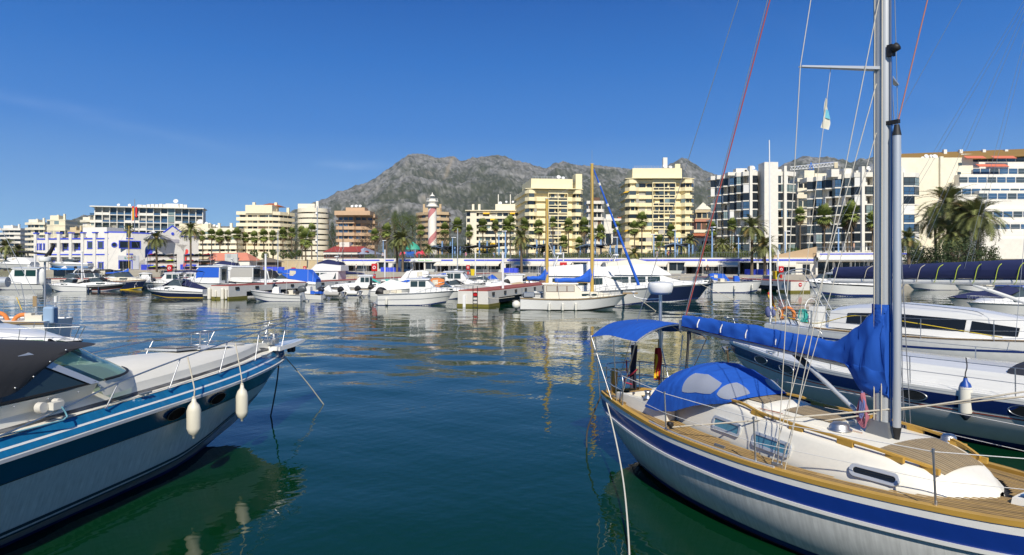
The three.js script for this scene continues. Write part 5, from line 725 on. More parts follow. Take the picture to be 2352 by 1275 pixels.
    if (o.canvas) part(b, 'canvas_panel', sidePane(st, X(x0) + .1, X(x1) + .1, .35, .95, .03), o.canvas); if (o.out) for (const z of o.twin ? [-.32, .32] : [0]) outboard(b, -L / 2 - .2, z, 1.25, .35); if (o.radar) part(b, 'radar_dome', lathe([[0, 0], [.26, .02], [.27, .14], [.2, .2], [0, .21]], 14).translate((X(x0) + X(x1)) / 2, y + hh + .2, 0), gel); part(b, 'roof_rail', tube([[X(x0), y + hh + .15, w * .8], [X(x1) - .3, y + hh + .18, w * .8], [X(x1) - .3, y + hh + .18, -w * .8], [X(x0), y + hh + .15, -w * .8]], .015), inox); bowRail(b, f, .5); 
  } else if (kind === 'fly') {
    const y = Y(.4), w = Wd(.45) * .84, h1 = o.hh || 1.5, st = [[X(.1), fs, w * .95, y + h1, w * .9], [X(.55), Y(.55), w, y + h1, w * .85], [X(.72), Y(.72), w * .85, y + h1 * .5, w * .7]]; part(b, 'cabin', house(st), gel);
    for (const [a, c] of [[.14, .28], [.3, .42], [.44, .54]]) for (const s of [-1, 1]) part(b, 'side_window', sidePane(st, X(a), X(c), .42, .86, .012, [s]), glassT); part(b, 'windscreen', grid((u, v) => { const s = u * 2 - 1; return [mix(X(.69), X(.575), v) + .05, mix(y + h1 * .62, y + h1 * .94, v), s * w * .72]; }, 4, 1), glassT);
    part(b, 'foredeck', house([[X(.6), Y(.6), w * .9, Y(.6) + .5, w * .75], [X(.82), Y(.82), Wd(.82) * .75, Y(.82) + .3, Wd(.82) * .5], [X(.95), Y(.95), Wd(.95) * .5, Y(.95) + .03, Wd(.95) * .3]]), gel);
    const fw = w * .98, fy = y + h1; part(b, 'flybridge', house([[X(.05), fy + .02, fw, fy + .75, fw * .9], [X(.4), fy, fw, fy + 1.0, fw * .85], [X(.52), fy, fw * .95, fy + .9, fw * .7], [X(.64), fy - .04, fw * .8, fy + .1, fw * .5]], .02), gel); if (o.cover) part(b, 'flybridge_cover', house([[X(.1), fy + .7, fw * .85, fy + 1.15, fw * .6], [X(.35), fy + .8, fw * .85, fy + 1.5, fw * .6], [X(.5), fy + .8, fw * .75, fy + 1.15, fw * .5]]), o.cover);
    part(b, 'radar_mast', merge([rod([X(.15), fy + .6, fw * .7], [X(.2), fy + 1.8, 0], .05), rod([X(.15), fy + .6, -fw * .7], [X(.2), fy + 1.8, 0], .05), lathe([[0, 0], [.3, .02], [.3, .16], [0, .22]], 12).translate(X(.2), fy + 1.8, 0)]), gel); for (let k = 0; k < 2; k++) part(b, 'antenna', rod([X(.2), fy + 1, .4 - k * .8], [X(.1), fy + 3.2, .5 - k], .015), frameW); bowRail(b, f, .7, .4); if (o.band2) part(b, 'hull_window', strip(f, .2, .32, .014, .35, .75, 12, 1), glassT);
  } else if (kind === 'sail') {
    const y = Y(.45), w = Wd(.5) * .62, st = [[X(.28), y, w, y + .55, w * .85], [X(.6), Y(.6), w * .95, y + .5, w * .75], [X(.78), Y(.78), w * .5, Y(.78) + .1, w * .3]]; part(b, 'coachroof', house(st), o.top || gel); for (const s of [-1, 1]) part(b, 'side_window', sidePane(st, X(.34), X(.56), .4, .8, .012, [s]), glassT);
    const mx = X(.56), mh = o.mast || L * 1.25; part(b, 'mast', rod([mx, y, 0], [mx, mh, 0], .075, .06, 8), o.mastM || alu); part(b, 'boom', rod([mx, y + 1.2, 0], [X(.16), y + 1.25, 0], .05), o.mastM || alu); part(b, 'sail_cover', skin([[X(.16), .08, .2], [X(.3), .12, .32], [X(.46), .14, .42], [mx - .2, .16, .75], [mx, .12, 1.0]].map(([x, q, hh]) => [...Array(8)].map((_, k) => { const a = k / 8 * 6.283; return [x, y + 1.2 + hh * (.5 + .5 * Math.sin(a)), q * Math.cos(a)]; }))), o.cloth || navyCloth);
    const sh = [rod([mx, mh - .1, 0], [X(.99), Y(.99), 0], .012), rod([mx, mh - .1, 0], [X(.01), fs, 0], .01)]; for (const s of [-1, 1]) { sh.push(rod([mx, mh * .62, s * .02], [mx, mh * .62, s * .7], .02), rod([mx, mh - .2, 0], [mx, mh * .62, s * .7], .009), rod([mx, mh * .62, s * .7], [mx - .1, Y(.5), s * Wd(.5) * .95], .009)); } part(b, 'rigging', merge(sh), greySteel); bowRail(b, f, .55, .7);
  }
  { const n = 1 + Math.floor(r() * 3); for (let i = 0; i < n; i++) { const t = .1 + r() * .5, z = (r() - .5) * B * .6; part(b, 'aerial', rod([X(t), Y(t), z], [X(t) - .25 * r(), Y(t) + 1.6 + r() * 2.4, z * 1.1], .016, .008, 4), frameW); } part(b, 'deck_gear', merge([...Array(5)].map(() => bx(.15 + r() * .4, .12 + r() * .3, .15 + r() * .4, X(.04 + r() * .3), fs + .2, (r() - .5) * B * .6, r() * 3))), [cushion, greySteel, blueCloth, whiteCloth, rubber][Math.floor(r() * 5)]); }
  if (o.fend) hang(b, f, o.fend, o.fside ?? -1, o.fm);
  return b;
}
const fleet = [
  ['pilot', 'white trawler with dark green window panels at the far left pontoon', 38, 93, 8, 185, { hh: 2, house: [.1, .5], radar: 1, glass: phy([.01, .04, .03], .1) }],
  ['cuddy', 'small white speedboat with its bow to the left at far left', 158, 87.5, 4.8, 188, { h: { flare: .85 } }],
  ['cuddy', 'black banded speedboat with black bimini at the left', 232, 88.5, 6.2, 4, { band: [.12, .5], bandM: blackCloth, line: [.44, .48], lineM: redLine, cover: blackCloth, bim: blackCloth, fend: [.35, .55], fm: navy, fside: 1 }],
  ['sport', 'cream cabin boat with navy hull and yellow waterline', 288, 93, 6.4, -8, { band: [.1, .56], bandM: navy, line: [.56, .62], lineM: yellowStripe, rub: std([.3, .12, .03], .5), top: gelCream, fb: 1.35, fs: 1.05, boot: yellowStripe }],
  ['pilot', 'white hardtop boat with black rear canopy', 334, 97, 6, -65, { hh: 1.3, canvas: blackCloth }],
  ['sport', 'white and navy sport boat under a navy cover with yellow line', 406, 72, 6.3, 180, { band: [.18, .5], line: [.5, .55], lineM: yellowStripe, cover: navyCloth, bim: navyCloth, fend: [.25, .5, .78], fside: 1 }],
  ['pilot', 'white cabin boat with blue canvas and two glass doors', 468, 84, 7, 172, { hh: 1.9, house: [.12, .55], canvas: blueCloth, doors: 2, fb: 1.5, fs: 1.1 }],
  ['pilot', 'white cabin boat with grey canvas and three glass doors', 545, 88, 7, 172, { hh: 1.85, house: [.12, .55], canvas: greyCloth, doors: 3, fb: 1.5, fs: 1.1 }],
  ['pilot', 'small white wheelhouse boat behind the navy speedboat', 396, 95, 6, 182, { hh: 1.4 }],
  ['sport', 'white cruiser with a big blue canvas enclosure', 655, 82, 8, 180, { canvas: blueCloth, fb: 1.4, fs: 1.1 }],
  ['sport', 'white sport cruiser with black arch canopy', 580, 101, 8, 178, { arch: 1, canvas: blackCloth, cover: navyCloth }],
  ['fly', 'white flybridge boat with navy cover over the flybridge', 735, 92, 8, 168, { cover: navyCloth, hh: 1.7 }],
  ['open', 'open white fishing boat with grey outboard and navy bow cushion', 634, 66, 5, 182, { fb: 1.05, line: [.3, .34], lineM: greySteel, os: 1.2, cap: std([.08, .09, .1], .4) }],
  ['open', 'small white dinghy with black and red outboard tilted', 708, 69, 3.2, 170, { fb: .7, fs: .5, tilt: .6, os: 1.1, cap: std([.03, .03, .035], .35) }],
  ['rib', 'grey inflatable boat with draped white cover', 748, 72, 4.2, 160, {}],
  ['rib', 'pale inflatable boat right of the grey one', 790, 74, 3.8, 165, { cloth: whiteCloth }],
  ['pilot', 'little white fishing boat with arched windows in its aft wheelhouse', 806, 77, 5.4, 178, { hh: 1.25, house: [.08, .3], line: [.1, .15], lineM: teakOld, fb: .95, fs: .85 }],
  ['pilot', 'white cabin boat with wraparound windscreen left of the ladder pontoon', 958, 60.4, 6.6, 0, { hh: 1.15, house: [.42, .66], fb: 1.25, fs: .95, line: [.28, .31], lineM: greySteel, out: 1, twin: 1, fend: [.12], fside: 1, h: { flare: .84 } }],
  ['cuddy', 'white boat with orange cockpit cover behind the cabin boat', 1020, 70, 6, 8, { canvas: orangeCloth }],
  ['tarp', 'small boat under a white cover behind the black outboards', 903, 76, 5, 12, { ph: 1.5 }],
  ['open', 'white open boat with steel canopy frame beside the covered boat', 930, 80, 5, 6, { os: 1.2, rail: 1 }],
  ['sport', 'white hardtop cruiser left of the yellow bin', 985, 96, 8, 5, { arch: 1, canvas: whiteCloth }],
  ['pilot', 'white wheelhouse boat with raised antenna mast below the yellow bin', 1052, 90, 7, -10, { hh: 1.6, radar: 1 }],
  ['tarp', 'low boat under a pale cover left of the ladder pontoon', 1082, 72, 6, 15, { cloth: greyCloth, out: 0 }],
  ['pilot', 'white pilot boat under a sloping white tarpaulin behind the light column', 1175, 88, 6.4, 190, { hh: 1.3, canvas: whiteCloth }],
  ['open', 'white open boat with black outboard behind the ladder pontoon', 1120, 84, 5, 200, { os: 1.3 }],
  ['tarp', 'boat under a white cover right of the light column', 1150, 78, 5.5, 195, { out: 0 }],
  ['open', 'white open boat with grey outboard near the blue planter', 1235, 98, 5, 185, { cap: greySteel }],
  ['fly', 'large white flybridge yacht moored behind the ketch', 1368, 59, 10.6, 0, { hh: 1.3, fb: 1.62, fs: 1.15, B: 3.6 }],
  ['fly', 'long navy hulled yacht with its bow towards the radar pole', 1497, 66, 11.6, 2, { hh: 1.15, fb: 1.72, fs: 1.25, B: 3.6, band: [.02, .56], cover: cushion }],
  ['sport', 'cream topped motor yacht behind the flybridge yachts', 1452, 78, 11, 0, { top: gelCream, canvas: blackCloth, fb: 1.8, fs: 1.6 }],
  ['open', 'white boat with blue windscreen cover beside the far right pontoon', 1692, 84, 6.4, 0, { fb: 1.5, fs: 1.25, os: 1.2, rail: 1, console: blueCloth, fend: [.4, .75], fside: 1 }],
  ['cuddy', 'white sport boat with salmon kayak on deck', 1628, 98, 5.5, 175, { canvas: blueCloth }],
  ['sport', 'white sport cruiser with its bow to the left beside the tall mast', 1945, 76, 7.6, 182, { fb: 1.5, fs: 1.1, line: [.5, .56], lineM: bottomB, cover: navyCloth, fend: [.3, .5], fside: 1 }],
  ['sport', 'small white sport boat behind the far right pontoon', 1885, 101, 6, 178, { arch: 1 }],
  ['sport', 'white and maroon cruiser with oval windscreen at the left', 165, 102, 7.5, 178, { line: [.05, .3], lineM: darkRed, arch: 1 }],
  ['sport', 'white cruiser with rollbar behind the black banded speedboat', 222, 106, 8, 4, { arch: 1, line: [.1, .25], lineM: darkRed }],
  ['sport', 'white sport cruiser with dark windscreen left of the cream cabin boat', 262, 108, 8, 6, { arch: 1, canvas: blackCloth }],
  ['tarp', 'boat under a dark red cover behind the small wheelhouse boat', 392, 112, 6, 180, { cloth: darkRed, out: 0 }],
  ['fly', 'white flybridge boat with navy bridge cover left of the left light column', 498, 112, 8.5, 176, { cover: navyCloth }],
  ['sport', 'white cruiser with navy canvas behind the three door cabin boat', 548, 118, 8, 178, { canvas: navyCloth, arch: 1 }],
  ['cuddy', 'white boat with navy cover between the canvas cruisers', 612, 112, 7, 176, { cover: navyCloth }],
  ['tarp', 'boat under a tan cover left of the grey mast', 680, 108, 5.6, 176, { cloth: tan, out: 0 }],
  ['cuddy', 'white speedboat behind the red cabinet at the salmon tower', 772, 112, 6, 4, { cover: navyCloth }],
  ['tarp', 'boat under a brown cover right of the yellow bin by the salmon tower', 812, 110, 5.6, 8, { cloth: tan }],
  ['cuddy', 'white speedboat with green screen left of the teal cover', 842, 104, 6, 4, {}],
  ['tarp', 'low boat under a bright teal cover', 874, 98, 6, 5, { cloth: tealCloth, out: 0, ph: .8 }],
  ['cuddy', 'white boat with royal blue cockpit cover beneath the restaurant sign', 968, 92, 6, 8, { cover: blueCloth }],
  ['open', 'white open boat left of the hardtop cruiser', 920, 100, 5, 10, {}],
  ['cuddy', 'white speedboat behind the wheelhouse boats in the middle', 1112, 98, 6, 10, {}],
  ['open', 'white launch with navy cushions beneath the blue planter', 1205, 104, 5, 190, {}],
  ['open', 'white boat with grey engine at the far side of the ladder pontoon', 1258, 88, 5.2, 10, { cap: greySteel }],
  ['cuddy', 'grey sport boat behind the white boat at the right pontoon', 1655, 104, 6, 4, { cover: blackCloth }],
  ['sport', 'white boat with blue canopy at the right edge', 2318, 48, 8, 200, { canvas: blueCloth, cover: navyCloth }],
  ['tarp', 'white boat with raised blue tent at the right edge', 2270, 54, 8, 196, { cloth: navyCloth, out: 0 }],
  ['cuddy', 'white speedboat with teal cover just right of the little fishing boat', 852, 86, 5, 6, { cover: tealCloth }],
  ['open', 'white open boat with raised bow rail behind the white covered boat', 882, 90, 5, 12, { rail: 1 }],
  ['pilot', 'narrow white cabin boat behind the orange covered boat', 1012, 84, 5.6, 14, { hh: 1.3 }],
  ['cuddy', 'white speedboat with black cover left of the pale low cover', 1046, 79, 5.2, 10, { cover: blackCloth }],
  ['open', 'white open boat with white outboard left of the light column', 1098, 92, 4.8, 195, { cap: frameW }],
  ['cuddy', 'white speedboat with navy cover right of the white pilot boat', 1212, 92, 5.6, 188, { cover: navyCloth }],
  ['tarp', 'small boat under a tan cover on the far side of the ladder pontoon', 1190, 80, 4.6, 198, { cloth: tan }],
  ['cuddy', 'white speedboat behind the two door cabin boat', 512, 98, 6, 178, { cover: navyCloth }],
  ['open', 'white open boat behind the big blue canvas cruiser', 606, 95, 5, 176, {}],
  ['cuddy', 'white speedboat with grey cover left of the flybridge boat with navy cover', 696, 92, 5.4, 174, { cover: greyCloth }],
  ['pilot', 'small white cabin boat left of the blue canvas boat with two doors', 440, 104, 5.6, 178, { hh: 1.3 }],
  ['tarp', 'boat under a blue cover by the quay right of the yellow bin', 1130, 124, 5.5, 100, { cloth: blueCloth, out: 0 }],
  ['cuddy', 'white speedboat end on to the quay right of the planter wall', 1245, 118, 5.5, 80, {}],
  ['open', 'white launch end on to the quay below the right yellow block', 1608, 112, 5, 75, {}],
  ['tarp', 'boat under a grey cover at the quay below the large date palm', 1728, 108, 5.5, 95, { cloth: greyCloth, out: 0 }],
  ['cuddy', 'white speedboat at the quay right of the short date palm', 1762, 106, 5.5, 85, { cover: navyCloth }],
  ['pilot', 'small white cabin boat at the quay under the terrace restaurant', 1915, 100, 6, 100, { hh: 1.3 }],
  ['cuddy', 'white speedboat at the quay just left of the tall mast', 1985, 98, 6, 95, { cover: blackCloth }],
  ['sport', 'white cruiser at the quay below the date palm cluster', 2150, 92, 8, 178, { arch: 1, cover: navyCloth }],
  ['open', 'white open boat at the quay below the leaning date palm', 2240, 88, 5.5, 182, {}],
  ['tarp', 'boat under a white cover at the quay left of the salmon roofed shed', 446, 128, 6, 100, { out: 0 }],
  ['cuddy', 'white speedboat end on to the quay left of the blue barrier boards', 622, 132, 6, 85, { cover: blueCloth }],
  ['open', 'white launch end on to the quay below the cafe', 760, 130, 5, 95, {}],
  ['sail', 'sailing boat with pale mast and blue furled stay by the cream tower', 645, 104, 8, 172, { mast: 8.6, cloth: blueCloth }],
  ['sail', 'sailing boat with the tall grey mast in front of the round tower', 737, 100, 9, 174, { mast: 11.9 }],
  ['sail', 'sailing boat with the dark thin mast in front of the salmon tower', 795, 99, 8, 174, { mast: 10.2, mastM: std([.05, .045, .04], .5) }],
  ['sail', 'small sailing boat with white mast left of the yellow bin', 1044, 94, 7, 10, { mast: 8.4, cloth: blueCloth }],
  ['sail', 'sailing boat with thin yellow mast in front of the port building', 288, 103, 8, 10, { mast: 9.2, mastM: woodMast, cloth: blueCloth }],
  ['sport', 'white motor boat standing ashore above a blue dinghy', 160, 172, 10, 186, { y: 2.2, band: [.3, .6], bandM: skyBlue }],
  ['sport', 'white motor cruiser ashore at the left edge', 26, 176, 12, 180, { y: 2.1, canvas: whiteCloth }],
  ['rib', 'blue dinghy lying ashore in front of the port building', 146, 166, 6, 185, { y: 1.45, cloth: std([.02, .2, .6], .5) }],
];
for (const a of fleet) boat(...a);
// trestles under the boats ashore
for (const [px, D, lab] of [[160, 172, 'boat trestle under the white motor boat ashore'], [26, 176, 'boat trestle under the cruiser at the left edge']]) { const t = thing('boat_trestle', lab, 'trestle', pxX(px, D), 1.4, D, 0, 'boat trestles'); for (const x of [-2.5, 2.5]) for (const z of [-.8, .8]) part(t, 'leg', rod([x, 0, z], [x * .9, 1.1, z * .6], .08), bluePaint); part(t, 'beam', bx(5.6, .14, .2, 0, .55, 0), bluePaint); }
{ // the white ketch with yellow wooden masts
  const L = 8.6, D = 54.5, b = thing('ketch', 'white ketch with two yellow masts and blue sail covers', 'boat', pxX(1318, D), 0, D, .03, 'boats moored in the harbour'), f = hullFn(L, 2.7, 1.25, .98, { rake: 1.5, stern: .55, hump: -.16, flare: .8, draft: .6 });
  const X = t => f(t, 0, 1)[0], Y = t => f(t, 0, 1)[1], Wd = t => f(t, 0, 1)[2];
  part(b, 'hull', merge([strip(f, 0, .62), strip(f, .62, 1), transom(f)]), gel); part(b, 'rub_rail', strip(f, 0, .06, .03), teakOld); part(b, 'antifouling', strip(f, .55, .64, .015, 0, .98), frameK); part(b, 'deck', deckGeo(f), gelCream);
  const st = [[X(.22), Y(.22), .95, Y(.4) + 1.15, .8], [X(.5), Y(.5), .98, Y(.4) + 1.15, .8], [X(.56), Y(.56), .96, Y(.5) + .6, .84]]; part(b, 'wheelhouse', house(st), gelCream); part(b, 'wheelhouse_roof', house([[X(.2), Y(.4) + 1.15, .9, Y(.4) + 1.2, .88], [X(.53), Y(.4) + 1.15, .86, Y(.4) + 1.2, .84]]), gelCream);
  for (const [a, c] of [[.24, .33], [.34, .42], [.43, .49]]) for (const s of [-1, 1]) { part(b, 'side_window', sidePane(st, X(a), X(c), .5, .88, .012, [s]), curtain); part(b, 'window_frame', sidePane(st, X(a) - .04, X(c) + .04, .47, .91, .006, [s]), brownDoor); } for (const z of [-.38, .38]) part(b, 'windscreen', grid((u, v) => [mix(X(.555), X(.505), v) + .02, mix(Y(.5) + .68, Y(.5) + 1.1, v), z + (u - .5) * .68], 2, 1), glassM);
  const cr = [[X(.52), Y(.52), .98, Y(.52) + .5, .82], [X(.7), Y(.7), .85, Y(.7) + .38, .68], [X(.84), Y(.84), .45, Y(.84) + .1, .3]]; part(b, 'coachroof', house(cr), gelCream); for (const [a, c] of [[.56, .64], [.65, .7]]) part(b, 'side_window', sidePane(cr, X(a), X(c), .35, .75), glassT);
  const mast = (x, top, y0) => { part(b, 'mast', rod([x, y0, 0], [x, top, 0], .15, .12, 12), woodMast); part(b, 'masthead', bx(.3, .08, .12, x, top, 0), greySteel); };
  const mx = pxX(1360, D) - b.position.x, zx = pxX(1256, D) - b.position.x; mast(mx, pyY(376, D), Y(.6)); mast(zx, pyY(457, D), Y(.2)); part(b, 'antenna', rod([mx, pyY(376, D), 0], [mx, pyY(345, D), 0], .012), greySteel);
  const cov = (x0, x1, y0, nm) => part(b, nm, skin([...Array(9)].map((_, i) => { const t = i / 8, x = mix(x0, x1, t), h = mix(.36, .4, t) + .95 * smooth(.55, 1, t) * t, w = mix(.12, .2, Math.sin(t * 3)); return [...Array(10)].map((_, k) => { const a = k / 10 * 6.283; return [x, y0 + h * (.5 + .5 * Math.sin(a)) + .02 * Math.sin(i * 2.3 + k), w * Math.cos(a)]; }); })), blueCloth);
  cov(pxX(1274, D) - b.position.x, mx + .12, pyY(649, D), 'sail_cover'); cov(pxX(1211, D) - b.position.x, zx + .1, pyY(645, D), 'sail_cover'); part(b, 'boom', merge([rod([pxX(1270, D) - b.position.x, pyY(649, D), 0], [mx, pyY(649, D), 0], .05), rod([pxX(1208, D) - b.position.x, pyY(645, D), 0], [zx, pyY(645, D), 0], .045)]), woodMast);
  const jx = pxX(1468, D) - b.position.x; part(b, 'furled_jib', rod([mx + .12, pyY(388, D), 0], [jx, pyY(655, D), 0], .05, .12, 10), blueCloth); part(b, 'jib_tape', merge([.12, .3, .5, .66, .84].map(t => rod([mix(mx + .12, jx, t), mix(pyY(388, D), pyY(655, D), t), 0], [mix(mx + .12, jx, t + .022), mix(pyY(388, D), pyY(655, D), t + .022), 0], .075 + .05 * (1 - t), .1, 8))), whiteCloth);
  const ty = pyY(378, D), rg = [rod([X(.98), Y(.98), 0], [mx, ty, 0], .012), rod([zx, pyY(459, D), 0], [mx, ty - 1, 0], .01)]; for (const s of [-1, 1]) rg.push(rod([mx, ty, 0], [mx - .3, Y(.6), s * 1.25], .011), rod([mx, ty - 3.5, 0], [mx + .5, Y(.6), s * 1.2], .011), rod([zx, pyY(460, D), 0], [zx - .2, Y(.2), s * 1], .011), rod([zx, pyY(460, D), 0], [zx + .9, Y(.2), s * 1.1], .011)); part(b, 'rigging', merge(rg), greySteel); part(b, 'bowsprit', bx(1.2, .12, .3, X(.99) + .3, Y(.99) + .05, 0), teakOld); bowRail(b, f, .55, .6); hang(b, f, [.26, .38, .5], 1); part(b, 'buoy', new THREE.SphereGeometry(.34, 14, 10).translate(X(0) - .3, .4, .3), fenderW); part(b, 'stern_gear', merge([bx(.8, .3, 1.2, X(.08), Y(.08) + .25, 0), rod([X(.02), Y(0), .6], [X(.02), Y(0) + .7, .6], .015), rod([X(.02), Y(0), -.6], [X(.02), Y(0) + .7, -.6], .015), rod([X(.02), Y(0) + .7, -.6], [X(.02), Y(0) + .7, .6], .015)]), greySteel);
}
// ---------------------------------------------------------------- near boats
const gelN = phy([.80, .80, .77], .22, { map: blotch, clearcoat: .6, clearcoatRoughness: .12 }), gelWarm = phy([.82, .79, .70], .4, { map: blotch }), bluePaintN = phy([.006, .035, .24], .3, { clearcoat: .25, map: blotch }), teak = std([.56, .33, .06], .55, { map: streaks }), teakDeck = [std([.42, .27, .10], .8, { map: streaks }), std([.38, .245, .10], .8, { map: streaks }), std([.46, .29, .10], .8, { map: streaks })], teakGrey = [std([.34, .255, .15], .85, { map: streaks }), std([.30, .23, .14], .85, { map: streaks }), std([.37, .28, .165], .85, { map: streaks })], caulk = std([.015, .015, .015], .8), sailBlue = std([.004, .075, .40], .85, { bumpMap: cloth, bumpScale: .035 }), mastM = std([.55, .57, .59], .4, { metalness: .35, map: streaks }), bootBlue = std([.008, .03, .16], .5), antif = std([.05, .015, .012], .8), vinyl = phy([.62, .65, .66], .05, { transmission: .6, ior: 1.6 }), curtainB = phy([.06, .19, .26], .12, { clearcoat: 1 }), smoke = phy([.012, .015, .018], .06);
const wire = greySteel;
function beam(fn, x0, x1, n, w, h, closed) { return loft([...Array(n + 1)].map((_, i) => { const p = fn(mix(x0, x1, i / n)); return [[p[0], p[1], p[2] - w / 2], [p[0], p[1] + h, p[2] - w / 2], [p[0], p[1] + h, p[2] + w / 2], [p[0], p[1], p[2] + w / 2]]; })); }
function side(fz, top, bot, x0, x1, off = 0, nx = 44, ny = 3, sides = [-1, 1], us = 1) { return merge(sides.map(s => grid((u, v) => { const x = mix(x0, x1, u), y = mix(top(x), bot(x), v); return [x, y, s * (fz(x, y) + off), x * us, y * us]; }, nx, ny, s < 0))); }
const band = c => x => curve(c, x);
const rr = (w, h, r) => { const s = new THREE.Shape(); s.moveTo(-w / 2 + r, -h / 2); s.lineTo(w / 2 - r, -h / 2); s.absarc(w / 2 - r, -h / 2 + r, r, -Math.PI / 2, 0); s.lineTo(w / 2, h / 2 - r); s.absarc(w / 2 - r, h / 2 - r, r, 0, Math.PI / 2); s.lineTo(-w / 2 + r, h / 2); s.absarc(-w / 2 + r, h / 2 - r, r, Math.PI / 2, Math.PI); s.lineTo(-w / 2, -h / 2 + r); s.absarc(-w / 2 + r, -h / 2 + r, r, Math.PI, Math.PI * 1.5); return s; };
function framedWindow(parent, w, h, at, basisX, basisY, glass, ry = .4) {
  const r = h * ry, o = rr(w, h, r), i = rr(w - .07, h - .07, r - .03); o.holes.push(new THREE.Path(i.getPoints(6)));
  const m = new THREE.Matrix4(), X = v3(basisX).normalize(), Z = X.clone().cross(v3(basisY)).normalize(), Y = Z.clone().cross(X); m.makeBasis(X, Y, Z).setPosition(v3(at));
  const f = part(parent, 'window', new THREE.ExtrudeGeometry(rr(w - .05, h - .05, r - .02), { depth: .012, bevelEnabled: false, curveSegments: 6 }), glass); f.applyMatrix4(m);
  part(f, 'frame', new THREE.ExtrudeGeometry(o, { depth: .022, bevelEnabled: true, bevelSize: .006, bevelThickness: .006, bevelSegments: 2, curveSegments: 6 }).translate(0, 0, 0), alu);
  return f;
}
{ // ---------------- blue and white sailing yacht in the right foreground; x from the stern forwards, +z towards the viewer
  const b = thing('sailing_yacht', 'blue banded white sailing yacht with teak deck and blue covers in the foreground', 'sailing yacht', 2.23, 0, 14.14, -62.3 * Math.PI / 180);
  const hbC = [[0, .46], [.5, .66], [1.69, 1.03], [2.94, 1.33], [3.79, 1.42], [4.89, 1.45], [5.93, 1.35], [7.08, 1.12], [7.86, .89], [8.6, .54], [9.1, .26], [9.4, .02]], hb = x => Math.max(.01, curve(hbC, x));
  const shC = [[0, 1.16], [2.5, 1.1], [5, 1.1], [7.5, 1.18], [9.4, 1.36]], sh = x => curve(shC, x), kp = band([[0, .55], [.5, .2], [1.4, -.2], [3, -.45], [5, -.52], [7, -.36], [8.2, 0], [9, .6], [9.4, 1.22]]);
  const fz = (x, y) => { const t = clamp((sh(x) - y) / (sh(x) - kp(x)), 0, 1); return hb(x) * Math.pow(1 - Math.pow(t, 2.3), .62) * (1 + .02 * Math.sin(t * 3)); };
  const off = d => x => sh(x) - d;
  part(b, 'hull', merge([side(fz, off(.33), x => Math.max(kp(x), .16), 0, 9.4, 0, 50, 9), side(fz, x => Math.max(kp(x), .161), kp, 0, 9.4, 0, 50, 4), grid((u, v) => { const y = mix(sh(0), kp(0), v); return [0, y, fz(0, y) * (1 - 2 * u)]; }, 6, 6)]), phy([.83, .83, .80], .22, { map: streaks, clearcoat: .6, clearcoatRoughness: .12 }));
  part(b, 'bulwark', side(fz, off(0), off(.09), 0, 9.4, .002), gelN); part(b, 'hull_band', side(fz, off(.09), off(.30), 0, 9.4, .001, 50, 2), bluePaintN, 'royal blue band below the rail');
  part(b, 'rub_strake', merge([-1, 1].map(s => beam(x => [x, sh(x) - .335, s * (fz(x, sh(x) - .31) + .008)], 0, 9.35, 50, .045, .04))), gelN);
  part(b, 'boot_stripe', side(fz, x => Math.max(kp(x), .15), x => Math.max(kp(x), .05), .3, 8.6, .004, 44, 1), bootBlue); part(b, 'antifouling', side(fz, x => Math.max(kp(x), .05), x => Math.max(kp(x), -.4), .3, 8.5, .006, 44, 3), antif);
  for (const s of [-1, 1]) part(b, 'cap_rail', beam(x => [x, sh(x), s * (hb(x) - .035)], .02, 9.3, 60, .1, .055), teak); part(b, 'stern_rail_cap', bx(.09, .055, .9, .05, sh(0) + .027, 0), teak);
  const dk = x => sh(x) - .03, cwC = [[2.2, .55], [3.4, .74], [4.94, .93], [5.6, .94], [6.3, .86], [6.8, .62], [7.05, .36], [7.2, .1]], cw = x => x < 2.2 || x > 7.2 ? 0 : curve(cwC, x);
  part(b, 'deck', grid((u, v) => { const x = mix(.02, 9.3, u), s = v * 2 - 1; return [x, dk(x) + .03 * (1 - s * s), (hb(x) - .05) * s]; }, 40, 6, true), caulk);
  { // deck planks, laid parallel to the rail
    const pw = .047;
    for (const s of [-1, 1]) for (let k = 0; k < 24; k++) {
      const o = .09 + k * (pw + .011), zin = x => hb(x) - o - pw; let runs = [], cur = null;
      for (let i = 0; i <= 180; i++) { const x = mix(.1, 9.2, i / 180), lim = x < 2.35 && x > .75 ? .62 : cw(x) + .015, ok = zin(x) > Math.max(lim, .012); if (ok && !cur) cur = [x, x]; if (ok) cur[1] = x; if (!ok && cur) { runs.push(cur); cur = null; } } if (cur) runs.push(cur);
      for (const [a, e] of runs) { if (e - a < .15) continue; const n = Math.max(3, Math.round((e - a) * 5)); part(b, 'deck_plank', grid((u, v) => { const x = mix(a, e, u), z = hb(x) - o - pw * v, q = z / Math.max(hb(x), .1); return [x, dk(x) + .034 + .028 * (1 - q * q), s * z, x * .3, z * 3]; }, n, 1, s > 0), teakDeck[(k * 7 + (s > 0 ? 1 : 0)) % 3]); }
    }
  }
  // coachroof
  const rt = band([[2.2, 1.60], [3.2, 1.62], [3.95, 1.62], [4.3, 1.56], [5.75, 1.50], [6.3, 1.46], [6.75, 1.36], [7.05, 1.24], [7.2, 1.17]]), st = []; for (let i = 0; i <= 30; i++) { const x = mix(2.2, 7.2, i / 30); st.push([x, dk(x) + .02, cw(x), rt(x), Math.max(.02, cw(x) - .16 * Math.min(1, cw(x) * 2))]); }
  part(b, 'coachroof', skinHouse(st, .055), gelWarm);
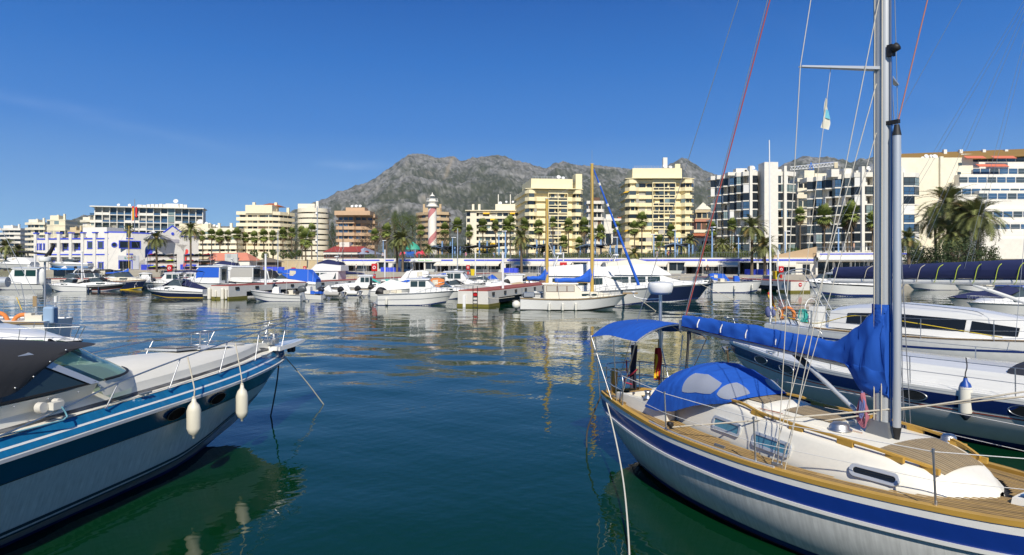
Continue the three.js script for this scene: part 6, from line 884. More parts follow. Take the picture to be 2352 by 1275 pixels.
  function skinHouse(stn, crown) { return grid((u, v) => { const q = stn[Math.round(u * (stn.length - 1))], P = [[q[2], q[1]], [q[2] - .01, mix(q[1], q[3], .3)], [q[4] + .035, q[3] - .06], [q[4] + .012, q[3] - .02], [q[4] - .03, q[3] + .004], [q[4] * .6, q[3] + crown * .7], [0, q[3] + crown]], k = v * 12, i = k <= 6 ? k : 12 - k, sgn = k <= 6 ? 1 : -1, a = P[Math.round(i)]; return [q[0], a[1], sgn * Math.max(0, a[0]), q[0] * .3, v]; }, stn.length - 1, 12); }
  part(b, 'companionway_bulkhead', bx(.04, .5, 1.1, 2.2, 1.35, 0), gelWarm);
  const roofY = (x, z) => { const q = stAt(st, x), t = clamp(Math.abs(z) / Math.max(q[4], .05), 0, 1); return q[3] + .055 * (1 - t * t); };
  const sidePt = (x, f, s = 1) => { const q = stAt(st, x); return [x, mix(q[1], q[3] - .05, f), s * (mix(q[2], q[4] + .035, f) + .006)]; };
  for (const s of [1, -1]) for (const [xa, xe, f, h, g] of [[3.40, 4.06, .47, .2, curtainB], [4.33, 5.06, .47, .2, curtainB], [5.93, 6.5, .5, .15, smoke]]) { const a = sidePt(xa, f, s), e = sidePt(xe, f, s), m = sidePt((xa + xe) / 2, f, s), up = sidePt((xa + xe) / 2, f + .3, s); framedWindow(b, xe - xa, h, [m[0], m[1], m[2] + s * .014], s > 0 ? [e[0] - a[0], e[1] - a[1], e[2] - a[2]] : [a[0] - e[0], a[1] - e[1], a[2] - e[2]], [up[0] - m[0], up[1] - m[1], up[2] - m[2]], g, h < .18 ? .48 : .3); }
  // raised hatch garage and teak panels
  part(b, 'hatch_garage', house([[3.3, 1.6, .42, 1.70, .38], [4.15, 1.58, .42, 1.68, .38], [4.3, 1.56, .42, 1.60, .38]], .03), gelWarm); part(b, 'sliding_hatch', house([[4.42, 1.58, .40, 1.655, .36], [5.3, 1.54, .40, 1.62, .36]], .02), gelWarm);
  const garY = (x, z) => mix(1.705, 1.685, (x - 3.0) / 1.15) + .03 * (1 - Math.pow(z / .4, 2)); 
  const slats2 = (xa, xe, wa, we, yf, n) => { for (let k = 0; k < n; k++) { const a = (k / n) * 2 - 1, e = ((k + .88) / n) * 2 - 1; part(b, 'teak_slat', grid((u, v) => { const x = mix(xa, xe, u), z = mix(wa, we, u) * mix(a, e, v); return [x, yf(x, z) + .012, z, x * .4, z * 3]; }, 6, 2, true), teakGrey[k % 3]); } };
  slats2(3.5, 4.12, .36, .36, garY, 15); slats2(4.46, 5.26, .35, .33, (x, z) => mix(1.655, 1.62, (x - 4.42) / .88) + .02 * (1 - Math.pow(z / .36, 2)), 14); slats2(6.08, 6.8, .62, .4, roofY, 18);
  for (const s of [-1, 1]) { const gr = part(b, 'grab_rail', beam(x => [x, roofY(x, .7) + .05, s * Math.min(.74, cw(x) - .2)], 3.45, 6.72, 30, .045, .03), teak); for (const x of [3.5, 4.25, 5.0, 5.75, 6.35, 6.68]) part(gr, 'foot', bx(.22, .07, .045, x, roofY(x, .7) + .025, s * Math.min(.74, cw(x) - .2)), teak); }
  for (const [x, z, r] of [[5.35, .3, .12], [6.2, -.72, .09]]) part(b, 'dorade_vent', lathe([[r * 1.3, 0], [r * 1.3, .015], [r, .03], [r, .07], [r * .7, .1], [0, .11]], 18).translate(x, roofY(x, z), z), inox);
  part(b, 'foredeck_hatch', house([[7.42, 1.2, .27, 1.27, .24], [7.98, 1.22, .27, 1.29, .24]], .02), gelWarm); part(b, 'hatch_glass', bx(.44, .012, .4, 7.7, 1.313, 0, 0, .03), phy([.05, .12, .25], .06));
  // cockpit and stern
  for (const s of [-1, 1]) part(b, 'cockpit_coaming', loft([[[.55, 1.12, s * .52], [.55, 1.28, s * .5], [.55, 1.28, s * .40], [.55, 1.12, s * .40]], [[1.4, 1.1, s * .74], [1.4, 1.34, s * .70], [1.4, 1.34, s * .58], [1.4, 1.1, s * .58]], [[2.4, 1.1, s * .84], [2.4, 1.40, s * .78], [2.4, 1.40, s * .62], [2.4, 1.1, s * .62]]]), gelWarm); part(b, 'cockpit_well', merge([bx(1.7, .04, 1.0, 1.5, .86, 0), bx(1.7, .3, .04, 1.5, 1.0, .5), bx(1.7, .3, .04, 1.5, 1.0, -.5), bx(.04, .4, 1.0, .62, 1.05, 0)]), gelWarm); part(b, 'cockpit_seat', merge([bx(1.6, .04, .3, 1.5, 1.16, .5), bx(1.6, .04, .3, 1.5, 1.16, -.5)]), teakDeck[0]);
  part(b, 'winch', merge([lathe([[.07, 0], [.075, .03], [.05, .06], [.05, .12], [.07, .15], [0, .16]], 16).translate(1.75, 1.37, .68), lathe([[.07, 0], [.075, .03], [.05, .06], [.05, .12], [.07, .15], [0, .16]], 16).translate(1.75, 1.37, -.68)]), inox);
  const push = [[1.25, sh(1) + .03, .86], [1.2, 1.72, .84], [.6, 1.74, .66], [.12, 1.76, .42], [.05, 1.76, 0], [.12, 1.76, -.42], [.6, 1.74, -.66], [1.2, 1.72, -.84], [1.25, sh(1) + .03, -.86]]; const pl = [tube(push, .0125, false, 70), tube([[1.22, 1.45, .85], [.6, 1.46, .67], [.1, 1.48, .42], [.06, 1.48, 0], [.1, 1.48, -.42], [.6, 1.46, -.67], [1.22, 1.45, -.85]], .0125, false, 60)]; for (const [x, z] of [[.6, .66], [.12, .42], [.6, -.66], [.12, -.42]]) pl.push(rod([x, sh(x), z], [x, 1.75, z], .0125)); part(b, 'pushpit', merge(pl), inox);
  part(b, 'helm_post', bx(.08, .5, .1, .15, 1.42, .25, 0, -.1), teak); part(b, 'rudder_head', bx(.34, .5, .07, -.12, .9, 0), teak);
  // sprayhood
  const hoops = [[1.88, 1.28, .86, 2.45, 2.02], [2.2, 1.27, .87, 2.65, 2.1], [2.6, 1.33, .84, 2.85, 2.11], [3.02, 1.5, .76, 3.12, 2.06], [3.36, 1.58, .7, 3.5, 1.93], [3.58, 1.62, .62, 3.84, 1.74]], hood = (u, v, o = 0) => { const k = clamp(u, 0, 1) * (hoops.length - 1), i = Math.min(Math.floor(k), hoops.length - 2), t = k - i, q = hoops[i].map((c, j) => mix(c, hoops[i + 1][j], t)), a = v * Math.PI, s = Math.pow(Math.sin(a), .62), c = Math.sign(Math.cos(a)) * Math.pow(Math.abs(Math.cos(a)), .72), sag = -.012 * Math.abs(Math.sin(k * Math.PI)) * s; return [mix(q[0], q[3], s), mix(q[1], q[4], s) + sag + o * s, c * (q[2] + o), u * 2, v * 3]; };
  part(b, 'sprayhood', grid((u, v) => hood(u, v), 30, 36, true), sailBlue, 'royal blue canvas sprayhood');
  for (const [u0, u1, v0, v1] of [[.42, .78, .07, .3], [.8, .97, .08, .42], [.8, .97, .58, .9], [.46, .78, .7, .91]]) part(b, 'sprayhood_window', grid((u, v) => { const uu = mix(u0, u1, .5 + (u - .5) * 1), vv = mix(v0, v1, v); const r = Math.max(0, Math.hypot((u - .5) * 2, (v - .5) * 2) - 1) * .35, cx = mix(uu, (u0 + u1) / 2, r), cy = mix(vv, (v0 + v1) / 2, r); return hood(cx, cy, .012); }, 8, 8, true), vinyl);
  // bimini
  const bim = (u, v) => { const s = v * 2 - 1, e = u * 2 - 1; return [mix(.2, 1.62, u) + .02 * s, 2.40 + .27 * (1 - Math.pow(Math.abs(s), 2.2)) + .05 * (1 - e * e) - .04 * (1 - u) + .012 * Math.sin(u * 9 + s * 4), .86 * s, u * 2, v * 3]; }; part(b, 'bimini', grid(bim, 14, 22, true), sailBlue, 'royal blue canvas bimini over the cockpit');
  const bf = []; for (const s of [-1, 1]) { for (const [xb, xt] of [[.75, .2], [.9, .95], [1.0, 1.62], [.35, .35]]) bf.push(rod([xb, sh(xb) + .02, s * .74], [xt, 2.37, s * .85], .0125)); } for (const u of [0, .5, 1]) bf.push(tube([...Array(9)].map((_, i) => { const p = bim(u, i / 8); return [p[0], p[1] - .02, p[2]]; }), .0125, false, 24)); part(b, 'bimini_frame', merge(bf), inox);
  { const m = part(b, 'radar_pole', rod([.45, 1.1, -.7], [.45, 3.16, -.7], .034, .034, 12), inox); part(m, 'radome', lathe([[0, 3.16], [.2, 3.17], [.235, 3.22], [.255, 3.3], [.255, 3.37], [.235, 3.405], [.1, 3.43], [0, 3.43]], 30).translate(.45, 0, -.7), gelN); part(m, 'antenna_arm', merge([tube([[.45, 3.08, -.7], [.2, 3.06, -.55], [.0, 3.1, -.4], [-.03, 3.18, -.38]], .012), lathe([[0, 0], [.05, .01], [.05, .03], [0, .045]], 12).translate(-.03, 3.18, -.38)]), gelN); }
  { const fl = (x, z, w, y0, y1, ph) => grid((u, v) => { const y = mix(y1, y0, v); return [x + w * (u - .5) * (.5 + .5 * v) + .03 * Math.sin(v * 4 + ph), y, z + .05 * Math.sin(u * 9 + v * 3 + ph)]; }, 10, 12); const fp = part(b, 'ensign_staff', rod([.5, 1.3, -.62], [.46, 2.25, -.64], .012), teak); part(fp, 'ensign', fl(.5, -.58, .2, 1.42, 2.08, 1), std([.45, .02, .02], .85)); part(fp, 'ensign_stripe', fl(.51, -.555, .09, 1.46, 1.95, 1.3), std([.72, .45, .02], .85)); part(b, 'outboard_bracket_bundle', fl(.72, .2, .24, 1.35, 2.2, 2.5), std([.03, .03, .05], .8)); part(b, 'red_line_bundle', tube([[.62, 1.9, .3], [.66, 1.6, .28], [.85, 1.75, .2], [.6, 1.5, .34], [.8, 1.45, .3]], .014, false, 40), std([.4, .03, .06], .9)); part(b, 'mainsheet_tackle', merge([rod([1.9, 1.15, 0], [2.05, 2.55, 0], .012), rod([2.0, 1.15, .03], [2.1, 2.55, .02], .012), bx(.06, .14, .05, 2.07, 2.5, 0), bx(.06, .14, .05, 1.95, 1.3, 0)]), ropeK); }
  // mast, boom, covers
  const mg = new THREE.CylinderGeometry(.108, .112, 11.8, 24).scale(1, 1, .66).translate(5.75, 1.45 + 5.9, 0), ms = part(b, 'mast', mg, mastM); part(ms, 'mast_foot', loft([[[5.57, 1.5, -.11], [5.93, 1.5, -.11], [5.93, 1.5, .11], [5.57, 1.5, .11]], [[5.62, 1.74, -.085], [5.88, 1.74, -.085], [5.88, 1.74, .085], [5.62, 1.74, .085]]]), std([.22, .23, .24], .5, { metalness: .5 })); part(ms, 'mast_track', bx(.03, 11.6, .022, 5.86, 7.3, 0), greySteel); part(ms, 'halyard', merge([rod([5.70, 1.75, .09], [5.72, 13, .085], .007), rod([5.8, 1.75, .085], [5.82, 13, .08], .007)]), ropeM);
  part(ms, 'deck_light', merge([bx(.07, .15, .08, 5.89, 6.6, .02), lathe([[0, -.04], [.05, -.04], [.055, .035], [0, .05]], 12).rotateZ(-1.2).translate(5.96, 6.62, .03)]), rubber);
  for (const s of [-1, 1]) part(ms, 'spreader', loft([[[5.78, 6.38, s * .06], [5.78, 6.42, s * .06], [5.66, 6.42, s * .06], [5.66, 6.38, s * .06]], [[5.33, 6.40, s * 1.02], [5.33, 6.42, s * 1.02], [5.27, 6.42, s * 1.02], [5.27, 6.40, s * 1.02]]]), alu);
  { const p = part(b, 'spinnaker_pole', rod([5.97, 1.68, .02], [5.97, 5.5, .02], .05, .05, 16), alu); part(p, 'pole_end', merge([rod([5.97, 1.5, .02], [5.97, 1.7, .02], .025, .055, 12), rod([5.97, 5.48, .02], [5.97, 5.62, .02], .055, .03, 12), bx(.2, .05, .05, 5.9, 5.66, .02)]), rubber); }
  const boomP = x => [x, mix(2.66, 2.40, (x - 1.95) / 3.7), 0]; part(b, 'boom', rod(boomP(1.93), boomP(5.65), .062, .062, 16), mastM); part(b, 'boom_stripe', rod([1.95, 2.665, .063], [5.2, 2.44, .063], .008), redLine); part(b, 'boom_end', bx(.08, .2, .1, 1.9, 2.68, 0), greySteel);
  { const r = rng(3), rings = []; for (let i = 0; i <= 70; i++) { const t = i / 70, x = mix(1.96, 5.87, t), bp = boomP(x), g = smooth(.80, .93, t), hu = mix(.2 + .05 * smooth(0, .5, t), .86, smooth(.78, .97, t)), lo = mix(-.0, -.36, smooth(.84, .94, t)), w = mix(.085 + .035 * smooth(0, .4, t), .15, g) * (t > .96 ? .8 : 1), ring = []; for (let k = 0; k < 24; k++) { const a = k / 24 * 6.283, fold = .024 * (1 + 1.6 * g) * nz(x * 6.5 - k * .35, k * .42, g * 3) + .022 * g * nz(x * 15 + k * .7, k * .5) + .012 * nz(x * 2.2, k * .9), s = Math.sin(a); ring.push([x + (g * .1 * s * (t < .98 ? 1 : 0)), bp[1] + .02 + (s > 0 ? hu * s : -lo * s) + fold, Math.sign(Math.cos(a)) * Math.pow(Math.abs(Math.cos(a)), .8) * (w + fold * 1.6)]); } rings.push(ring); } part(b, 'sail_cover', skin(rings), sailBlue, 'royal blue sail cover along the boom and mast'); }
  part(b, 'mast_collar', new THREE.CylinderGeometry(.125, .13, .36, 20, 1, true).scale(1, 1, .8).translate(5.75, 3.1, 0), sailBlue);
  for (const x of [2.4, 2.95, 3.5, 4.1]) { const p = boomP(x); part(b, 'cover_strap', tube([[x, p[1] + .2, .06], [x + .01, p[1] + .12, .115], [x + .01, p[1] + .06, .12]], .011), whiteCloth); }
  part(b, 'boom_vang', rod([4.4, 2.44, 0], [5.58, 1.66, 0], .034, .034, 12), alu); part(b, 'vang_end', rod([4.36, 2.46, 0], [4.58, 2.32, 0], .045, .045, 12), rubber);
  part(b, 'rope_coil', merge([0, 1, 2, 3].map(i => tube([[5.56, 2.08, .1 + i * .02], [5.5 + i * .025, 1.9, .13], [5.48 + i * .03, 1.72, .12], [5.58, 1.62 + i * .02, .12], [5.62, 1.8, .14 - i * .02]], .012, true, 40))), std([.36, .12, .16], .9)); part(b, 'rope_coil', merge([0, 1, 2].map(i => tube([[5.55, 2.1, .12], [5.54 + i * .03, 1.9, .15], [5.55, 1.74 + i * .04, .15], [5.6, 1.9, .13]], .011, true, 36))), std([.12, .14, .32], .9));
  for (const [z, m] of [[.55, redLine], [.5, ropeM], [.6, ropeM]]) part(b, 'running_line', rod([3.4, 1.66, z], [5.6, 1.56, z * .35], .006), m);
  // stanchions and lifelines, both sides
  for (const s of [-1, 1]) {
    const tops = [[1.2, 1.72, s * .84]]; for (const x of [2.94, 4.89, 7.08]) { const z = s * (hb(x) - .06); part(b, 'stanchion', merge([rod([x, sh(x) + .04, z], [x - .02, sh(x) + .64, z + s * .015], .0125, .0125, 8), rod([x, sh(x) + .04, z], [x, sh(x) + .1, z], .02, .016, 8), rod([x - .02, sh(x) + .62, z + s * .015], [x - .02, sh(x) + .66, z + s * .015], .018, .018, 8)]), inox); tops.push([x - .02, sh(x) + .63, z + s * .015]); } tops.push([8.7, 1.95, s * .42]);
    part(b, 'lifeline', poly(tops, .0055), whiteCloth); part(b, 'lifeline', poly(tops.map(p => [p[0], p[1] - .31, p[2]]), .004), whiteCloth); part(b, 'pulpit', tube([[8.7, sh(8.7), s * .42], [8.7, 1.95, s * .42], [9.2, 2.0, s * .2], [9.5, 2.02, 0]], .0125), inox); part(b, 'genoa_track', beam(x => [x, sh(x) + .055, s * (hb(x) - .04)], 2.4, 5.2, 10, .03, .02), alu);
    const c = [5.2, sh(5.2), s * (hb(5.2) - .1)]; part(b, 'chainplate', bx(.16, .1, .03, c[0], c[1] + .06, c[2]), inox);
    const sw = [rod([c[0], c[1] + .05, c[2]], [5.3, 6.41, s * 1.02], .006), rod([5.3, 6.41, s * 1.02], [5.74, 13, s * .05], .006), rod([c[0] - .1, c[1] + .05, c[2]], [5.72, 6.2, s * .07], .006), rod([c[0] + .12, c[1] + .05, c[2]], [5.78, 7.4, s * .07], .006), rod([c[0] + .05, c[1] + .05, c[2]], [5.72, 5.55, s * .07], .005)]; part(b, 'shroud', merge(sw), s > 0 ? std([.5, .47, .4], .6) : wire); part(b, 'turnbuckle', merge([rod([c[0], c[1] + .05, c[2]], [c[0] + .005, c[1] + .4, c[2] - s * .02], .011), rod([c[0] + .05, c[1] + .05, c[2]], [c[0] + .08, c[1] + .38, c[2] - s * .07], .011)]), inox);
    if (s > 0) { const fl = (u, v, o) => { const w = .105 * u * Math.min(1, .12 + v * 1.1) * (v > .8 ? 1 - (v - .8) * 2.2 * (1 - u) : 1), y = 6.02 - .4 * v - .03 * u, s = .012 * Math.sin(u * 6 + v * 7); return [5.41 - .03 * v + .465 * w + o, y, .66 + .06 * v - .885 * w + s]; }, pn = part(b, 'courtesy_pennant', grid((u, v) => fl(u, v, 0), 10, 14), std([.62, .6, .5], .9)); part(pn, 'pennant_band', grid((u, v) => fl(mix(.1, .95, u), mix(.38, .66, v), .012), 8, 5), std([.15, .45, .55], .9)); part(pn, 'flag_halyard', rod([5.45, 6.4, .62], [5.32, 1.7, 1.3], .004), ropeM); }
  }
  part(b, 'backstay', merge([rod([.1, 1.3, .15], [5.7, 13.2, 0], .006), rod([1.95, 2.75, .03], [5.68, 12.9, 0], .007)]), wire); part(b, 'topping_lift', rod([1.93, 2.75, -.02], [5.66, 12.6, .02], .011), std([.42, .09, .08], .9)); part(b, 'spinnaker_halyard', rod([5.97, 5.65, 0], [7.9, 13, 0], .008), std([.5, .2, .14], .9)); part(b, 'blue_halyard', rod([5.9, 1.7, .03], [5.93, 13, .03], .008), std([.02, .12, .4], .9)); part(b, 'forestay', rod([9.35, 1.35, 0], [5.8, 13, 0], .012), wire); part(b, 'cleat', merge([bx(.2, .03, .03, 4.2, 1.2, 1.36), bx(.2, .03, .03, .6, 1.22, .62)]), inox); part(b, 'block', merge([bx(.05, .1, .05, 3.1, 1.25, 1.3), lathe([[0, 0], [.04, 0], [.04, .04], [0, .04]], 10).rotateX(1.57).translate(3.1, 1.28, 1.32)]), rubber);
}
{ // ---------------- teal banded motor cruiser on the left; x towards the bow, +z towards the viewer's right
  const b = thing('motor_cruiser', 'white motor cruiser with teal bands and black canopy in the left foreground', 'motor cruiser', -7.78, 0, 7.42, 78 * Math.PI / 180);
  const hb = x => Math.max(.01, curve([[-1, 1.5], [1.17, 1.42], [3.23, 1.28], [5.26, 1.14], [6.74, .96], [8.26, .62], [9.3, .3], [9.9, .03]], x)), kp = band([[-1, -.5], [5, -.5], [6, -.3], [6.9, .02], [7.95, .31], [8.4, .53], [9.1, 1.05], [9.9, 1.4]]), RY = 1.43;
  const tau = (x, y) => clamp((RY - y) / (RY - kp(x)), 0, 1), fz = (x, y) => { const t = tau(x, y); return hb(x) * (t < .6 ? mix(1, mix(.64, .52, smooth(4, 8, x)), Math.pow(t / .6, .9)) : mix(mix(.64, .52, smooth(4, 8, x)), 0, Math.pow((t - .6) / .4, .9))); }, yt = t => x => RY - t * (RY - kp(x));
  const tealB = phy([.008, .15, .33], .3, { map: streaks, clearcoat: .3 }), tealD = phy([.008, .09, .19], .22, { map: blotch, clearcoat: .4 }), greyBand = std([.2, .2, .2], .7, { map: dataTex(256, (u, v) => { const k = .75 + .9 * wrapN(u, v * .3, 9, 3, 5); return [k, k, k]; }) });
  const streakHull = phy([.80, .81, .80], .25, { map: streaks, clearcoat: .35 });
  part(b, 'hull', merge([side(fz, yt(0), yt(.6), -1, 9.9, 0, 60, 8), side(fz, yt(.6), yt(1), -1, 9.9, 0, 60, 5)]), streakHull); part(b, 'hull_band', side(fz, yt(.015), x => Math.max(yt(1)(x), mix(1.1, yt(.4)(x), smooth(7.6, 9.6, x))), -1, 9.85, .004, 60, 3), tealD, 'dark teal band under the rub rail');
  for (const q of [-1, 1]) part(b, 'hull_line', side(fz, x => Math.max(yt(1)(x), 1.1), x => Math.max(yt(1)(x), 1.085), -1, 8.6, .007, 50, 1, [q]), caulk); for (const q of [-1, 1]) for (const [a, e] of [[.545, .57], [.585, .6], [.61, .645]]) part(b, 'hull_line', side(fz, yt(a), yt(e), -1, 8.2, .006, 50, 1, [q]), e > .62 ? greySteel : std([.01, .035, .05], .5)); part(b, 'antifouling', side(fz, x => Math.max(.09, kp(x)), kp, -1, 7.4, .009, 50, 3), bootBlue);
  for (const s of [-1, 1]) part(b, 'rub_rail', beam(x => [x, RY - .015, s * (hb(x) + .012)], -1, 9.92, 60, .05, .045), std([.55, .56, .56], .45));
  const dy = x => 1.66 + .03 * smooth(3, 8, x), edge = (x, y) => Math.max(.01, hb(x) - .2 * (y - RY) / .23); part(b, 'upper_band', side(edge, x => dy(x), x => RY + .03, -1, 9.9, 0, 60, 3, [-1, 1], .4), tealB, 'faded teal band above the rub rail'); for (const f of [.36, .42]) part(b, 'pin_stripe', side(edge, x => mix(RY + .03, dy(x), f + .06), x => mix(RY + .03, dy(x), f), -1, 9.8, .004, 60, 1), gelN); 
  part(b, 'side_deck', grid((u, v) => { const x = mix(-1, 9.88, u), s = v * 2 - 1; return [x, dy(x) + .01, Math.max(.01, hb(x) - .199) * s]; }, 50, 4, true), gelWarm);
  const st = []; for (let i = 0; i <= 40; i++) { const x = mix(-1, 9.5, i / 40), w = Math.max(.02, hb(x) - .36 - .1 * smooth(7, 9.5, x)); st.push([x, dy(x), w, dy(x) + .2 * smooth(9.7, 8.6, x), Math.max(.01, w - .05)]); }
  part(b, 'trunk_side_band', merge([-1, 1].map(s => grid((u, v) => { const q = st[Math.round(u * 40)], y = mix(q[1] + .01, q[1] + (q[3] - q[1]) * .72, v); return [q[0], y, s * (mix(q[2], q[4], v) + .004), q[0] * .3, v]; }, 40, 1, s < 0))), greyBand, 'weathered grey band along the cabin trunk');
  const ctr = band([[-1, 2.15], [3, 2.15], [4.8, 2.16], [6, 2.09], [8, 1.98], [9.3, 1.88], [9.6, 1.8]]); const deckP = (x, s) => { const q = stAt(st, x), w = q[4], k = Math.pow(1 - Math.pow(Math.abs(s), 2.6), .8); return [x, mix(q[3], Math.max(ctr(x), q[3]), k), w * s]; };
  part(b, 'cabin_trunk', merge([grid((u, v) => deckP(mix(-1, 9.49, u), v * 2 - 1), 44, 16, true), ...[-1, 1].map(s => grid((u, v) => { const q = st[Math.round(u * 40)]; return [q[0], mix(q[1], q[3], v), s * mix(q[2], q[4], v)]; }, 40, 1, s < 0))]), gelWarm);
  { const h = part(b, 'deck_hatch', bx(.62, .05, .62, 6.1, 2.14, -.15, 0, -.06), phy([.05, .055, .06], .15)); part(h, 'hatch_frame', merge([bx(.7, .035, .04, 6.1, 2.13, .18, 0, -.06), bx(.7, .035, .04, 6.1, 2.13, -.48, 0, -.06), bx(.04, .035, .7, 5.77, 2.15, -.15), bx(.04, .035, .7, 6.43, 2.11, -.15)]), alu); part(b, 'deck_hatch', bx(.4, .03, .4, 7.9, 2.0, -.1), std([.5, .49, .45], .6)); part(b, 'tread_panel', bx(1.1, .012, .7, 6.9, 2.06, -.1, 0, -.06), gelN); }
  // windscreen: raised coaming, near side pane, front panes
  const cm = [[-1, 1.86, 1.13, 2.0, 1.1], [1.4, 1.86, 1.12, 2.0, 1.08], [2.6, 1.86, 1.06, 2.04, 1.03]]; part(b, 'screen_coaming', merge([-1, 1].map(s => grid((u, v) => { const x = mix(-1, 3.0, u), q = stAt(st, x), e = smooth(2.2, 3.05, x); return [x, mix(q[3] - .02, mix(2.02, 2.06, e), v), s * mix(q[4] + .004, 1.06 - .02 * e, v)]; }, 20, 2, s < 0)).concat([grid((u, v) => { const a = (u - .5) * Math.PI, x = 2.95 + 1.3 * Math.pow(Math.cos(a), .8), z = 1.05 * Math.sin(a); const dp = deckP(x, clamp(z / stAt(st, x)[4], -1, 1)); return [mix(x + .14, x, v), mix(dp[1] - .03, 2.06 + .02 * Math.cos(a), v), z]; }, 24, 2, true)])), gelWarm);
  const base = a => [2.95 + 1.25 * Math.pow(Math.max(0, Math.cos(a)), .8), 2.07 + .02 * Math.cos(a), 1.05 * Math.sin(a)], topP = a => [1.9 + 1.25 * Math.pow(Math.max(0, Math.cos(a)), .8), 2.62 + .02 * Math.cos(a), .94 * Math.sin(a)], green = phy([.42, .60, .48], .08, { transmission: .6, ior: 1.4 }), darkG = phy([.02, .035, .04], .05, { transmission: .0 });
  for (const [a0, a1] of [[.12, 1.5], [-1.5, -.12]]) part(b, 'windscreen_pane', grid((u, v) => { const a = mix(a0, a1, u), p = base(a), q = topP(a); return p.map((c, i) => mix(c, q[i], v)); }, 14, 6, true), green, 'green tinted front windscreen pane');
  for (const s of [-1, 1]) { part(b, 'side_pane', grid((u, v) => { const xb = mix(-.8, 2.86, u), xt = mix(-.8, 1.8, u); return [mix(xb, xt, v), mix(2.03 + .04 * u, 2.6, v), s * mix(1.07, .95, v)]; }, 12, 4, s < 0), darkG); part(b, 'windscreen_pillar', loft([[[2.88, 2.04, s * 1.02], [2.98, 2.04, s * 1.04], [2.98, 2.06, s * 1.09], [2.8, 2.06, s * 1.1]], [[1.82, 2.6, s * .9], [1.92, 2.63, s * .92], [1.92, 2.63, s * .97], [1.74, 2.61, s * .98]]]), alu); part(b, 'pane_seal', beam(x => [x, 2.015 + .04 * (x + .8) / 3.7, s * 1.075], -.8, 2.9, 10, .03, .03), rubber); } part(b, 'windscreen_frame', merge([tube([...Array(15)].map((_, i) => base(mix(-1.5, 1.5, i / 14))), .022), rod(base(0), topP(0), .025)]), rubber);
  part(b, 'helm_seat', merge([bx(.5, .7, .5, .6, 2.0, .5), bx(.15, .8, .5, .35, 2.3, .5), bx(.4, .5, 1.6, 1.6, 1.95, 0)]), std([.06, .06, .07], .8));
  // canopy
  const cano = (u, v) => { const x = mix(2.52, -1, u), a = v * Math.PI, s = Math.pow(Math.max(0, Math.sin(a)), .55), c = Math.sign(Math.cos(a)) * Math.pow(Math.abs(Math.cos(a)), .6), yb = mix(2.6, 2.14, smooth(0, .3, u)), yt2 = 2.60 + .2 * smooth(0, .35, u) + .015 * Math.sin(u * 14); return [x + .8 * s * (1 - u), mix(yb, yt2, s) + .008 * nz(u * 20, v * 8), c * (1.0 + .1 * smooth(0, .3, u)), u * 4, v * 3]; }; const cw = std([.028, .028, .03], .8, { bumpMap: cloth, bumpScale: .006 }); part(b, 'canopy', grid(cano, 24, 34), cw, 'black canvas canopy over the windscreen'); part(b, 'canopy_window', grid((u, v) => { const p = cano(mix(.42, .95, u), mix(.05, .2, v)); return [p[0], p[1], p[2] + .035]; }, 8, 5), phy([.12, .13, .12], .08)); part(b, 'canopy_studs', merge([.04, .12, .2, .28, .36].map(u => { const p = cano(u, .004); return new THREE.SphereGeometry(.014, 8, 6).translate(p[0], p[1] + .02, p[2] + .012); })), inox);
  // rails
  const top = [[.95, 1.67, 1.27], [1.26, 1.70, 1.25], [2.2, 1.83, 1.19], [3.33, 2.0, 1.11], [4.81, 2.15, 1.01], [6.39, 2.25, .84], [8.13, 2.3, .52], [9.5, 2.36, .26], [10.45, 2.42, .05]]; for (const s of [1, -1]) { part(b, 'guard_rail', tube(top.map(p => [p[0], p[1], s * p[2]]), .0135, false, 70, 8), inox); for (const [x, z, xt] of [[3.01, 1.15, 3.3], [4.48, 1.05, 4.81], [6.04, .91, 6.39], [7.62, .66, 7.95], [9.3, .28, 9.65]]) { const t = top.findIndex(p => p[0] >= xt), p = top[t - 1], q = top[t], k = (xt - p[0]) / (q[0] - p[0]); part(b, 'rail_post', merge([rod([x, dy(x), s * z], [xt, mix(p[1], q[1], k), s * mix(p[2], q[2], k)], .0115, .0115, 8), rod([x, dy(x) + .005, s * z], [x + .01, dy(x) + .03, s * z], .035, .02, 8)]), inox); } }
  part(b, 'rail_bow', tube([[10.45, 2.42, .05], [10.52, 2.43, 0], [10.45, 2.42, -.05]], .0165), inox);
  for (const x0 of [7.2, 9.0]) { const l = []; for (const dx of [0, .3]) for (const z of [0, .2]) l.push(tube([[x0 + dx, 2.32, -.58 + z + (x0 > 8 ? .5 : 0)], [x0 + dx, 1.98, -.58 + z + (x0 > 8 ? .5 : 0)], [x0 + dx + .06, 1.95, -.55 + z + (x0 > 8 ? .5 : 0)]], .01)); for (const y of [2.32, 2.08]) l.push(tube([[x0 - .05, y, -.62 + (x0 > 8 ? .5 : 0)], [x0 + .4, y, -.62 + (x0 > 8 ? .5 : 0)], [x0 + .4, y, -.32 + (x0 > 8 ? .5 : 0)], [x0 - .05, y, -.32 + (x0 > 8 ? .5 : 0)]], .01, true)); part(b, 'fender_basket', merge(l), inox); }
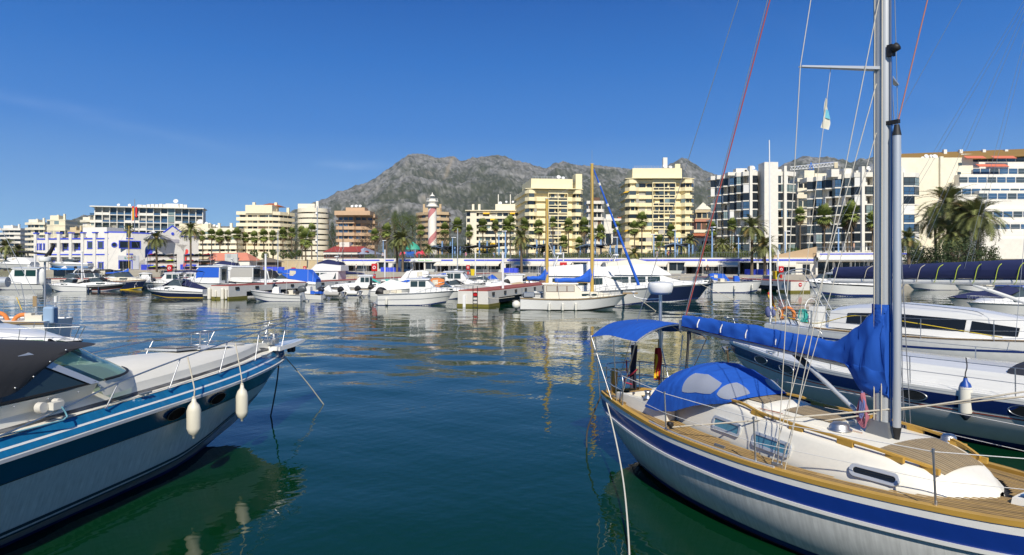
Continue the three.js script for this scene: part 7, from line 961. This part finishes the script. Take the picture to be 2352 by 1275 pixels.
  part(b, 'bow_platform', loft([[[9.2, 1.70, -.32], [9.2, 1.80, -.3], [9.2, 1.80, .3], [9.2, 1.70, .32]], [[10.0, 1.70, -.24], [10.0, 1.80, -.22], [10.0, 1.80, .22], [10.0, 1.70, .24]], [[10.75, 1.76, -.12], [10.75, 1.81, -.11], [10.75, 1.81, .11], [10.75, 1.76, .12]]]), gelN); part(b, 'windlass', merge([bx(.3, .12, .22, 9.35, 1.9, 0), lathe([[.08, 0], [.1, .04], [.06, .1], [.09, .14], [0, .15]], 14).translate(9.4, 1.93, .04), new THREE.CylinderGeometry(.05, .05, .3, 12).rotateX(1.57).translate(9.3, 1.94, 0)]), inox); part(b, 'anchor_roller', merge([bx(.3, .12, .05, 10.1, 1.62, .1), new THREE.CylinderGeometry(.06, .06, .16, 12).rotateX(1.57).translate(10.15, 1.6, .06)]), rubber);
  for (const [x, z] of [[8.1, .6], [3.9, 1.08]]) part(b, 'cleat', merge([bx(.26, .025, .035, x, dy(x) + .06, z), bx(.03, .05, .03, x - .05, dy(x) + .035, z), bx(.03, .05, .03, x + .05, dy(x) + .035, z)]), inox);
  for (const x of [4.55, 5.85]) { const y = 1.25, z = fz(x, y) + .012; const o = part(b, 'oval_porthole', new THREE.CylinderGeometry(.26, .26, .02, 28).scale(1, 1, .38).rotateX(Math.PI / 2), phy([.006, .006, .007], .9, { specularIntensity: .1 })); o.position.set(x, y, z + .012); o.rotation.set(.34, .13, -.02, 'YXZ'); part(o, 'rim', new THREE.TorusGeometry(.262, .009, 6, 32).scale(1, .4, 1).translate(0, 0, .008), std([.06, .05, .035], .4)); }
  { const s = part(b, 'shore_power_socket', new THREE.CylinderGeometry(.07, .075, .09, 14).rotateX(1.5).translate(1.95, 1.9, 1.13), std([.55, .53, .48], .5)); part(s, 'socket_cap', new THREE.CylinderGeometry(.07, .075, .09, 14).rotateX(1.5).translate(2.21, 1.9, 1.12), std([.55, .53, .48], .5)); part(s, 'plug', bx(.16, .1, .1, 2.1, 1.9, 1.2), std([.6, .58, .52], .5)); part(s, 'cable', tube([[2.14, 1.88, 1.26], [2.18, 1.72, 1.3], [1.9, 1.7, 1.28], [1.3, 1.69, 1.22], [.4, 1.69, 1.2]], .012), std([.14, .33, .4], .7)); }
  part(b, 'through_hull', merge([4.6, 4.75, 4.95, 5.1].map(x => { const y = .46, z = fz(x, y); return new THREE.TorusGeometry(.03, .009, 6, 12).rotateX(.6).translate(x - 1.0, y, z + .02); })), greySteel); part(b, 'coaming_screws', merge([.6, 1.1, 1.6, 2.1, 2.6, 3.0, 3.3].map(x => new THREE.SphereGeometry(.012, 6, 5).translate(x, 1.985, 1.085 - .02 * smooth(2, 3.3, x)))), greySteel);
}
// fenders hung over the near boats
function fender(label, x, y, D, r, h, tops, m = fenderW, cap = null, rope = ropeM) {
  const f = thing('boat_fender', label, 'fender', x, y, D, 0, 'white fenders hung from near boats');
  part(f, 'body', lathe([[0, -h / 2 - .06], [.025, -h / 2 - .06], [.03, -h / 2 - .01], [r * .75, -h / 2 + .03], [r, -h / 2 + .12], [r, h / 2 - .12], [r * .75, h / 2 - .03], [.04, h / 2 + .03], [.03, h / 2 + .09], [0, h / 2 + .09]], 22), m); if (cap) { part(f, 'end_cap', lathe([[r * 1.01, h / 2 - .13], [r * .77, h / 2 - .025], [.045, h / 2 + .035], [.035, h / 2 + .095], [0, h / 2 + .095]], 20), cap); part(f, 'end_cap', lathe([[0, -h / 2 - .065], [.03, -h / 2 - .06], [r * .77, -h / 2 + .025], [r * .96, -h / 2 + .09]], 20), std([.02, .03, .06], .5)); }
  part(f, 'rope', tube([[0, h / 2 + .08, 0], ...tops], .012, false, 24), rope); part(f, 'knot', new THREE.SphereGeometry(.032, 8, 6).translate(0, h / 2 + .1, 0), rope); return f;
}
const dirty = std([.70, .67, .56], .5, { map: blotch });
fender('dirty white fender nearer the viewer on the teal banded cruiser', -5.5, 1.12, 11.8, .118, .54, [[.02, .5, .02], [-.03, .72, .0], [-.12, 1.08, -.02]], dirty);
fender('dirty white fender nearer the bow of the teal banded cruiser', -5.32, 1.04, 13.45, .115, .56, [[0, .5, .02], [-.05, .75, 0], [-.14, 1.2, -.02]], dirty);
{ // ---------------- navy banded motor yacht on the right; x from the stern to the bow, near side is -z
  const b = thing('motor_yacht', 'white motor yacht with navy band lying bow out behind the blue banded yacht', 'motor yacht', 12.75, 0, 11.97, 123 * Math.PI / 180);
  const hb = x => Math.max(.01, curve([[0, 1.3], [3, 1.6], [5.5, 1.62], [8, 1.2], [9.6, .62], [10.6, .2], [11, .02]], x)), sh = x => curve([[0, 1.12], [5, 1.1], [8, 1.16], [11, 1.36]], x), kp = band([[0, .1], [1, -.2], [5, -.5], [8.6, -.2], [9.6, .1], [10.4, .6], [11, 1.2]]);
  const fz = (x, y) => { const t = clamp((sh(x) - y) / (sh(x) - kp(x)), 0, 1); return hb(x) * Math.pow(1 - Math.pow(t, 2.2), .75); }, off = d => x => Math.max(kp(x), sh(x) - d);
  part(b, 'hull', merge([side(fz, off(0), kp, 0, 11, 0, 60, 12), grid((u, v) => { const y = mix(sh(0), kp(0), v); return [0, y, fz(0, y) * (1 - 2 * u)]; }, 6, 6)]), phy([.66, .68, .68], .2, { map: blotch, clearcoat: .6 }));
  part(b, 'hull_band', side(fz, off(.06), off(.32), 0, 10.9, .004, 60, 2), phy([.006, .016, .09], .2, { clearcoat: .6 }), 'navy band along the topsides'); part(b, 'hull_line', side(fz, off(.36), off(.385), 0, 10.6, .005, 60, 1), std([.35, .06, .03], .5)); part(b, 'boot_stripe', side(fz, x => Math.max(kp(x), .16), x => Math.max(kp(x), -.1), 0, 9.6, .006, 60, 2), bootBlue);
  for (const s of [-1, 1]) part(b, 'toe_rail', beam(x => [x, sh(x), s * (hb(x) - .02)], 0, 10.95, 60, .05, .05), gelN);
  part(b, 'deck', grid((u, v) => { const x = mix(0, 10.98, u), s = v * 2 - 1; return [x, sh(x) + .01 + .1 * (1 - s * s), (hb(x) - .03) * s]; }, 50, 10, true), gelN);
  const st = []; for (let i = 0; i <= 24; i++) { const x = mix(1.8, 9.2, i / 24), w = Math.max(.05, Math.min(hb(x) - .42, 1.15) * smooth(9.4, 8, x)); st.push([x, sh(x) + .03, w, sh(x) + .1 + .32 * smooth(9.2, 6.5, x), w * .82]); } part(b, 'coachroof', house(st, .1), gelN);
  part(b, 'sprayhood', house([[1.6, 1.4, 1.05, 2.0, .8], [2.4, 1.42, 1.0, 2.02, .78], [3.2, 1.46, .95, 1.6, .8]], .1), std([.03, .035, .05], .8)); for (const s of [-1, 1]) part(b, 'sprayhood_window', sidePane([[1.6, 1.4, 1.05, 2.0, .8], [3.2, 1.46, .95, 1.6, .8]], 2.0, 2.9, .25, .75, .01, [s]), smoke);
  for (const x of [2.6, 4.7, 8.2, 9.3]) { const o = part(b, 'oval_porthole', new THREE.CylinderGeometry(.3, .3, .02, 26).scale(1, 1, .36).rotateX(Math.PI / 2), smoke); o.position.set(x, sh(x) - .19, -fz(x, sh(x) - .19) - .01); o.rotation.y = x > 7 ? -.35 : 0; part(o, 'rim', new THREE.TorusGeometry(.3, .022, 6, 32).scale(1, .36, 1), inox); }
  const tops = s => [[.6, 1.72, s * 1.34], [2.8, 1.74, s * 1.53], [4.8, 1.74, s * 1.56], [6.8, 1.76, s * 1.38], [8.6, 1.84, s * .95]]; for (const s of [-1, 1]) { const t = tops(s); part(b, 'lifeline', poly(t, .008), inox); part(b, 'lifeline', poly(t.map(p => [p[0], p[1] - .3, p[2]]), .007), inox); for (const p of t) part(b, 'stanchion', rod([p[0], sh(p[0]), p[2] - s * .02], p, .0125, .0125, 8), inox); }
  part(b, 'pulpit', merge([tube([[8.6, 1.2, -.95], [8.6, 1.84, -.95], [9.8, 1.98, -.55], [11.0, 2.08, -.16], [11.15, 2.1, 0], [11.0, 2.08, .16], [9.8, 1.98, .55], [8.6, 1.84, .95], [8.6, 1.2, .95]], .015, false, 80), rod([9.9, 1.25, .5], [9.8, 1.98, .55], .013), rod([9.9, 1.25, -.5], [9.8, 1.98, -.55], .013), rod([10.7, 1.32, .15], [11, 2.08, .16], .013), rod([10.7, 1.32, -.15], [11, 2.08, -.16], .013)]), inox);
  part(b, 'anchor', merge([bx(.5, .08, .12, 11.05, 1.32, 0), rod([10.9, 1.3, 0], [11.3, 1.12, 0], .03), loft([[[11.05, 1.1, -.16], [11.3, 1.2, 0], [11.05, 1.1, .16]], [[11.15, .95, -.03], [11.3, 1.12, 0], [11.15, .95, .03]]])]), greySteel); part(b, 'anchor_chain', tube([[11.1, 1.2, 0], [11.05, .7, 0], [11.0, .1, 0], [11.0, -.3, 0]], .025), std([.09, .06, .03], .9));
  for (const x of [5.6, 9.0]) part(b, 'cleat', merge([bx(.3, .03, .04, x, sh(x) + .1, -hb(x) + .16), bx(.04, .07, .04, x - .07, sh(x) + .06, -hb(x) + .16), bx(.04, .07, .04, x + .07, sh(x) + .06, -hb(x) + .16)]), inox); part(b, 'deck_hatch', bx(.5, .04, .5, 8.4, 1.36, 0), smoke);
}
fender('white fender with blue ends hanging on the navy banded motor yacht', 9.42, .97, 14.18, .125, .72, [[0, .55, 0], [.02, .7, .02], [.01, .88, 0]], fenderW, phy([.01, .06, .3], .4), ropeK);
{ // ---------------- deck saloon yacht with the navy boom cover, stern out; near side +z
  const th = -55.2 * Math.PI / 180, b = thing('sailing_yacht', 'white deck saloon yacht with navy boom cover and stern arch on the right', 'sailing yacht', 11.6, 0, 28.8, th);
  const hb = x => Math.max(.01, curve([[0, 1.55], [3, 1.95], [6.5, 2.0], [9.5, 1.4], [11.5, .6], [12.8, .02]], x)), sh = x => curve([[0, 1.3], [6, 1.28], [12.8, 1.6]], x), fz = (x, y) => hb(x) * Math.pow(1 - Math.pow(clamp((sh(x) - y) / (sh(x) + .4), 0, 1), 2.4), .6);
  part(b, 'hull', merge([side(fz, sh, () => -.38, 0, 12.8, 0, 40, 10), grid((u, v) => { const y = mix(1.3, -.35, v); return [0, y, fz(0, y) * (1 - 2 * u)]; }, 4, 6)]), gelN); part(b, 'hull_line', side(fz, x => sh(x) - .25, x => sh(x) - .32, 0, 12, .005, 40, 1), bootBlue); part(b, 'deck', grid((u, v) => { const x = mix(0, 12.75, u), s = v * 2 - 1; return [x, sh(x) + .08 * (1 - s * s), (hb(x) - .02) * s]; }, 40, 8, true), gelN); part(b, 'teak_side_deck', grid((u, v) => { const x = mix(2, 10, u), z = hb(x) - .12 - .3 * v; return [x, sh(x) + .04, z, x, z * 3]; }, 20, 1, false), teakDeck[1]);
  const st = [[2.6, 1.35, 1.3, 1.95, 1.15], [3.4, 1.35, 1.38, 2.1, 1.15], [5, 1.35, 1.42, 2.2, 1.1], [7, 1.34, 1.35, 2.12, 1.0], [8.8, 1.36, 1.05, 1.85, .7], [10, 1.4, .6, 1.5, .4]]; part(b, 'deck_saloon', house(st, .16), gelN); for (const [a, e] of [[3.3, 4.6], [4.8, 7.2], [7.35, 8.6]]) { part(b, 'saloon_window', sidePane(st, a, e, .28, .78, .012, [1]), smoke); part(b, 'saloon_window', sidePane(st, a, e, .28, .78, .012, [-1]), smoke); } const op = part(b, 'oval_porthole', new THREE.CylinderGeometry(.26, .26, .03, 24).scale(1, 1, .5), smoke); op.position.set(4.3, 2.24, .75); op.rotation.x = .5; part(b, 'roof_rail', tube([[4.8, 2.28, .95], [5.2, 2.36, .95], [7.2, 2.24, .88], [7.6, 2.12, .85]], .016), inox);
  // stern arch, pushpit, gear
  const ar = []; for (const [x, d] of [[.25, 0], [.55, .12]]) ar.push(tube([[x + .9, 1.3, 1.45], [x + .3, 2.4, 1.3], [x, 3.2, 1.0], [x, 3.35 + d, .6], [x, 3.38 + d, -.6], [x, 3.2, -1.0], [x + .3, 2.4, -1.3], [x + .9, 1.3, -1.45]], .025, false, 60, 8)); ar.push(rod([.25, 3.36, .4], [.55, 3.46, .4], .015), rod([.25, 3.36, -.4], [.55, 3.46, -.4], .015), rod([.3, 2.4, 1.3], [1.4, 1.35, 1.5], .015)); part(b, 'stern_arch', merge(ar), greySteel);
  const pp = []; for (const y of [1.95, 1.65]) pp.push(tube([[2.2, y, 1.75], [.8, y, 1.6], [.05, y, 1.3], [0, y, 0], [.05, y, -1.3], [.8, y, -1.6], [2.2, y, -1.75]], .0135, false, 50)); for (const [x, z] of [[2.2, 1.75], [.8, 1.6], [.05, 1.3], [.05, -1.3], [.8, -1.6]]) pp.push(rod([x, 1.3, z], [x, 1.95, z], .0135)); pp.push(tube([[0, 1.95, 1.2], [-.7, 2.1, 1.2], [-1.1, 2.12, .8]], .0135)); part(b, 'pushpit', merge(pp), inox);
  for (const s of [-1, 1]) { const t = [2.2, 4.2, 6.2, 8.2, 10.2].map(x => [x, sh(x) + .66, s * (hb(x) - .06)]); part(b, 'lifeline', poly(t, .008), inox); part(b, 'lifeline', poly(t.map(p => [p[0], p[1] - .33, p[2]]), .007), inox); for (const p of t) part(b, 'stanchion', rod([p[0], sh(p[0]), p[2]], p, .0135), inox); part(b, 'boarding_hoop', tube([[4.3, 1.35, s * 1.9], [4.4, 1.9, s * 1.92], [4.9, 2.0, s * 1.92], [5.3, 1.35, s * 1.92]], .016), inox); }
  part(b, 'yellow_line', tube([[.3, 1.95, 1.45], [1.2, 1.6, 1.6], [2.4, 1.5, 1.75], [4, 1.9, 1.85], [6, 1.78, 1.9], [8.4, 1.5, 1.6]], .016, false, 50), std([.7, .5, .03], .8)); part(b, 'whip_antenna', rod([.2, 1.3, 1.42], [.12, 8.8, 1.4], .05, .02, 8), frameW); part(b, 'helm_pod', merge([bx(.4, .9, .5, 1.6, 1.6, .4), new THREE.TorusGeometry(.45, .02, 6, 24).rotateY(1.57).translate(1.35, 1.9, .4), bx(.6, .3, 1.2, .9, 1.5, -.4)]), gelN); part(b, 'rope_coil', merge([0, 1, 2, 3, 4].map(i => tube([[1.7 + i * .05, 2.0, 1.7], [1.65 + i * .07, 1.7, 1.74], [1.78 + i * .05, 1.5, 1.72], [1.86 + i * .03, 1.8, 1.68]], .018, true, 24))), tealCloth); part(b, 'rope_coil', merge([0, 1, 2].map(i => tube([[.7, 1.98, 1.62 + i * .02], [.6 + i * .05, 1.7, 1.66], [.72, 1.52, 1.66], [.82, 1.75, 1.64]], .018, true, 24))), ropeM); part(b, 'horseshoe_buoy', merge([new THREE.TorusGeometry(.28, .07, 8, 20, 4.4).rotateZ(-.6).translate(1.05, 1.72, 1.55)]), orangeCloth); part(b, 'outboard_cover', lathe([[.12, 0], [.2, .1], [.2, .35], [.1, .45], [0, .46]], 12).translate(.1, 1.55, 1.3), std([.12, .14, .3], .8));
  { const f = part(b, 'ensign_staff', rod([.1, 1.3, .9], [-.25, 2.6, .9], .014), teak); const g = (w, y0, y1, o) => grid((u, v) => [-.22 + .25 * v + w * (u - .5) * .9, mix(y1, y0, v), .9 + .05 * Math.sin(u * 6 + v * 3) + o], 8, 10); part(f, 'ensign', g(.22, 1.85, 2.55, 0), std([.5, .02, .02], .85)); part(f, 'ensign_stripe', g(.12, 1.95, 2.45, .02), std([.75, .48, .02], .85)); }
  // boom with navy stack pack, mast outside the view
  part(b, 'mast', rod([9.0, 1.9, 0], [9.0, 17, 0], .13, .1, 16), alu); part(b, 'boom', rod([2.0, 3.08, 0], [9.0, 3.18, 0], .1, .1, 14), std([.62, .62, .60], .5)); part(b, 'sail_cover', skin([...Array(30)].map((_, i) => { const t = i / 29, x = mix(2.1, 8.9, t), y = mix(3.18, 3.28, t), h = mix(.42, .66, t), w = mix(.14, .2, Math.sin(t * 2.4)); return [...Array(16)].map((_, k) => { const a = k / 16 * 6.283, f = .02 * nz(x * 2.5, k * .7); return [x, y + h * (.5 + .5 * Math.sin(a)) + f, w * Math.sign(Math.cos(a)) * Math.pow(Math.abs(Math.cos(a)), .7) + f]; }); })), std([.012, .02, .085], .8, { bumpMap: cloth, bumpScale: .02 }), 'navy sail cover along the boom');
  for (const [x, m] of [[3.4, 0], [4.4, 0], [5.3, 0], [5.9, 1], [6.5, 1], [7.1, 1], [7.7, 1], [8.3, 1]]) part(b, 'cover_lacing', tube([[x + .25, mix(3.62, 3.9, (x - 2) / 7), .08], [x + .1, mix(3.5, 3.7, (x - 2) / 7), .21], [x, 3.24, .2], [x - .1, 3.1, .11]], .012), m ? std([.45, .55, .05], .8) : ropeM);
  part(b, 'boom_vang', rod([7.0, 3.05, 0], [8.95, 2.35, 0], .06, .06, 12), gelN); part(b, 'mainsheet', merge([0, 1, 2, 3].map(i => rod([3.9 + i * .12, 2.2, .1 - i * .06], [4.3 + i * .16, 3.05, 0], .02))), greySteel); part(b, 'lazy_jacks', merge([3.4, 5, 6.8].flatMap(x => [rod([x, 3.6, .2], [8.95, 13, .1], .005), rod([x, 3.6, -.2], [8.95, 13, -.1], .005)]).concat([rod([.2, 1.5, .3], [9, 16.8, 0], .007), rod([8.8, 1.4, 1.8], [9, 12, 0], .007)])), wire);
}
{ // ---------------- left middle distance
  const m1 = boat('sport', 'white cruiser bow with steel rail just beyond the teal banded cruiser', -112, 22.6, 9.2, -5, { fb: 1.28, fs: 1.2, B: 3, name: 'motor_cruiser' });
  const D = 33, b = thing('work_boat', 'grey work boat with radar post and orange life rings at the left', 'boat', pxX(-92, D), 0, D, Math.PI + .1, 'boats moored in the harbour'), f = hullFn(9, 3, 1.2, 1.0);
  part(b, 'hull', merge([strip(f, 0, .62), strip(f, .62, 1), transom(f)]), gel); part(b, 'deck', deckGeo(f), deckW); part(b, 'rub_rail', strip(f, 0, .08, .03), teakOld);
  const put = (px, py, z = 0) => { const p = at(px, py, D); return b.worldToLocal(p.setZ(p.z + z)); }; b.updateMatrixWorld();
  const V = (px, py, z) => { const q = put(px, py, z); return [q.x, q.y, q.z]; };
  const post = part(b, 'radar_post', rod(V(103, 752), V(103, 600), .045, .045, 12), greySteel); { const p = V(103, 602); part(post, 'radome', lathe([[0, 0], [.22, .01], [.26, .05], [.26, .2], [.2, .25], [0, .26]], 22).translate(p[0], p[1], p[2]), gelN); const q = V(97, 622); part(post, 'reflector', lathe([[0, -.42], [.1, -.36], [.14, -.2], [.14, .2], [.1, .36], [0, .42]], 14).translate(q[0], q[1] - .3, q[2]), gelN); part(post, 'wind_vane', merge([rod(V(42, 578), V(112, 584), .05, .04), rod(V(64, 579), V(64, 588), .03), rod(V(112, 586), V(124, 562), .09, .07), rod(V(104, 590), V(118, 572), .06)]), rubber); }
  const rails = []; for (const y of [690, 706, 720]) rails.push(rod(V(-30, y), V(112, y - 2), .016)); for (const x of [8, 45, 56, 85, 128]) rails.push(rod(V(x, 752), V(x, 690), .016)); rails.push(rod(V(56, 690), V(48, 650), .016), rod(V(48, 650), V(-30, 640), .016)); part(b, 'guard_rail', merge(rails), greySteel);
  for (const [px, py] of [[62, 742], [3, 738]]) { const p = V(px, py, .25); part(b, 'life_ring', new THREE.TorusGeometry(.42, .1, 10, 30).rotateY(.15).translate(p[0], p[1], p[2]), orangeCloth); }
  { const p = V(119, 724, .1); part(b, 'fuel_drum', new RoundedBoxGeometry(.5, .85, .5, 3, .1).translate(p[0], p[1], p[2]), std([.25, .36, .5], .5)); const q = V(95, 735, .2); part(b, 'gear_pile', merge([bx(.5, .5, .4, q[0], q[1], q[2]), bx(.3, .7, .3, q[0] + .4, q[1], q[2])]), cushion); const h = V(128, 692); part(b, 'stern_lamp_post', merge([rod(V(126, 725), V(126, 700), .02), new THREE.CylinderGeometry(.08, .08, .3, 10).translate(h[0], h[1] + .1, h[2])]), gelN); const c = V(30, 742, .2); part(b, 'plank', bx(2.2, .1, .3, c[0], c[1], c[2]), teakOld); const t = V(8, 648, 0); part(b, 'boom_tip', new THREE.CylinderGeometry(.25, .25, 1.6, 16).rotateZ(1.57).translate(t[0] + .6, t[1], t[2]), alu); const w = V(80, 692); part(b, 'wood_cleaver_board', bx(.18, .5, .05, w[0], w[1], w[2]), teakOld); const yl = V(42, 690); part(b, 'boat_hook', rod(V(38, 683), V(50, 712), .02), yellowStripe); part(b, 'stay', merge([rod(V(92, 700), V(0, 520), .012), rod(V(45, 680), V(0, 580), .012)]), wire); }
}
// mooring ropes
function rope(label, pts, r, m) { const g = tube(pts.map(p => [p[0], p[1], -p[2]]), r, false, 30, 7); return single('mooring_rope', g, m, label, 'rope', 'mooring ropes'); }
rope('white mooring rope running from the yacht stern to the bottom edge', [[1.86, 1.2, 13.85], [1.86, .8, 12.6], [1.78, .4, 11], [1.6, .12, 9.4], [1.36, -.1, 7.8]], .013, std([.6, .58, .5], .95));
rope('dark chain hanging into the water under the yacht stern', [[1.82, 1.1, 13.95], [1.66, .7, 14.0], [1.55, .3, 14.1], [1.55, -.2, 14.1]], .017, std([.07, .06, .05], .9));
rope('upper grey spring line crossing the tall mast to the right', [[4.3, 1.62, 9.5], [6.2, 2.38, 7.9], [8.2, 3.14, 6.4]], .011, ropeM);
rope('lower grey spring line crossing the tall mast to the right', [[2.51, 1.22, 10.8], [5.3, 2.02, 8.65], [8.2, 2.92, 6.4]], .012, ropeM);
single('mooring_pile', new THREE.CylinderGeometry(.14, .16, 5.4, 14).translate(8.25, .5, -6.35), teakOld, 'timber mooring pile holding the grey spring lines outside the right edge', 'mooring pile');
rope('taut mooring line slanting from the cruiser bow into the water', [[-5.82, 1.5, 17.3], [-5.4, .7, 17.9], [-5.05, -.05, 18.4]], .014, ropeM);
rope('dark mooring line hanging straight down from the cruiser bow', [[-5.86, 1.5, 17.2], [-5.88, .9, 17.1], [-5.95, .3, 17.0], [-6.0, -.1, 16.9]], .018, ropeK);
rope('mooring line of the ketch slanting to the water', [[9.6, 1.2, 54.2], [11.2, -.05, 52.8]], .02, ropeM); rope('mooring line of the navy hulled yacht slanting to the water', [[17.8, 1.8, 65.6], [21, -.05, 62.4]], .025, ropeM); rope('mooring line between the ketch stern and the ladder pontoon', [[.2, 1.0, 54.6], [-1.6, .75, 56.5], [-2.6, 1.2, 58.2]], .025, ropeM);
// people on the promenade and the quay: one continuous body with coloured clothes
{
  const seg = [[[0, 1.62, 0], [0, 1.68, .01], .105, .1], [[0, 1.48, 0], [0, 1.58, 0], .055, .05], [[0, 1.0, 0], [0, 1.36, 0], .15, .165], [[-.17, 1.42, 0], [.17, 1.42, 0], .075, .075]]; for (const s of [-1, 1]) seg.push([[s * .2, 1.4, 0], [s * .25, 1.12, -.03], .058, .048], [[s * .25, 1.12, -.03], [s * .23, .86, .06], .045, .034], [[s * .23, .86, .06], [s * .22, .77, .08], .034, .03], [[s * .09, .96, 0], [s * .1, .52, s * .1], .09, .066], [[s * .1, .52, s * .1], [s * .1, .09, s * .14 - .03], .062, .042], [[s * .1, .05, s * .14 - .04], [s * .11, .05, s * .14 + .13], .042, .035]);
  const N = 44, mc = new MarchingCubes(N, new THREE.MeshStandardMaterial(), false, false, 40000), S = 1.0; const cap = (p, [a, b, ra, rb]) => { const d = [b[0] - a[0], b[1] - a[1], b[2] - a[2]], q = [p[0] - a[0], p[1] - a[1], p[2] - a[2]], t = clamp((q[0] * d[0] + q[1] * d[1] + q[2] * d[2]) / (d[0] * d[0] + d[1] * d[1] + d[2] * d[2]), 0, 1); return Math.hypot(q[0] - t * d[0], q[1] - t * d[1], q[2] - t * d[2]) - mix(ra, rb, t); };
  for (let k = 0; k < N; k++) for (let j = 0; j < N; j++) for (let i = 0; i < N; i++) { const p = [(i / N * 2 - 1) * S, (j / N * 2 - 1) * S + .92, (k / N * 2 - 1) * S]; let s = 0; for (const g of seg) s += Math.exp(-22 * cap(p, g)); mc.field[i + j * N + k * N * N] = Math.log(s) / 22; }
  mc.isolation = 0; mc.update(); const n = mc.count, pos = new Float32Array(mc.positionArray.slice(0, n * 3)); for (let i = 0; i < n; i++) pos[i * 3 + 1] += .92;
  const bodyGeo = (shirt, pants, hair, skinC) => { const g = new THREE.BufferGeometry(); g.setAttribute('position', new THREE.BufferAttribute(pos.slice(), 3)); g.setAttribute('normal', new THREE.BufferAttribute(new Float32Array(mc.normalArray.slice(0, n * 3)), 3)); const c = []; for (let i = 0; i < n; i++) { const y = pos[i * 3 + 1], x = Math.abs(pos[i * 3]), z = pos[i * 3 + 2]; c.push(...(y > 1.64 && (z < .05 || y > 1.72) ? hair : y > 1.5 ? skinC : x > .2 && y < 1.2 ? skinC : y > .96 ? shirt : y > .1 ? pants : [.03, .03, .03])); } g.setAttribute('color', new THREE.Float32BufferAttribute(c, 3)); return g; };
  const pm = std([1, 1, 1], .85, { vertexColors: true }), sk = [.5, .3, .2], hr = [.04, .025, .015];
  for (const [s, o, y, rot, sh, pa, lab] of [[sOf(1244), -1.6, 4.25, .4, [.7, .7, .7], [.1, .12, .2], 'person in white top walking on the promenade by the short yellow mast'], [sOf(1504), -1.8, 4.25, 1.6, [.4, .42, .5], [.5, .45, .38], 'person in grey top on the promenade under the last pergola'], [sOf(1530), -2, 4.25, -1.4, [.4, .05, .06], [.03, .03, .04], 'person in dark red top on the promenade right of the last pergola'], [sOf(1124), -2.2, 4.25, 1.2, [.04, .25, .5], [.06, .06, .09], 'person in blue top on the promenade above the yellow bin'], [sOf(1058), -2.4, 4.25, -.8, [.6, .2, .35], [.3, .28, .25], 'person in pink top on the promenade right of the lighthouse'], [sOf(868), -2, 4.25, .2, [.5, .5, .55], [.05, .05, .07], 'person in pale top beside the cafe on the promenade'], [sOf(820), 4.4, 1.4, 1.5, [.4, .65, .05], [.05, .06, .1], 'person in lime vest on the quay before the cafe'], [sOf(842), 4, 1.4, -1.2, [.6, .6, .62], [.05, .05, .06], 'person in white top on the quay left of the red cabinet'], [sOf(1632), 3.4, 1.4, .3, [.02, .02, .025], [.02, .02, .025], 'waiter in black on the quay before the restaurants'], [sOf(1962), -2.5, 5.45, 1, [.5, .3, .2], [.1, .1, .12], 'person leaning on the terrace rail left of the tall mast']]) { const p = single('person', bodyGeo(sh, pa, hr, sk), pm, lab, 'person', 'people on the promenade and quay'); p.position.set(qx(s, o), y, -qD(s, o)); p.rotation.y = rot; }
}
scene.fog = new THREE.FogExp2(0xbfd3ea, 1.7e-5);             // thin sea haze over the mountains
renderer.render(scene, camera);
